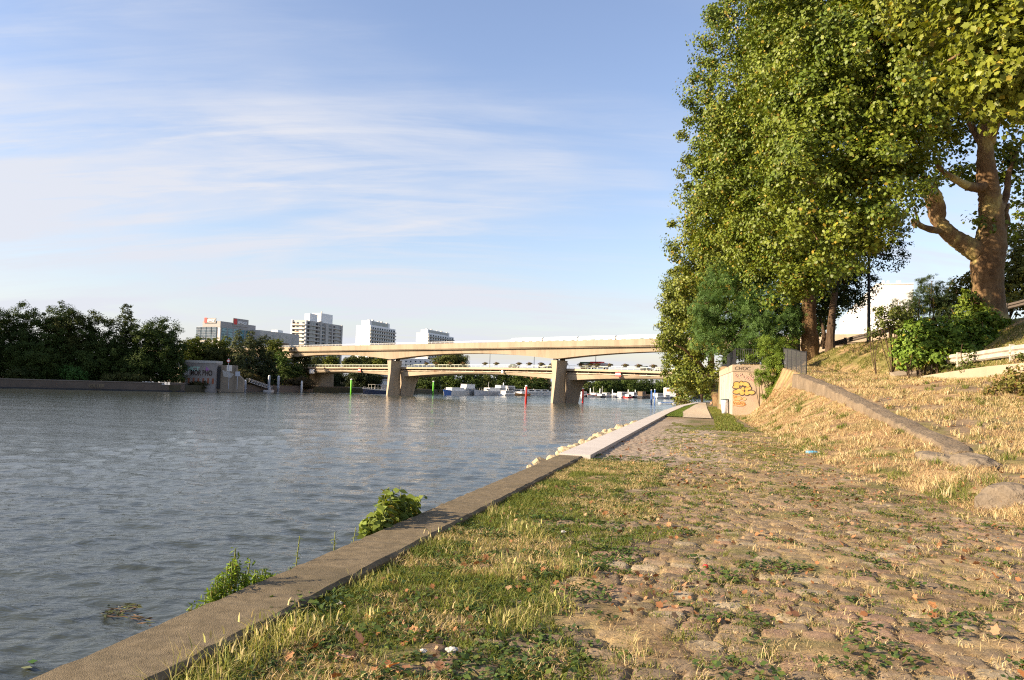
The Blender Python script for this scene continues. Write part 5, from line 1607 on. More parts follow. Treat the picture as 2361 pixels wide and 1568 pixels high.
# bus shelter like frames at far left
for x, lab in ((15, 'dark shelter with pale flat roof at the left edge of the photo'), (42, 'second dark shelter with pale roof right of the first one')):
    q = onz(x, 894, WATER); q = Vector((q.x, q.y + 4, WATER + 3.0)); g = thing('shelter', q, lab, 'shelter', 'shelters on the left quay')
    mb = MB(q); mb.box(-2.6, 1.5, -.6, 1.2, 2.75, 2.95); mb.build('roof', MAT['wall_g'], g)
    for xx in (-2.2, 1.1):
        mb = MB(q); mb.box(xx - .09, xx + .09, .2, .38, -.8, 2.747); mb.build('post', MAT['grey'], g)
    mb = MB(q); mb.box(-2.1, 1.0, .5, .56, .2, 2.5); mb.build('back_panel', MAT['dark'], g)
# floating weed and leaves
p = onz(350, 1385, WATER)
r_ = np.random.default_rng(2)
m_weed = foliage_mat('drift_weed', .1, .6)
pts_ = []
for k in range(170):
    f = r_.random(); br_ = r_.random() < .5
    xx, yy = (345 - 110 * f, 1388 + 26 * f + r_.normal(0, 5)) if br_ else (250 + 100 * f, 1408 + 30 * f * (.6 if r_.random() < .5 else 1) + r_.normal(0, 6))
    pts_.append(onz(xx + r_.normal(0, 6), yy, WATER + .02))
B_ = np.array(pts_)
d1 = r_.normal(0, 1, (170, 3)) * (.09, .05, .006); d2 = r_.normal(0, 1, (170, 3)) * (.025, .02, .008)
pal = np.array([(.05, .06, .03), (.10, .11, .03), (.04, .035, .03), (.13, .075, .035)])
o = np_mesh('drift_weed', np.stack([B_ - d1, B_ + d2, B_ + d1, B_ - d2], 1).reshape(-1, 3), np.arange(680).reshape(-1, 4), m_weed, None, np.repeat(pal[np.minimum(r_.integers(0, 9, 170) // 2, 3)], 4, 0))
tag(o, 'drifting mat of twigs and weed floating near the quay', None, None, 'stuff')
# ================================================================== foliage generator
def lens_tpl():
    return np.array([(0, -.5, 0), (.36, 0, .06), (0, .55, -.03), (-.36, 0, .06)]), [[0, 1, 2, 3]]


def plane_tpl():
    out = [(0, -.5), (.16, -.34), (.42, -.22), (.33, -.04), (.46, .20), (.27, .22), (.0, .56), (-.27, .22), (-.46, .20), (-.33, -.04), (-.42, -.22), (-.16, -.34)]
    V = [(a, b, .10 * abs(a) - .12 * b * b) for a, b in out] + [(0, -.02, -.02)]
    return np.array(V), [[12, i, (i + 1) % 12] for i in range(12)]


def leaf3_tpl():     # five leaflets of a pinnate spray
    V = []; F = []
    for k, (x, y, a) in enumerate(((0, .34, 0), (.2, .12, -.9), (-.2, .12, .9), (.2, -.2, -1.1), (-.2, -.2, 1.1))):
        c, s = math.cos(a), math.sin(a); b = len(V)
        for u, v in ((0, -.16), (.085, 0), (0, .22), (-.085, 0)): V.append((x + u * c - v * s, y + u * s + v * c, -.25 * (x * x) + .02 * u))
        F.append([b, b + 1, b + 2, b + 3])
    return np.array(V), F


def orient(nrm, rg):
    n = nrm / np.maximum(np.linalg.norm(nrm, axis=1), 1e-6)[:, None]
    t = rg.normal(size=n.shape); t -= n * (t * n).sum(1)[:, None]
    t /= np.maximum(np.linalg.norm(t, axis=1), 1e-6)[:, None]
    return np.cross(t, n), t, n


def leaf_mesh(name, P, nrm, size, cols, tpl, m, parent, rg, kind=None):
    TV, TF = tpl
    ex, ey, ez = orient(nrm, rg)
    s = size[:, None, None] if hasattr(size, '__len__') else size
    V = P[:, None, :] + s * (TV[None, :, 0:1] * ex[:, None, :] + TV[None, :, 1:2] * ey[:, None, :] + TV[None, :, 2:3] * ez[:, None, :])
    k = len(TV); TF = np.array(TF)
    F = (TF[None] + (np.arange(len(P)) * k)[:, None, None]).reshape(-1, TF.shape[1])
    o = np_mesh(name, V.reshape(-1, 3), F, m, parent, np.repeat(cols, k, 0))
    if kind: o['kind'] = kind
    return o


def clump_points(lobes, per_m2, clump_r, rg, droop=.0, fill=.25, lower=.55, carve=True):
    """leaf positions: clusters spread over the shells of several ellipsoid lobes"""
    Ps, Ns, Cs = [], [], []
    for (c, r) in lobes:
        c = np.array(c, float); r = np.array(r if hasattr(r, '__len__') else (r, r, r), float)
        area = 4 * math.pi * ((r[0] * r[1]) ** 1.6 / 3 + (r[0] * r[2]) ** 1.6 / 3 + (r[1] * r[2]) ** 1.6 / 3) ** (1 / 1.6)
        nl = int(area * per_m2); nc = max(6, int(area / (clump_r ** 2 * 2.6)))
        d = rg.normal(size=(nc, 3)); d /= np.linalg.norm(d, axis=1)[:, None]
        keep = (d[:, 2] > -lower) | (rg.random(nc) < .45); d = d[keep]; nc = len(d)
        rad = np.where(rg.random(nc) < fill, rg.uniform(.35, .8, nc), rg.uniform(.76, 1.12, nc))
        cc = c + d * r * rad[:, None]
        w_ = rg.uniform(.4, 1.6, nc); w_ /= w_.sum()
        idx = rg.choice(nc, nl, p=w_)
        cr = clump_r * rg.uniform(.5, 1.4, nc)
        g = rg.normal(size=(nl, 3)); g /= np.linalg.norm(g, axis=1)[:, None]; g *= (rg.random(nl) ** .45)[:, None]
        P = cc[idx] + g * cr[idx][:, None] * np.array((1.1, 1.1, .75)); P[:, 2] -= droop * np.abs(rg.normal(size=nl)) * cr[idx]
        Ns.append(d[idx] * .7 + g * .7 + np.array((0, 0, .45)) + rg.normal(size=(nl, 3)) * .55)
        fld = vnoise(P[:, 0] * .62 + 7, P[:, 2] * .62 + P[:, 1] * .31) * .6 + vnoise(P[:, 1] * .62 + 31, P[:, 2] * .8 - P[:, 0] * .3 + 9) * .4
        drop_ = rg.random(nl) > (np.clip((fld - .30) / .16, .10, 1) if carve else 2)
        P = P[~drop_]; Ns[-1] = Ns[-1][~drop_]; idx = idx[~drop_]
        Ps.append(P); Cs.append(np.repeat(rg.random(nc)[idx][:, None], 1, 1)[:, 0])
    return np.concatenate(Ps), np.concatenate(Ns), np.concatenate(Cs)


def leaf_cols(cl, rg, a, b, yellow=.05, ycol=(.30, .22, .03), var=.25):
    n = len(cl); a = np.array(a); b = np.array(b)
    f = np.clip(cl * .6 + rg.random(n) * .4, 0, 1)[:, None]
    c = a * (1 - f) + b * f
    c *= (1 + var * (rg.random(n)[:, None] - .5) * 2)
    y = rg.random(n) < yellow
    c[y] = np.array(ycol) * rg.uniform(.6, 1.1, (y.sum(), 1))
    return c


def smooth_path(pts, n=6):
    P = [Vector(p) for p in pts]
    if len(P) < 3: return [P[0].lerp(P[-1], i / n) for i in range(n + 1)]
    out = []
    for i in range(len(P) - 1):
        p0, p1, p2, p3 = P[max(i - 1, 0)], P[i], P[i + 1], P[min(i + 2, len(P) - 1)]
        for k in range(n):
            t = k / n
            out.append(.5 * ((2 * p1) + (p2 - p0) * t + (2 * p0 - 5 * p1 + 4 * p2 - p3) * t * t + (3 * p1 - p0 - 3 * p2 + p3) * t ** 3))
    out.append(P[-1]); return out


def limb(mb, pts, r0, r1, n=10, sub=6, knob=.08, seed=0, radii=None):
    path = smooth_path(pts, sub); m = len(path); r_ = np.random.default_rng(seed)
    if radii is not None: rr = np.interp(np.linspace(0, len(radii) - 1, m), range(len(radii)), radii)
    else: rr = np.linspace(0, 1, m) ** .85 * (r1 - r0) + r0
    rr = [max(.01, float(q) * (1 + knob * r_.normal())) for q in rr]
    mb.tube(path, rr, n)


def tree(name, label, base, trunk, lobes, leaf, colA, colB, per_m2=40, clump=.7, size=.2, tpl=None, m=None, bark=None, group=None, seed=0, cat='tree', limbs=None, yellow=.05, ycol=(.30, .22, .03), droop=.2, trunk_name='trunk', lower=.55, fill=.25, auto=True, nside=10, carve=True):
    rg = np.random.default_rng(seed)
    g = thing(name, base, label, cat, group)
    mb = MB(); tops = None
    for (pts, r0, r1) in trunk:
        limb(mb, pts, r0, r1, nside, 6, .05, seed); tops = (Vector(pts[-1]), r1) if tops is None else tops
    if auto and tops:
        for i, (c, r) in enumerate(lobes):
            c = Vector(c); a = Vector(trunk[0][0][-1]).lerp(Vector(trunk[0][0][len(trunk[0][0]) // 2]), random.random() * .6)
            mid = a.lerp(c, .5) + Vector((random.uniform(-.4, .4), random.uniform(-.4, .4), random.uniform(-.2, .6)))
            limb(mb, [a, mid, c], tops[1] * .75, .05, 6, 4, .06, seed + i)
    if limbs:
        for (pts, r0, r1) in limbs: limb(mb, pts, r0, r1, nside, 6, .07, seed + 5)
    mb.build(trunk_name, bark or MAT['barkd'], g, smooth=True)
    P, Nn, cl = clump_points(lobes, per_m2, clump, rg, droop, fill, lower, carve)
    cols = leaf_cols(cl, rg, colA, colB, yellow, ycol)
    leaf_mesh('crown', P, Nn, size * rg.uniform(.7, 1.25, len(P)), cols, tpl or lens_tpl(), m or MAT['fol'], g, rg)
    return g


def lob(x, y, Y, r, dz=0):
    p = at(x, y, Y); return ((p.x, p.y, p.z + dz), r)


PA, PBc = (.062, .104, .011), (.180, .212, .023)      # plane leaf colours
# ------------------------------------------------------------------ big plane tree at right (trunk and forks traced by eye)
Yt = 44.0
b0 = at(2283, 742, Yt)
K = lambda x, y, dy=0: at(x, y, Yt + dy)
trunk = [([K(2285, 775), K(2283, 742), K(2280, 700), K(2279, 650), K(2278, 605), K(2283, 560)], None, None)]
gA = thing('plane_tree', b0, 'giant plane tree with thick forked mottled trunk at the right edge', 'tree', 'plane trees of the riverside row')
s1 = Yt / FX
mb = MB()
limb(mb, [K(2286, 790), K(2284, 745), K(2280, 700), K(2278, 655), K(2276, 615), K(2282, 570), K(2287, 530)], 0, 0, 22, 8, .022, 3, radii=[46 * s1, 39 * s1, 34 * s1, 32 * s1, 35 * s1, 36 * s1, 29 * s1])
limb(mb, [K(2284, 545), K(2286, 500), K(2282, 450), K(2275, 400), K(2272, 340), K(2276, 270)], 0, 0, 16, 8, .03, 4, radii=[30 * s1, 27 * s1, 24 * s1, 22 * s1, 17 * s1, 14 * s1])
limb(mb, [K(2276, 270), K(2262, 210, 1), K(2256, 130, 2), K(2262, 20, 2)], .32, .14, 10, 6, .04, 5)
limb(mb, [K(2280, 330), K(2300, 260, -1), K(2318, 170, -1), K(2330, 60, -2), K(2345, -80, -2)], .34, .12, 10, 6, .04, 6)
limb(mb, [K(2272, 345), K(2240, 290, 1), K(2205, 210, 1), K(2180, 120, 2)], .26, .08, 9, 6, .05, 7)
limb(mb, [K(2277, 592), K(2250, 578), K(2222, 562), K(2190, 540), K(2163, 508), K(2148, 470), K(2135, 435), K(2128, 405)], 0, 0, 16, 8, .04, 8, radii=[25 * s1, 24 * s1, 21 * s1, 18 * s1, 16 * s1, 13 * s1, 10 * s1, 8 * s1])
limb(mb, [K(2165, 512), K(2168, 480, -.3), K(2162, 455, -.5), K(2150, 430, -.8), K(2156, 412, -.8)], .33, .20, 10, 6, .06, 9)
limb(mb, [K(2172, 533), K(2150, 530, -.4), K(2126, 522, -.8), K(2112, 512, -1.0), K(2106, 510, -1)], .20, .14, 9, 6, .08, 10)
limb(mb, [K(2118, 518, -.9), K(2116, 505, -1.1), K(2112, 492, -1.2), K(2108, 478, -1.3)], .10, .06, 8, 5, .06, 11)
limb(mb, [K(2112, 512, -1), K(2104, 508, -1), K(2107, 518, -1), K(2110, 525, -1)], .15, .08, 8, 5, .12, 12)
limb(mb, [K(2274, 425), K(2255, 432, -.4), K(2230, 428, -.8), K(2205, 415, -1.2), K(2180, 400, -1.5), K(2160, 380, -1.6)], .34, .12, 10, 6, .06, 13)
limb(mb, [K(2255, 432, -.4), K(2238, 436, -.6), K(2226, 438, -.8)], .14, .05, 8, 5, .05, 14)
limb(mb, [K(2290, 505), K(2312, 470, .6), K(2322, 440, 1), K(2326, 400, 1.2), K(2345, 350, 1.6)], .28, .10, 9, 6, .06, 15)
limb(mb, [K(2300, 545), K(2322, 512, .3), K(2320, 490, .5), K(2326, 470, .6)], .22, .08, 9, 6, .06, 16)
bmA = mb.build('trunk', MAT['bark'], gA, smooth=True)
rg = np.random.default_rng(101)
lobesA = [lob(2000, 250, 38, (4.6, 4.2, 3.6)), lob(1930, 420, 36, (3.6, 3.4, 2.9)), lob(2015, 415, 36.5, (2.5, 2.8, 2.3)), lob(2060, 120, 36, (4.6, 4.4, 3.8)), lob(2180, 90, 33.5, (4.2, 3.8, 3.2)), lob(2230, -60, 36, (5, 5, 4)), lob(2080, -60, 38, (5, 5, 4.2)),
          lob(1900, 120, 40, (4.2, 4.2, 4)), lob(1930, -40, 41, (4.6, 4.6, 4)), lob(2320, 120, 35, (3.6, 3.4, 2.6)), lob(2400, 20, 36, (4.5, 4.5, 4)), lob(1975, 515, 35.5, (1.7, 1.9, 1.2)), lob(1880, 300, 38, (3.0, 3.2, 3)), lob(1895, 560, 38, (2.2, 2.2, 1.8)),
          lob(2140, 200, 36, (2.6, 2.6, 2.0))]
P_, N_, cl = clump_points(lobesA, 108, .66, rg, .25, .25, .75)
leaf_mesh('crown', P_, N_, .162 * rg.uniform(.6, 1.35, len(P_)), leaf_cols(cl, rg, PA, PBc, .04, (.34, .25, .03)), plane_tpl(), MAT['leafm'], gA, rg)
lobesD = [lob(2270, 250, 47, (4.2, 2.0, 3.0)), lob(2190, 330, 47, (2.2, 1.5, 2.2)), lob(2335, 330, 46.5, (2.0, 1.6, 3.2)), lob(2230, 395, 47, (1.9, 1.2, .8)), lob(2350, 210, 45.5, (2.0, 2.0, 3)), lob(2345, 440, 46, (.9, .8, 1.6)), lob(2210, 160, 46, (3.6, 2.4, 2.6)), lob(2318, 535, 44.6, (.55, .5, 1.0)), lob(2258, 505, 43.4, (.45, .4, .5)), lob(2300, 30, 46, (5, 3, 3.5))]
P_, N_, cl = clump_points(lobesD, 40, .6, rg, .25, .3, .9)
leaf_mesh('shaded_crown', P_, N_, .21 * rg.uniform(.65, 1.3, len(P_)), leaf_cols(cl, rg, PA, PBc, .03), plane_tpl(), MAT['leafm'], gA, rg)
for k in range(40):     # small twigs showing between the leaves
    c, r = lobesA[rg.integers(0, len(lobesA))]; c = Vector(c); dd = Vector(rg.normal(size=3)); dd.normalize(); dd.z = abs(dd.z) * .5 - .2
    e = c + Vector((dd.x * r[0], dd.y * r[1], dd.z * r[2])) * 1.02; s_ = c + (e - c) * .35
    mb = MB(); mb.tube(smooth_path([s_, s_.lerp(e, .5) + Vector((0, 0, .25)), e], 3), [.05, .045, .04, .03, .025, .02, .015][:7], 5); mb.build('twig', MAT['bark'], gA)
mb = MB()     # seed balls
for k in range(110):
    c, r = lobesA[rg.integers(0, len(lobesA))]; dd = rg.normal(size=3); dd /= np.linalg.norm(dd); dd[1] = -abs(dd[1])
    q = np.array(c) + dd * np.array(r) * 1.04; mb.ball((q[0], q[1], q[2]), .035, 4)
mb.build('seed_balls', mat('seed_ball', (.20, .17, .04), (.28, .22, .06), 9, .9), gA)

# overhanging branch of the next tree, trunk outside the picture on the right
b1 = Vector((17.5, 17.0, float(H(17.5, 17.0))))
lobO = [lob(2275, 165, 14.5, (.95, .9, .55)), lob(2210, 170, 14.5, (.55, .6, .38)), lob(2330, 95, 14, (.8, .9, .6)), lob(2240, 85, 15, (.9, .9, .5)), lob(2360, 175, 14, (.8, .8, .55)), lob(2150, 60, 16.5, (1.0, 1.0, .6)), lob(2310, 10, 14.5, (1.0, 1.0, .6)), lob(2225, -30, 15.5, (1.3, 1.2, .8)), lob(2400, 60, 14, (1.3, 1.3, 1.0)), lob(2120, -20, 17, (1.1, 1.1, .7)), lob(2450, 140, 15, (1.6, 1.6, 1.2)), lob(2600, 60, 16, (2, 2, 1.6))]
gO = thing('plane_tree', b1, 'nearest plane tree whose big leafed branch hangs in at the top right corner', 'tree', 'plane trees of the riverside row')
mb = MB()
topO = at(2600, 0, 16.5)
limb(mb, [b1 + Vector((0, 0, -.5)), b1 + Vector((.1, 0, 3)), topO + Vector((2.2, .6, -.5)), topO + Vector((2.2, 1, 4)), topO + Vector((1.5, 1, 8))], .55, .2, 14, 6, .04, 3)
limb(mb, [topO + Vector((2.2, .6, -.4)), topO, at(2420, 40, 15), at(2330, 60, 14.6), at(2240, 110, 14.8), at(2170, 150, 15)], .16, .02, 8, 6, .05, 4)
for x, y, Y_ in ((2275, 165, 14.5), (2330, 120, 14), (2225, 20, 15.5), (2150, 60, 16.5), (2310, 10, 14.5), (2360, 175, 14)):
    a_ = at(2400, 45, 15); e_ = at(x - 20, y, Y_); limb(mb, [a_, a_.lerp(e_, .5) + Vector((0, 0, .15)), e_], .045, .01, 6, 5, .05, int(x))
mb.build('trunk', MAT['bark'], gO, smooth=True)
P_, N_, cl = clump_points(lobO, 150, .36, rg, .3, .3, .9)
leaf_mesh('crown', P_, N_, .122 * rg.uniform(.6, 1.3, len(P_)), leaf_cols(cl, rg, (.095, .125, .012), (.20, .215, .022), .05, (.38, .30, .04)), plane_tpl(), MAT['leafm'], gO, rg)

# ------------------------------------------------------------------ the row behind
def base_at(x, y, Y):
    p = at(x, y, Y); p.z = float(H(p.x, p.y)); return p


bB = base_at(1868, 815, 58)
tree('plane_tree', 'plane tree with straight dark trunk just behind the mesh fence', bB, [([bB + Vector((0, 0, -.6)), at(1868, 790, 58), at(1866, 740, 58), at(1862, 640, 58), at(1850, 480, 58), at(1830, 300, 58)], .72, .3)],
     [lob(1790, 560, 54, (3.4, 3.6, 3)), lob(1730, 420, 54, (3.8, 4, 3.8)), lob(1720, 250, 54, (4.2, 4.4, 4)), lob(1790, 120, 53, (4.6, 4.6, 4)), lob(1810, 330, 51, (4.4, 4.2, 4.2)), lob(1830, 470, 50, (3.6, 3.6, 3.2)), lob(1660, 330, 58, (2.6, 3, 4.6)), lob(1672, 170, 58, (2.4, 3, 3.0)), lob(1700, 60, 58, (2.8, 3, 2.4)), lob(1860, 600, 50, (2.4, 2.4, 2.2)), lob(1805, 640, 50, (2.2, 2.2, 1.8)), lob(1880, 60, 56, (4.5, 4.5, 4)), lob(1690, 520, 57, (3, 3, 3)), lob(1670, 20, 59, (1.2, 1.2, 1.6)), lob(1850, 200, 48, (3.2, 3.4, 3.4))],
     None, PA, PBc, 84, .76, .178, plane_tpl(), MAT['leafm'], MAT['bark'], 'plane trees of the riverside row', 202, fill=.3, lower=.8)
bC = base_at(1915, 812, 57)
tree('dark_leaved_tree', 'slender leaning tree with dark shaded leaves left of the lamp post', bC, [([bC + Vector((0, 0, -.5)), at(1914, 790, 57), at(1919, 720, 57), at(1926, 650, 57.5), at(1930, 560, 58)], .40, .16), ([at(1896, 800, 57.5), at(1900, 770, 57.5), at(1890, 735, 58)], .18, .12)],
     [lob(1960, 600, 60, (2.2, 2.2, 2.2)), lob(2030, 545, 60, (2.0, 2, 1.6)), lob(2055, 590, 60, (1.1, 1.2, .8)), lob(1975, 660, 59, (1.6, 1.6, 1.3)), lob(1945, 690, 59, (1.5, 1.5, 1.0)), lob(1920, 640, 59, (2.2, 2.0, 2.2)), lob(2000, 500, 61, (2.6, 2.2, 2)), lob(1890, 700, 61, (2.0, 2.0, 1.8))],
     None, (.030, .052, .018), (.055, .075, .022), 60, .5, .17, lens_tpl(), MAT['fol'], MAT['barkd'], None, 203, yellow=.01, lower=.9)  # dark leaves: another species, with its shade painted into the colour
bD = base_at(1832, 812, 67)
tree('plane_tree', 'plane tree with reddish trunk half hidden behind the yellow green shrub', bD, [([bD + Vector((0, 0, -.5)), at(1832, 780, 67), at(1832, 700, 67), at(1826, 560, 67), at(1800, 380, 68)], .55, .25)],
     [lob(1660, 470, 66, (3.6, 4, 4.2)), lob(1640, 560, 68, (3.6, 4, 3.6)), lob(1720, 600, 64, (3.8, 4, 3.2)), lob(1650, 380, 69, (3.0, 3.6, 4)), lob(1780, 690, 65, (3.2, 3.4, 2.6)), lob(1800, 500, 66, (5, 5, 5)), lob(1620, 640, 70, (2.6, 3, 3)), lob(1880, 720, 66, (2.4, 2.6, 2.2)), lob(1860, 560, 68, (4, 4, 4))],
     None, (.075, .108, .012), (.175, .195, .024), 60, .85, .208, plane_tpl(), MAT['leafm'], MAT['barkd'], 'plane trees of the riverside row', 204, fill=.3, lower=.8)
# green locust in front, over the platform
bL = base_at(1772, 842, 61)
tree('locust_tree', 'fine leaved dark green tree leaning over the bar railing', bL, [([bL + Vector((0, 0, -.3)), at(1770, 800, 61), at(1752, 740, 60.5), at(1735, 690, 60)], .22, .10)],
     [lob(1790, 765, 58.5, (2.4, 2.0, 1.9)), lob(1730, 740, 58.5, (2.3, 2.0, 1.8)), lob(1672, 720, 59, (2.1, 2.0, 1.7)), lob(1640, 770, 59.5, (1.6, 1.8, 1.6)), lob(1690, 785, 58.5, (1.8, 1.7, 1.2)), lob(1700, 660, 59.5, (1.9, 1.8, 1.5)), lob(1830, 745, 59, (1.7, 1.6, 1.4)), lob(1770, 690, 59, (2.0, 1.8, 1.4)), lob(1655, 640, 61, (1.5, 1.5, 1.5)), lob(1625, 700, 60, (1.4, 1.5, 1.4)), lob(1730, 610, 60, (1.2, 1.2, 1.0))],
     None, (.050, .105, .024), (.092, .155, .036), 62, .5, .32, leaf3_tpl(), MAT['fol'], MAT['barkd'], None, 205, yellow=.01, droop=.5, lower=.9)
# trees by the wall foot and beyond
bE = onz(1652, 936, 0.0); bE.z = .02
tree('plane_tree', 'plane tree with pale stout trunk the seated person leans on', bE, [([bE + Vector((.4, 0, -.3)), bE + Vector((.1, 0, .8)), at(1646, 900, 101), at(1638, 872, 101), at(1640, 820, 101), at(1640, 740, 101)], .78, .3), ([at(1641, 880, 101), at(1622, 850, 100), at(1600, 825, 98), at(1578, 806, 97), at(1556, 795, 96)], .34, .10)],
     [lob(1600, 860, 98, (3.2, 3, 2.6)), lob(1580, 790, 99, (2.8, 3, 3.2)), lob(1575, 720, 101, (3.0, 3, 3.4)), lob(1590, 650, 103, (2.8, 3, 3.0)), lob(1628, 690, 99, (4, 4, 4)), lob(1640, 780, 98, (3.6, 3.6, 3.0)), lob(1580, 880, 100, (1.8, 2, 1.4)), lob(1650, 600, 104, (4, 4, 4))],
     None, (.085, .120, .016), (.18, .20, .030), 42, .95, .27, plane_tpl(), MAT['leafm'], MAT['bark'], 'plane trees of the riverside row', 206, fill=.3, lower=.8, yellow=.04, ycol=(.26, .24, .03))
bF = onz(1619, 927, 0.1); bF.z = .02
tree('young_tree', 'thin trunked small tree left of the seated person', bF, [([bF + Vector((0, 0, -.3)), at(1618, 915, 116), at(1617, 895, 116)], .22, .12)],
     [lob(1608, 886, 116, (1.8, 2, 1.3)), lob(1595, 895, 117, (1.3, 1.4, 1.0)), lob(1622, 878, 116, (1.8, 1.8, 1.4))], None, (.06, .08, .016), (.10, .12, .03), 20, .7, .32, None, None, None, None, 207)
bG = onz(1562, 928, .1); bG = Vector((bG.x * 1.32, bG.y * 1.32, .0))
tree('plane_tree', 'farthest plane tree of the row overhanging the river by the viaduct', bG, [([bG + Vector((0, 0, -.3)), bG + Vector((.3, 0, 5)), bG + Vector((0, 0, 11))], .5, .25)],
     [lob(1556, 700, 140, (3.0, 3.4, 3.4)), lob(1548, 780, 140, (2.6, 3, 4)), lob(1570, 850, 140, (3.4, 3.6, 3.6)), lob(1590, 760, 141, (4.2, 4, 5)), lob(1562, 655, 142, (2.4, 3, 2.6)), lob(1584, 900, 139, (2.8, 3, 2.0)), lob(1600, 690, 142, (4, 4, 5))],
     None, (.075, .110, .016), (.16, .18, .03), 27, 1.15, .36, None, MAT['leafm'], MAT['bark'], 'plane trees of the riverside row', 208, fill=.3, lower=.8)
for k, (x, y, Y_, rx, rz, ca, cb, lab) in enumerate(((1652, 912, 112, 1.6, 1.5, (.055, .09, .015), (.095, .13, .025), 'bright green bush behind the person by the trunk'), (1572, 926, 132, 1.8, .8, (.10, .105, .025), (.16, .15, .04), 'olive bush at the water edge under the farthest plane tree'))):
    p = at(x, y, Y_); b = Vector((p.x, p.y, 0))
    tree('shrub', lab, b, [([b, p], .06, .03)], [((p.x, p.y, p.z - .2), (rx, rx, rz)), ((p.x + rx * .7, p.y + .4, p.z - .5), (rx * .7, rx * .7, rz * .7))], None, ca, cb, 25, .45, .26, None, None, None, None, 220 + k, cat='shrub', trunk_name='stems')

# ------------------------------------------------------------------ shrubs on the embankment
def shrub(name, label, lobes, ca, cb, per, cl_, size, tpl, seed, m=None, yellow=.02, ycol=(.30, .26, .04), droop=.2, cat='shrub', group=None):
    c0 = np.mean([np.array(l[0]) for l in lobes], 0); zb_ = float(H(c0[0], c0[1])); b = Vector((float(c0[0]), float(c0[1]), zb_))
    g = thing(name, b, label, cat, group); rg = np.random.default_rng(seed); mb = MB()
    for c, r in lobes:
        for q in range(3):
            e = Vector(c) + Vector(rg.normal(size=3)) * .25; st_ = Vector((c[0] + rg.normal() * .15, c[1] + rg.normal() * .15, float(H(c[0], c[1])) - .1)) if c[2] - zb_ < 3 else b
            mb.tube(smooth_path([st_, st_.lerp(e, .5) + Vector((rg.normal() * .1, 0, .1)), e], 3), .022, 5)
    mb.build('stems', MAT['barkd'], g)
    P, Nn, cc = clump_points(lobes, per, cl_, rg, droop, .3, .95, False)
    zmin = H(P[:, 0], P[:, 1]); P[:, 2] = np.maximum(P[:, 2], zmin + .02)
    leaf_mesh('foliage', P, Nn, size * rg.uniform(.6, 1.3, len(P)), leaf_cols(cc, rg, ca, cb, yellow, ycol), tpl or lens_tpl(), m or MAT['fol'], g, rg)
    return g


def needle_tpl():
    V = []; F = []
    for k in range(7):
        a = k * .9; b = len(V); c, s = math.cos(a) * .4, math.sin(a) * .4
        V += [(0, 0, 0), (c * .5 + .04, s * .5, .25), (c, s, .5), (c * .5 - .04, s * .5 + .02, .25)]; F.append([b, b + 1, b + 2, b + 3])
    return np.array(V), F


shrub('pine', 'dark bushy pine standing behind the shrubs left of the giant trunk', [lob(2140, 655, 45, (.42, .42, .7)), lob(2142, 690, 45, (.75, .7, .8)), lob(2165, 680, 45, (.45, .45, .8)), lob(2115, 695, 45, (.6, .6, .6)), lob(2180, 705, 45, (.7, .7, .6)), lob(2145, 725, 45, (1.2, .9, .8)), lob(2100, 715, 45, (.6, .6, .5)), lob(2200, 730, 45, (.8, .8, .7)), lob(2070, 705, 45, (.35, .35, .35)), lob(2190, 665, 45.2, (.3, .3, .5))],
      (.034, .058, .018), (.066, .095, .030), 85, .24, .26, needle_tpl(), 301, cat='tree')
shrub('shrub', 'feathery olive shrub in front of the white slab building', [lob(2062, 725, 44, (.9, .7, .6)), lob(2085, 735, 44, (.8, .7, .7)), lob(2045, 745, 44, (.6, .5, .5)), lob(2020, 765, 44.4, (.45, .4, .5)), lob(2100, 755, 43.5, (.9, .7, .6)), lob(2030, 720, 44.4, (.4, .3, .25))], (.060, .080, .018), (.115, .135, .03), 90, .28, .15, None, 302, droop=.1)
shrub('shrub', 'big bright green broad leaved shrub spreading over the bank', [lob(2110, 775, 42, (.9, .8, .7)), lob(2135, 800, 41.5, (1.1, .9, .7)), lob(2180, 790, 41.5, (1.2, 1, .9)), lob(2220, 765, 42, (1.1, 1, .9)), lob(2250, 785, 41.5, (.9, .8, .7)), lob(2165, 820, 41, (1.1, .8, .45)), lob(2225, 812, 41, (1.0, .8, .5)), lob(2105, 812, 41.5, (.9, .7, .5)), lob(2150, 755, 42.5, (1, .8, .6)), lob(2275, 745, 42, (.8, .7, .7)), lob(2085, 800, 42.5, (.8, .6, .45)), lob(2100, 838, 41.5, (.7, .5, .35)), lob(2120, 750, 42.5, (.6, .5, .4))], (.080, .150, .020), (.17, .25, .034), 95, .34, .22, None, 303, yellow=.05)  # leaf colours brightened to stand in for low sun under the canopy
shrub('shrub', 'leafy yellow green shrub around the foot of the giant trunk', [lob(2250, 725, 43, (.7, .6, .7)), lob(2290, 740, 42.2, (.6, .5, .6)), lob(2240, 690, 43.6, (.6, .6, .6)), lob(2225, 720, 43.6, (.6, .5, .5)), lob(2310, 760, 42, (.5, .4, .4))], (.095, .150, .020), (.19, .24, .034), 85, .3, .20, None, 304)  # leaf colours lifted likewise, sunlight put into the green
shrub('hedge', 'tall light green hedge behind the giant trunk at the right edge', [lob(2345, 610, 56, (1.2, 1.2, 2.2)), lob(2330, 660, 55, (1.4, 1.2, 1.6)), lob(2370, 650, 55, (1.6, 1.4, 2.6)), lob(2240, 665, 56, (1.4, 1.2, 1.3)), lob(2210, 690, 56, (1.4, 1.2, .9)), lob(2400, 560, 57, (2, 2, 4)), lob(2330, 690, 54, (1.5, 1.2, .9)), lob(2245, 640, 57, (.6, .6, .8)), lob(2300, 680, 56, (1.6, 1.2, 1.4)), lob(2420, 690, 55, (2, 1.4, 2))], (.085, .100, .02), (.15, .155, .035), 45, .42, .24, None, 305, yellow=.08, cat='hedge')
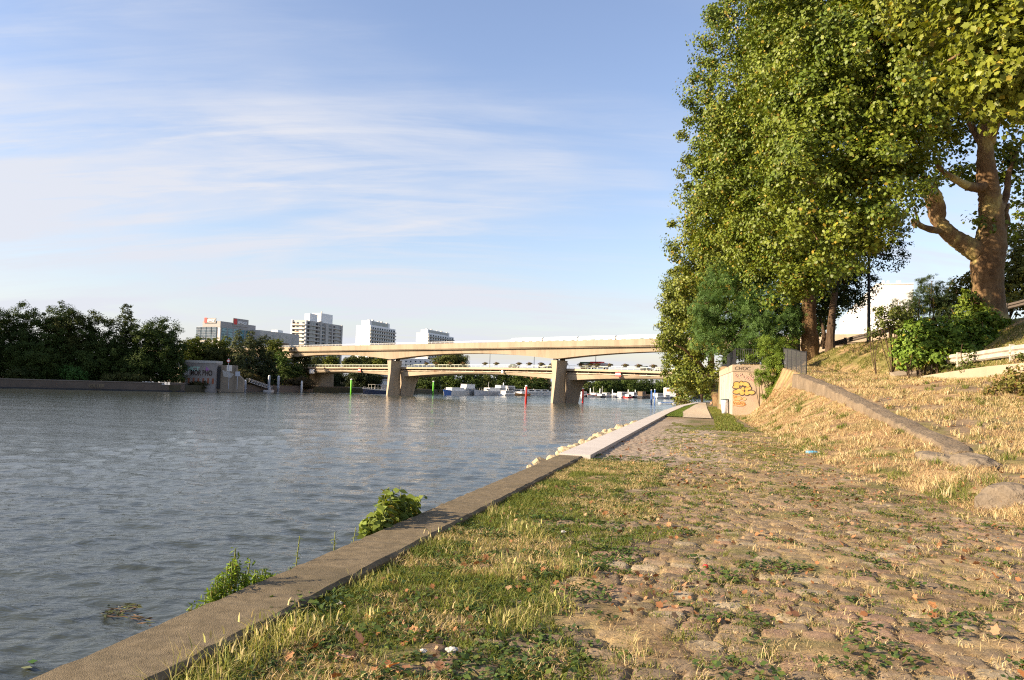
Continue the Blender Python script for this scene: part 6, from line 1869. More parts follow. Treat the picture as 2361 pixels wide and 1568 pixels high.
shrub('climbing_shrub', 'light green self sown shrub hiding the right part of the graffiti wall', [lob(1788, 800, 53.5, (1.3, .8, .9)), lob(1800, 825, 53, (1.1, .8, .8)), lob(1785, 855, 53, (1.1, .8, .7)), lob(1790, 890, 53, (.7, .6, .8)), lob(1752, 858, 53.5, (.6, .4, .3)), lob(1742, 822, 55, (.6, .4, .26)), lob(1815, 795, 53.5, (.7, .6, .5)), lob(1785, 910, 52.5, (.7, .6, .5)), lob(1765, 872, 53, (.5, .4, .3)), lob(1812, 850, 52.5, (.5, .4, .4))], (.080, .135, .014), (.15, .205, .026), 85, .32, .28, leaf3_tpl(), 306, droop=.35)
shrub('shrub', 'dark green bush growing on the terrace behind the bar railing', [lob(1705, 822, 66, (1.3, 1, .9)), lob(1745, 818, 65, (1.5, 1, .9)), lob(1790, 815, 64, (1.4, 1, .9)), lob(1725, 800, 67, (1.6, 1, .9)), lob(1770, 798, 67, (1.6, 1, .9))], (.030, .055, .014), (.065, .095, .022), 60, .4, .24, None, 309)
shrub('shrub', 'low mixed weeds at the right end beside the low kerb wall', [lob(2330, 880, 29, (.6, .5, .45)), lob(2352, 868, 29, (.5, .5, .5)), lob(2300, 895, 28.5, (.4, .4, .25)), lob(2375, 885, 28, (.6, .5, .5))], (.10, .10, .02), (.17, .16, .035), 110, .2, .12, None, 307, yellow=.15, ycol=(.30, .18, .07))
shrub('shrub', 'creeper trailing over the right half of the white guard rail', [lob(2228, 830, 37.5, (.35, .2, .3)), lob(2200, 848, 38.5, (.7, .25, .18)), lob(2250, 848, 36.5, (.6, .25, .16)), lob(2345, 822, 32.5, (.3, .2, .25)), lob(2240, 812, 37.8, (.3, .2, .2))], (.055, .085, .018), (.11, .13, .03), 120, .18, .11, None, 308)

# plants growing out of the near quay wall
def wall_plant(name, label, pxs, hts, spread, ca, cb, leafsize, tpl, n_leaf, seed, lean=.25):
    rg = np.random.default_rng(seed); Ps, Ns = [], []
    mb = MB(); c = None
    for (x, y), h in zip(pxs, hts):
        q = onz(x, y, .1); s_, t_ = STof(q.x, q.y); X_, Y_ = XY(-3.28, t_ if True else 0); q = Vector((float(X_), float(Y_), -.40))
        if c is None: c = q.copy()
        tip = q + Vector((-.05 - rg.random() * lean * .25 + rg.normal() * spread * .6, rg.normal() * spread, h))
        mid = q.lerp(tip, .45) + Vector((-.05, 0, -.02))
        path = smooth_path([q, mid, tip], 5); mb.tube(path, np.linspace(.009, .004, len(path)), 5)
        for k in range(n_leaf):
            f = rg.uniform(.15, 1.0); i = min(int(f * (len(path) - 1)), len(path) - 2); p = path[i].lerp(path[i + 1], f * (len(path) - 1) - i)
            d = rg.normal(size=3); d[2] *= .4; d /= np.linalg.norm(d)
            Ps.append(np.array(p) + d * leafsize * .55); Ns.append(np.array((0, 0, .8)) + d * .5 + rg.normal(size=3) * .35)
    g = thing(name, c, label, 'plant'); mb.build('stems', mat('green_stem', (.14, .16, .03)) if 'green_stem' not in bpy.data.materials else bpy.data.materials['green_stem'], g)
    P = np.array(Ps); cl_ = rg.random(len(P))
    leaf_mesh('foliage', P, np.array(Ns), leafsize * rg.uniform(.6, 1.2, len(P)), leaf_cols(cl_, rg, ca, cb, .02), tpl, MAT['fol'], g, rg)


r_ = np.random.default_rng(12)
def narrow_tpl(): return np.array([(0, -.5, 0), (.13, 0, .04), (0, .55, -.05), (-.13, 0, .04)]), [[0, 1, 2, 3]]
xs = np.concatenate([np.linspace(508, 590, 40), np.linspace(590, 675, 34)]) + r_.normal(0, 5, 74)
wall_plant('wall_plant', 'dense bright green bushy weed growing out of the quay wall', [(x, 1412 - (x - 470) * .455) for x in xs], [.44 + .26 * math.exp(-((x - 595) / 38) ** 2) * r_.uniform(.7, 1.2) + r_.normal(0, .05) for x in xs], .05, (.105, .175, .012), (.18, .26, .02), .058, narrow_tpl(), 74, 61, .18)
xs = r_.uniform(892, 992, 44)
wall_plant('wall_plant', 'broad leaved pale green bush sprouting over the quay coping', [(x, 1238 - (x - 862) * .45) for x in xs], [.50 + .26 * math.exp(-((x - 940) / 36) ** 2) + r_.normal(0, .07) for x in xs], .12, (.10, .145, .02), (.18, .22, .04), .115, lens_tpl(), 40, 62, .3)
wall_plant('wall_plant', 'single tall wispy weed leaning over the water by the coping', [(733, 1297), (737, 1295)], [.72, .45], .03, (.10, .14, .03), (.14, .18, .04), .04, narrow_tpl(), 60, 63, .2)
wall_plant('wall_plant', 'pair of thin upright weeds left of the pale green bush', [(815, 1256), (832, 1248), (842, 1243), (836, 1246)], [.62, .45, .6, .3], .04, (.11, .14, .03), (.15, .18, .04), .05, narrow_tpl(), 36, 64, .15)
wall_plant('wall_plant', 'short sprigs at the coping edge right of the bright bushy weed', [(668, 1330), (686, 1322), (690, 1320), (700, 1316), (650, 1340)], [.40, .52, .34, .30, .35], .04, (.09, .14, .02), (.14, .19, .03), .05, narrow_tpl(), 30, 65, .1)
wall_plant('wall_plant', 'small pale sprigs at the bottom left corner of the coping', [(70, 1585), (95, 1572), (110, 1568), (128, 1560)], [.34, .42, .30, .40], .04, (.15, .16, .03), (.21, .20, .05), .045, lens_tpl(), 14, 66, .1)
wall_plant('wall_plant', 'tiny tuft on the water side of the coping beyond the pale bush', [(1010, 1168), (1025, 1160), (1070, 1142)], [.42, .44, .40], .04, (.10, .13, .02), (.15, .17, .03), .06, lens_tpl(), 16, 67, .1)
# floating leaves
for k, (x, y, sz, lab) in enumerate(((75, 1525, .19, 'dark green fallen leaf floating at the bottom left of the river'), (62, 1539, .17, 'pale underside leaf floating below the dark green leaf'))):
    p = onz(x, y, WATER + .05); TV, TF = lens_tpl()
    ang = .5 + k; V = [(p.x + sz * (a * math.cos(ang) - b * math.sin(ang)) * 1.2, p.y + sz * (a * math.sin(ang) + b * math.cos(ang)) * 1.2, p.z + .1 * c) for a, b, c in TV]
    o = np_mesh('floating_leaf', np.array(V), np.array(TF), MAT['litter'], None, np.array([(.05, .12, .02), (.18, .20, .10)][k])[None].repeat(4, 0), center=True); tag(o, lab, 'leaf')
# ================================================================== far trees
FT = 0


def far_tree(x, ytop, ybase, Y, hw, label, ca=(.042, .055, .016), cb=(.085, .095, .026), name='broadleaf_tree', shape='round', per=None, size=None, group=None, yellow=.0, lump=None, cat='tree'):
    global FT
    FT += 1; rg = np.random.default_rng(900 + FT)
    if Y < 400:
        wd_ = onz(x, float(np.interp(x, [q[0] for q in WL], [q[1] for q in WL])), WATER).y
        Y = wd_ + (4.5 if shape == 'bush' else (9 + (Y - 240) * .35 if x < 420 else 10 + (Y - 286) * .8))
    pt_, pb_ = at(x, ytop, Y), at(x, ybase, Y); r = hw * Y / FX; h = pt_.z - pb_.z
    base = Vector((pb_.x, pb_.y, pb_.z))
    lobes = []
    if shape == 'round':
        n = 9
        for k in range(n):
            f = .20 + .72 * (k / (n - 1)); w_ = r * math.sqrt(max(.12, 1 - ((f - .52) / .55) ** 2)); a = k * 2.4
            q = min(.62, .36 + .3 * rg.random())
            lobes.append(((base.x + math.cos(a) * w_ * (1 - q), base.y + math.sin(a) * w_ * .5, base.z + h * f * .97), (r * q, r * q, min(r * q * .9, h * .2))))
        lobes.append(((base.x, base.y, base.z + h * .42), (r * .9, r * .75, h * .36)))
    elif shape == 'poplar':
        for k in range(7):
            f = .12 + .80 * k / 6; w_ = r * math.sin(min(1, (1.08 - f) * 1.8) * math.pi / 2); lobes.append(((base.x + rg.normal() * r * .10, base.y, base.z + h * f), (w_, w_, h * .12)))
    elif shape == 'layer':
        for k in range(14):
            f = .35 + .58 * rg.random(); a = rg.uniform(0, 6.28); w_ = r * (.35 + .6 * rg.random())
            lobes.append(((base.x + math.cos(a) * w_ * .8, base.y + math.sin(a) * w_ * .5, base.z + h * f), (r * .36, r * .36, h * .055)))
        lobes.append(((base.x, base.y, base.z + h * .5), (r * .5, r * .5, h * .3)))
    elif shape == 'cedar':
        for k in range(10):
            f = .08 + .84 * k / 9; w_ = r * (1.02 - f * .85); lobes.append(((base.x + rg.normal() * r * .1, base.y, base.z + h * f), (w_, w_, h * .035)))
        lobes.append(((base.x, base.y, base.z + h * .4), (r * .45, r * .45, h * .38)))
    else:   # bush
        for k in range(6): lobes.append(((base.x + rg.uniform(-.6, .6) * r, base.y + rg.uniform(-.3, .3) * r, base.z + h * rg.uniform(.25, .62)), (r * .5, r * .45, h * .38)))
    px1 = Y / 781.0
    size = size or max(.30, px1 * 1.25)
    per = per or 2.7 / size ** 2
    tree(name, label, base, [([base + Vector((0, 0, -1)), base + Vector((0, 0, h * .3)), base + Vector((rg.normal() * .3, 0, h * .75))], max(.12, r * .07), .1)], lobes, None, ca, cb, per, lump or max(.5, r * .17), size, None, MAT['dfol'], MAT['barkd'], group, 900 + FT, yellow=yellow, fill=.2, lower=.9, auto=False, cat=cat, nside=7, carve=False)


G1 = 'dark trees along the left bank'
DK, DK2 = (.026, .046, .012), (.066, .092, .020)  # leaf colours darkened to carry shaded sides, paler end for lit tops
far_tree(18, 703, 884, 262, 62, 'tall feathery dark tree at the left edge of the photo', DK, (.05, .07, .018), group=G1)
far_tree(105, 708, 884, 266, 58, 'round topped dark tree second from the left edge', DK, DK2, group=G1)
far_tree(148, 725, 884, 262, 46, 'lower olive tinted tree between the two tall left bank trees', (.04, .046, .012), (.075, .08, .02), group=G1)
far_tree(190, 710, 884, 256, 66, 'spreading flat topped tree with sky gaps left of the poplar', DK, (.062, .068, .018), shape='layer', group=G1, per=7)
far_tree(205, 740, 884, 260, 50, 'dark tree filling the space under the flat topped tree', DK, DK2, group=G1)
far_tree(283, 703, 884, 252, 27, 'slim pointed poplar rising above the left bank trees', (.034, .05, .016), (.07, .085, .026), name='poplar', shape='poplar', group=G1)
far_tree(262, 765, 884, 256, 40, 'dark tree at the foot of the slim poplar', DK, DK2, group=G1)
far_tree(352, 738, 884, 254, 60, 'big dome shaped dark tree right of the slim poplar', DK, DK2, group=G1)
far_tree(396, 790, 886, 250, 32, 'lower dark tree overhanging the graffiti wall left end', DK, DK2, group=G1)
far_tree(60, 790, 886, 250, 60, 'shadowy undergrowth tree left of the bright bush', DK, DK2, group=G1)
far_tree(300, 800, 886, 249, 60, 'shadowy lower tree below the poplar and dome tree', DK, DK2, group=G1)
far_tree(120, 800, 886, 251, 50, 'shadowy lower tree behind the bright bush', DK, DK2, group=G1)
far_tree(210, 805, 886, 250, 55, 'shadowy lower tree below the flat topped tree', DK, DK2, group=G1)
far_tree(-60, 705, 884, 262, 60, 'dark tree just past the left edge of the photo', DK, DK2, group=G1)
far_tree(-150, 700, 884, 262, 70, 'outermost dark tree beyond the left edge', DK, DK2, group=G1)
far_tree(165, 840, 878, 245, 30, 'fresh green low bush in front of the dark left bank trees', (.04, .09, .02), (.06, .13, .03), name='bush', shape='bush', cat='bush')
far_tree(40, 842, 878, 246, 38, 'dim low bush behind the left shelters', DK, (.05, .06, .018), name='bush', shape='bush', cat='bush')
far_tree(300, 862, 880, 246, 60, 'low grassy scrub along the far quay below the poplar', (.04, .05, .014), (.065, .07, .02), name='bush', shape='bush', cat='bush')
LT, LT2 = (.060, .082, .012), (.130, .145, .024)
G2 = 'sunlit trees behind the graffiti wall'
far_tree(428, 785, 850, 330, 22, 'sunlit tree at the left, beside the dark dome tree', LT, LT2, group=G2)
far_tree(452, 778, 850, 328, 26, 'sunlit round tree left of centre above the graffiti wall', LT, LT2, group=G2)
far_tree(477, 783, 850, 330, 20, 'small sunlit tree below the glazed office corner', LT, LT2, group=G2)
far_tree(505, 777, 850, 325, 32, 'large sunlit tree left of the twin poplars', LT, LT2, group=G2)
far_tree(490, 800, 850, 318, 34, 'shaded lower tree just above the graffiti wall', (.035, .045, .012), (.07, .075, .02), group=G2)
far_tree(543, 763, 876, 300, 17, 'left one of the twin columnar poplars before the glazed office', (.06, .075, .028), (.11, .12, .05), name='poplar', shape='poplar', size=.42)
far_tree(570, 765, 880, 298, 20, 'right and broader one of the twin poplars before the glazed office', (.06, .075, .028), (.11, .12, .05), name='poplar', shape='poplar', size=.42)
far_tree(592, 775, 880, 297, 30, 'dark bulky tree merging with the right twin poplar', (.035, .048, .018), (.06, .07, .028))
far_tree(545, 815, 880, 296, 22, 'silvery lower tree in front of the twin poplars', (.055, .068, .028), (.10, .11, .045))
far_tree(617, 806, 890, 296, 36, 'dark layered cedar right of the twin poplars', (.024, .038, .016), (.046, .062, .022), name='cedar', shape='cedar')
far_tree(629, 782, 840, 330, 26, 'sunlit round tree at the left end of the viaduct', LT, LT2)
far_tree(648, 808, 880, 310, 22, 'fresh green tree under the left end of the viaduct', (.045, .085, .018), (.08, .125, .028))
far_tree(690, 795, 886, 318, 28, 'small conical tree standing before the viaduct girder', (.036, .048, .014), (.075, .078, .024))
far_tree(725, 823, 870, 352, 20, 'small green tree below the viaduct left part', (.05, .065, .018), (.09, .10, .03))
far_tree(668, 840, 888, 306, 36, 'dark tree beside the low bridge abutment', DK, DK2)
far_tree(560, 852, 892, 290, 36, 'brownish bush behind the gangway head', (.05, .05, .018), (.085, .08, .028), name='bush', shape='bush', cat='bush')
far_tree(585, 858, 892, 292, 24, 'rust tinted bush right of the brownish one behind the gangway', (.085, .06, .02), (.13, .09, .03), name='bush', shape='bush', cat='bush')
far_tree(532, 855, 890, 286, 26, 'dark bush right of the painted ramp', DK, DK2, name='bush', shape='bush', cat='bush')
far_tree(452, 876, 899, 262, 24, 'brown green bush at the foot of the graffiti wall', (.04, .04, .016), (.07, .065, .024), name='bush', shape='bush', cat='bush')
far_tree(690, 868, 896, 312, 40, 'dry brown bank scrub right of the tall posts', (.06, .045, .02), (.09, .065, .03), name='bush', shape='bush', cat='bush')
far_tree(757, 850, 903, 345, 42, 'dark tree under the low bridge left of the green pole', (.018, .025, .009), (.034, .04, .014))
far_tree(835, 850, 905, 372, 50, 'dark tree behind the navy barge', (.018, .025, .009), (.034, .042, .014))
# behind the bridges
far_tree(762, 822, 850, 480, 22, 'green tree in front of the striped tower foot', LT, LT2)
far_tree(812, 822, 850, 470, 26, 'green tree right of the striped tower under the viaduct', (.05, .062, .016), (.09, .1, .028))
far_tree(845, 820, 850, 500, 24, 'dark small tree below the first white slab tower', (.04, .05, .014), (.075, .085, .022))
far_tree(878, 824, 850, 470, 20, 'light green tree touching the left pier', LT, LT2)
far_tree(1040, 815, 852, 520, 42, 'wide round green tree above the low bridge between the piers', (.06, .075, .02), (.115, .125, .036))
G3 = 'wooded shore behind the moored boats'
sh_ = [(935, 856, 30, 0), (985, 852, 34, 0), (1035, 858, 34, 1), (1085, 856, 30, 0), (1120, 862, 26, 2), (1160, 852, 30, 0), (1200, 856, 34, 1), (1245, 868, 26, 0), (1300, 866, 30, 0), (1340, 868, 30, 2), (1385, 874, 28, 1), (1412, 872, 30, 0), (1448, 868, 32, 1), (1486, 876, 26, 0), (1520, 879, 28, 1), (1552, 884, 26, 2), (1590, 876, 30, 0), (1640, 870, 36, 1), (1700, 865, 40, 0)]
SL = ['first', 'second', 'third', 'fourth', 'fifth', 'sixth', 'seventh', 'eighth', 'ninth', 'tenth', 'eleventh', 'twelfth', 'thirteenth', 'fourteenth', 'fifteenth', 'sixteenth', 'seventeenth', 'eighteenth', 'nineteenth']
CL = [((.032, .054, .014), (.066, .092, .022)), ((.052, .082, .018), (.095, .130, .028)), ((.066, .086, .024), (.115, .135, .036))]
KN = ['dark green', 'mid green', 'pale olive']
for k, (x, yt_, hw, kk) in enumerate(sh_):
    yb_ = np.interp(x, [q[0] for q in WL], [q[1] for q in WL]) - 4
    p = onz(x, float(yb_) + 4, WATER)
    far_tree(x, yt_, float(yb_), p.y + 14 + (k % 3) * 6, hw, KN[kk] + ' harbour tree, ' + SL[k] + ' from the left among those behind the boats', *CL[kk], group=G3, size=.75)

# ================================================================== grass, weeds and litter
def blade_mesh(name, base, h, w_, lean, cols, m, label, rg, kind='stuff', bend=.5):
    """each blade: a tapering two segment strip"""
    n = len(base); a = rg.uniform(0, 2 * math.pi, n)
    side = np.stack([np.cos(a), np.sin(a), np.zeros(n)], 1) * w_[:, None] * .5
    b = rg.uniform(0, 2 * math.pi, n); ln = np.stack([np.cos(b), np.sin(b), np.zeros(n)], 1) * (lean * h)[:, None]
    up = np.zeros((n, 3)); up[:, 2] = h
    p0 = base; p1 = base + up * .55 + ln * .3; p2 = base + up * (1 - .25 * lean[:, None]) + ln
    V = np.stack([p0 - side, p0 + side, p1 + side * .8, p1 - side * .8, p2 + side * .12, p2 - side * .12], 1).reshape(-1, 3)
    i = np.arange(n)[:, None] * 6
    F = np.concatenate([i + np.array([0, 1, 2, 3]), i + np.array([3, 2, 4, 5])])
    o = np_mesh(name, V, F, m, None, np.repeat(cols, 6, 0))
    return tag(o, label, None, None, kind)


def pal_pick(pal, n, rg, var=.2):
    pal = np.array(pal); c = pal[rg.integers(0, len(pal), n)] * (1 + var * (rg.random((n, 1)) * 2 - 1)); return c


rg = np.random.default_rng(42)


def qz(s, t):
    X_, Y_ = XY(s, t); z = HT(s, t) * (s > toe(t) - .05) + .02
    return np.stack([X_, Y_, z], 1)


GREEN = [(.115, .150, .024), (.15, .175, .032), (.085, .125, .022), (.20, .195, .05)]
STRAW = [(.50, .38, .19), (.56, .44, .24), (.42, .30, .15), (.38, .33, .15)]
# 1. green strip along the coping
n = 140000
t = 2.3 + (17.5 - 2.3) * rg.random(n) ** 1.35; s = -2.66 - .16 * (t < 7) * rg.random(n) + 2.6 * rg.random(n) ** 1.35
lim = .2 + .55 * (fbm(s * 0 + 3, t * .4, 3)) * 2
dn = fbm(s * 1.6 + 9, t * 1.3 + 2, 4)
keep = (dn + .32 * (1 - (s + 2.66) / 1.95) > .45) & (s < -1.0 + 1.9 * (fbm(t * .55 + 3, s * .5 + 8, 3) - .34))
s, t = s[keep], t[keep]; n = len(s)
base = qz(s, t); cl = fbm(s * 1.1 + 30, t * 1.0, 3)
cols = pal_pick(GREEN, n, rg); dry = (cl > .56) & (rg.random(n) < .7); cols[dry] = pal_pick(STRAW, dry.sum(), rg) * .9
h = .030 + .055 * rg.random(n) ** 1.8 + .05 * np.clip(fbm(s * 2.2, t * 2.2 + 50, 2) - .5, 0, 1) * 2
blade_mesh('grass', base, h, .0035 + .0055 * rg.random(n), .25 + .7 * rg.random(n), cols, MAT['grassm'], 'short green grass strip along the worn coping', rg)

# 2. tall seeding barley grass by the coping and dry tufts on the cobbles
def tufts(cen, nb, rad, h0, h1, pal, wd, seed, ln=(.15, .5), fan=True):
    rg = np.random.default_rng(seed); B_, Hh, C_, Ln = [], [], [], []
    for (s_, t_, sc_) in cen:
        k = max(4, int(nb * sc_)); r_ = rad * sc_ * rg.random(k) ** .6; a = rg.uniform(0, 6.283, k)
        B_.append(np.stack([s_ + r_ * np.cos(a), t_ + r_ * np.sin(a)], 1)); Hh.append(rg.uniform(h0, h1, k) * (.55 + .5 * sc_) * rg.uniform(.75, 1.2)); C_.append(pal_pick(pal, k, rg)); Ln.append(rg.uniform(ln[0], ln[1], k))
    st_ = np.concatenate(B_); hh = np.concatenate(Hh)
    return qz(st_[:, 0], st_[:, 1]), hh, np.concatenate(C_), np.concatenate(Ln), wd * (.6 + .8 * rg.random(len(hh)))


def px_st(x, y):
    p = onz(x, y, .03); return STof(p.x, p.y)


cen = []
for x, y, q in ((380, 1545, 1.3), (420, 1515, 1.2), (470, 1500, 1.2), (330, 1562, 1.1), (530, 1470, 1.0), (610, 1440, 1.3), (640, 1430, 1.4), (660, 1445, 1.2), (800, 1322, 1.2), (815, 1335, 1.0), (960, 1240, 1.0), (975, 1240, .9), (1070, 1260, 1.0), (1130, 1160, 1.2), (1150, 1172, 1.1), (1190, 1205, 1.2), (1215, 1215, 1.2), (1240, 1225, 1.0), (1170, 1310, .9), (1185, 1300, .9), (1305, 1290, 1.2), (1320, 1300, 1.1), (1275, 1390, 1.2), (1285, 1385, 1.0), (1165, 1430, 1.1), (1180, 1415, 1.0), (1060, 1385, .8), (600, 1450, 1.1), (560, 1490, 1.0), (700, 1470, .7), (850, 1420, .6)):
    s_, t_ = px_st(x, y + 22); cen.append((max(float(s_), -2.52), float(t_), q))
BAR = [(.30, .30, .085), (.40, .36, .13), (.22, .25, .05), (.48, .40, .18)]
b_, h_, c_, l_, w_ = tufts(cen, 70, .19, .04, .19, BAR, .0046, 5, (.1, 1.1))
blade_mesh('grass', b_, h_, w_, l_, c_, MAT['grassm'], 'taller seeding grass tufts leaning by the coping', rg)
# seed heads
sel = rg.random(len(b_)) < .10
hd = b_[sel].copy(); hd[:, 2] += h_[sel] * 1.0
blade_mesh('grass', hd - np.array((0, 0, .02)), np.full(sel.sum(), .055), np.full(sel.sum(), .013), rg.uniform(.1, .5, sel.sum()), pal_pick([(.42, .38, .16), (.50, .42, .22), (.36, .36, .12)], sel.sum(), rg), MAT['drym'], 'pale bristly seed heads on the tall grass', rg)
cen = []
for k in range(2000):
    t_ = 3.3 + 30 * rg.random() ** 1.5; s_ = rg.uniform(-.9, float(toe(t_)) + .4)
    if rg.random() < .35 + .65 * sstep(-.6, 2.2, s_) and fbm(np.array(s_ * .8), np.array(t_ * .5 + 7), 2) > .42: cen.append((s_, t_, rg.uniform(.2, 1.0) ** 1.4))
b_, h_, c_, l_, w_ = tufts(cen, 24, .085, .04, .115, STRAW, .005, 6, (.2, .95))
w_ = w_ * np.clip(np.hypot(b_[:, 0], b_[:, 1]) / 9, 1, 2.4)
blade_mesh('grass', b_, h_, w_, l_, c_, MAT['drym'], 'bleached dry grass tufts between the cobbles', rg)
# straw lying flat in joints
n = 70000; t = 3 + 26 * rg.random(n) ** 1.7; s = rg.uniform(-1.4, 1, n) * 1.0 + rg.random(n) * (toe(t) - .3)
b_ = qz(s, t); b_[:, 2] += .012
blade_mesh('straw', b_, np.full(n, .02), .003 + .004 * rg.random(n), rg.uniform(1.5, 6, n), pal_pick([(.44, .33, .16), (.38, .26, .12), (.50, .40, .22)], n, rg), MAT['drym'], 'loose straw lying in the joints', rg)
# 3. green joint weeds
cen = []
for k in range(6500):
    t_ = 3.0 + 38 * rg.random() ** 1.5; s_ = rg.uniform(-1.6, float(toe(t_)) + .1)
    if fbm(np.array(s_ * 1.2 + 5), np.array(t_ * .9 + 3), 3) > .47:
        s_q = s_; i_ = round(t_ / PT); t_ = i_ * PT + rg.normal() * .02 if rg.random() < .7 else t_
        cen.append((s_q, t_, rg.uniform(.3, 1.1)))
b_, h_, c_, l_, w_ = tufts(cen, 30, .10, .02, .055, GREEN + [(.16, .14, .04)], .006, 7, (.3, 1.0))
w_ = w_ * np.clip(np.hypot(b_[:, 0], b_[:, 1]) / 8, 1, 3)
blade_mesh('grass', b_, h_, w_, l_, c_, MAT['grassm'], 'small green weeds growing in the joints of the cobbles', rg)
# broad leaved weeds
Pq, Nq, Sz, Cq = [], [], [], []
spots = [(float(a), float(b), q) for (a, b), q in [(px_st(x, y), q) for x, y, q in ((690, 1415, 1.5), (650, 1425, 1.4), (730, 1395, 1.4), (770, 1380, 1.2), (870, 1455, 1.2), (920, 1440, 1.0), (800, 1470, .9), (1240, 1200, 1.5), (1060, 1215, 1.4), (1010, 1230, 1.3), (1150, 1240, 1.2), (1260, 1330, .8), (1110, 1385, 1.0), (1650, 1330, 1.3), (1800, 1310, 1.4), (1780, 1320, 1.2), (2020, 1495, 1.0), (1330, 1125, 1.2), (1280, 1090, 1.2), (1170, 1150, 1.1), (1700, 1560, 1.2), (2210, 1440, 1.2), (2170, 1460, 1.0), (1080, 1420, .8), (1240, 1555, 1.2), (960, 1540, .9), (2050, 1530, 1.3))]]
for k in range(950):
    t_ = 3 + 16 * rg.random() ** 1.4; s_ = -2.55 + 1.9 * rg.random() ** 1.2 if rg.random() < .7 else rg.uniform(-1, 4)
    spots.append((s_, t_, rg.uniform(.25, .7)))
for s_, t_, q in spots:
    k = int(60 * q); r_ = .20 * q * rg.random(k) ** .55; a = rg.uniform(0, 6.283, k)
    ss_, tt_ = s_ + r_ * np.cos(a), t_ + r_ * np.sin(a); p = qz(ss_, tt_); p[:, 2] += .02 + .05 * q * rg.random(k)
    Pq.append(p); Nq.append(np.stack([rg.normal(0, .45, k), rg.normal(0, .45, k), np.ones(k)], 1)); Sz.append(.035 * rg.uniform(.5, 1.4, k) * (.8 + .35 * q)); Cq.append(pal_pick([(.06, .10, .022), (.085, .13, .03), (.05, .085, .03), (.11, .14, .03)], k, rg))
o = leaf_mesh('weeds', np.concatenate(Pq), np.concatenate(Nq), np.concatenate(Sz), np.concatenate(Cq), lens_tpl(), MAT['grassm'], None, rg, 'stuff'); tag(o, 'clumps of low broad leaved weeds on the quay')

# 4. dry bank, ramp and slope grass
n = 105000
t = 9 + 58 * rg.random(n) ** 1.25; u_ = rg.random(n); a_ = toe(t); b__ = np.maximum(crest(t) - np.where(t < 21, -.3, .7), a_ + .3)
s = a_ - .15 + (b__ - a_ + .25) * u_
keep = (t < 56.6) & (fbm(s * 1.3, t * .9, 4) > .50 - .14 * rg.random(n))
s, t = s[keep], t[keep]; n = len(s); base = qz(s, t)
cols = pal_pick(STRAW + [(.34, .22, .11), (.44, .29, .16), (.40, .26, .15), (.30, .19, .10)], n, rg)
gr_ = (fbm(s * .7 + 20, t * .5, 3) > .57 + .12 * ((s - toe(t)) > .7)); cols[gr_] = pal_pick(GREEN, gr_.sum(), rg)
d_ = np.hypot(base[:, 0], base[:, 1])
blade_mesh('grass', base, (.03 + .13 * rg.random(n) ** 2.6), np.clip(d_ / 2600, .006, .022) * (.6 + .8 * rg.random(n)), .4 + 1.3 * rg.random(n), cols, MAT['drym'], 'dry straw coloured grass covering the bank below the parapet wall', rg)
cen = []
for k in range(900):
    t_ = 9.5 + 46 * rg.random() ** 1.15; s_ = float(toe(t_)) + (13 - float(toe(t_))) * rg.random() ** 1.3
    if abs(s_ - float(crest(t_)) + .3) < .45 and t_ > 20: continue
    cen.append((s_, t_, rg.uniform(.35, 1.3)))
for pal_, part_, sd_, lab_ in ((STRAW + [(.60, .50, .30)], cen[:640], 15, 'taller bleached grass clumps on the bank and the ramp'), (GREEN, cen[640:], 16, 'green weed clumps on the bank and the ramp')):
    b_, h_, c_, l_, w_ = tufts(part_, 46, .17, .07, .22, pal_, .006, sd_, (.15, .9))
    w_ = w_ * np.clip(np.hypot(b_[:, 0], b_[:, 1]) / 9, 1, 3)
    blade_mesh('grass', b_, h_, w_, l_, c_, MAT['drym'], lab_, rg)
n = 150000
t = 11 + 52 * rg.random(n) ** 1.1; s = crest(t) + .05 + (15.5 - crest(t)) * rg.random(n)
dn = fbm(s * .9 + 8, t * .9, 4)
keep = dn > np.where(s < toe2(t), .47, .36)
s, t = s[keep], t[keep]; n = len(s); base = qz(s, t); base[:, 2] += .0
X_, Y_ = XY(s, t)
cols = pal_pick(STRAW + [(.36, .24, .11)], n, rg)
gz_ = np.clip(sstep(-.5, .8, s - toe2(t)) * sstep(26, 42, t) * .75 + .35 * (fbm(s * .6, t * .6 + 30, 3) > .55), 0, 1)
gr_ = rg.random(n) < gz_; cols[gr_] = pal_pick([(.14, .145, .03), (.18, .17, .04), (.10, .115, .025)], gr_.sum(), rg)
d_ = np.hypot(base[:, 0], base[:, 1])
blade_mesh('grass', base, (.05 + .15 * rg.random(n) ** 1.8), np.clip(d_ / 2400, .006, .024) * (.6 + .8 * rg.random(n)), .3 + .9 * rg.random(n), cols, MAT['drym'], 'dry and green grass on the ramp and embankment slope', rg)
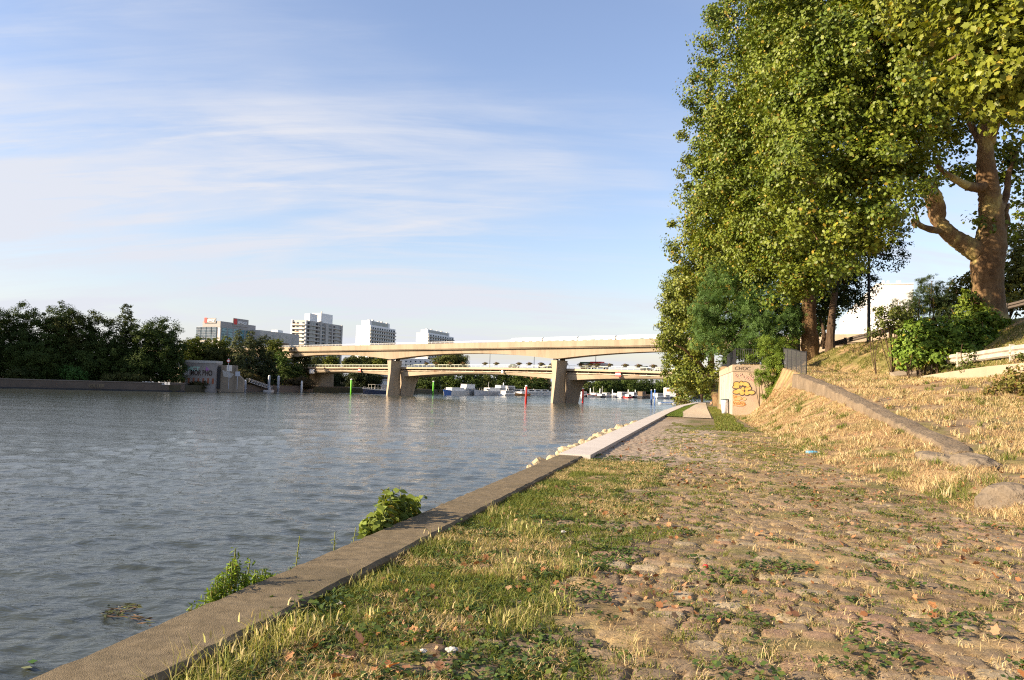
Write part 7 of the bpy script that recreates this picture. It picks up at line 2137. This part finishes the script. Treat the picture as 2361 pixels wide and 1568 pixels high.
# 5. lawn blades and weeds under the trees by the wall
n = 16000; t = rg.uniform(50, 112, n); s = edge(t) + .75 + (pl(t) - edge(t) - .75) * rg.random(n); X_, Y_ = XY(s, t); base = np.stack([X_, Y_, np.full(n, .06)], 1)
blade_mesh('lawn_grass', base, .04 + .04 * rg.random(n), np.full(n, .035), .3 + .5 * rg.random(n), pal_pick([(.085, .13, .02), (.11, .155, .025)], n, rg), MAT['grassm'], 'short bright lawn grass beside the walkway', rg)
n = 18000; t = rg.uniform(34, 86, n); s = rg.uniform(-.2, 1.7, n) + (fbm(t * .2, t * 0, 2) - .5); keep = (s > pr(t) + .1) & (s < toe(t) - .05); s, t = s[keep], t[keep]; n = len(s); X_, Y_ = XY(s, t); base = np.stack([X_, Y_, np.full(n, .03)], 1)
blade_mesh('grass', base, .05 + .12 * rg.random(n), np.full(n, .03), .3 + .6 * rg.random(n), pal_pick(GREEN + [(.2, .18, .06)], n, rg), MAT['grassm'], 'rough green grass below the graffiti wall and bin', rg)

# 6. fallen leaves
n = 5000
t = 3.2 + 24 * rg.random(n) ** 1.6; s = np.where(rg.random(n) < .72, rg.uniform(-.6, 4.8, n), rg.uniform(-2.5, 0, n))
keep = fbm(s * .9 + 2, t * .8 + 77, 3) > .49 - .06 * (s > 1.5); s, t = s[keep], t[keep]; n = len(s)
base = qz(s, t); base[:, 2] += .030 + .02 * rg.random(n)
nn = np.stack([rg.normal(0, .8, n), rg.normal(0, .8, n), np.ones(n)], 1)
o = leaf_mesh('fallen_leaves', base, nn, .026 + .05 * rg.random(n) ** 2.2, pal_pick([(.27, .12, .05), (.33, .17, .08), (.22, .10, .04), (.34, .22, .12), (.18, .09, .05)], n, rg, .3), plane_tpl(), MAT['litter'], None, rg, 'stuff'); tag(o, 'scattered dry brown plane leaves on the quay')
n = 1400
t = 12 + 40 * rg.random(n) ** 1.3; s = crest(t) + (14 - crest(t)) * rg.random(n); base = qz(s, t); base[:, 2] += .05
nn = np.stack([rg.normal(0, .5, n), rg.normal(0, .5, n), np.ones(n)], 1)
o = leaf_mesh('fallen_leaves', base, nn, .05 + .06 * rg.random(n), pal_pick([(.34, .17, .07), (.38, .23, .11), (.26, .12, .05)], n, rg, .3), plane_tpl(), MAT['litter'], None, rg, 'stuff'); tag(o, 'drifted orange brown leaves on the ramp')


def big_leaf(x, y, size, lab, tilt, col, seed):
    p = onz(x, y, .05); p.z = .10; r_ = np.random.default_rng(seed)
    k = 9; out = plane_tpl()[0][:12]; V = []; F = []
    ca, sa = math.cos(seed * 1.3), math.sin(seed * 1.3)
    ex = Vector((ca, sa, 0)); ey = Vector((-sa * math.cos(tilt), ca * math.cos(tilt), math.sin(tilt)))
    nrm_ = ex.cross(ey)
    for ring in (.0, .35, .7, 1.0):
        for a, b, c in out:
            z = .22 * (a * a + b * b) * ring * ring + .05 * r_.normal() * ring
            V.append(tuple(p + (ex * a * ring + ey * b * ring + nrm_ * z) * size))
    for j in range(3):
        for i in range(12): F.append([j * 12 + i, j * 12 + (i + 1) % 12, (j + 1) * 12 + (i + 1) % 12, (j + 1) * 12 + i])
    V = np.array(V); o = np_mesh('fallen_leaf', V, np.array(F), MAT['litter'], None, np.array(col)[None].repeat(len(V), 0) * r_.uniform(.9, 1.1, (len(V), 1)), smooth=True, center=True)
    tag(o, lab, 'leaf', 'large fallen leaves in the foreground')


big_leaf(828, 1490, .095, 'large upright tan leaf in the grass near the bottom edge', .9, (.42, .24, .14), 1)
big_leaf(795, 1535, .12, 'largest flat tan leaf at the bottom edge, lying below the upright one', .35, (.46, .27, .16), 2)
big_leaf(905, 1555, .08, 'orange curled leaf at the bottom edge right of the flat tan leaf', .5, (.50, .20, .06), 3)
big_leaf(2295, 1470, .08, 'big pale brown curled leaf at right among other leaves', 1.1, (.32, .18, .10), 4)
big_leaf(2150, 1410, .08, 'orange brown leaf pile topmost leaf right of the cobbles centre', .5, (.45, .21, .08), 5)
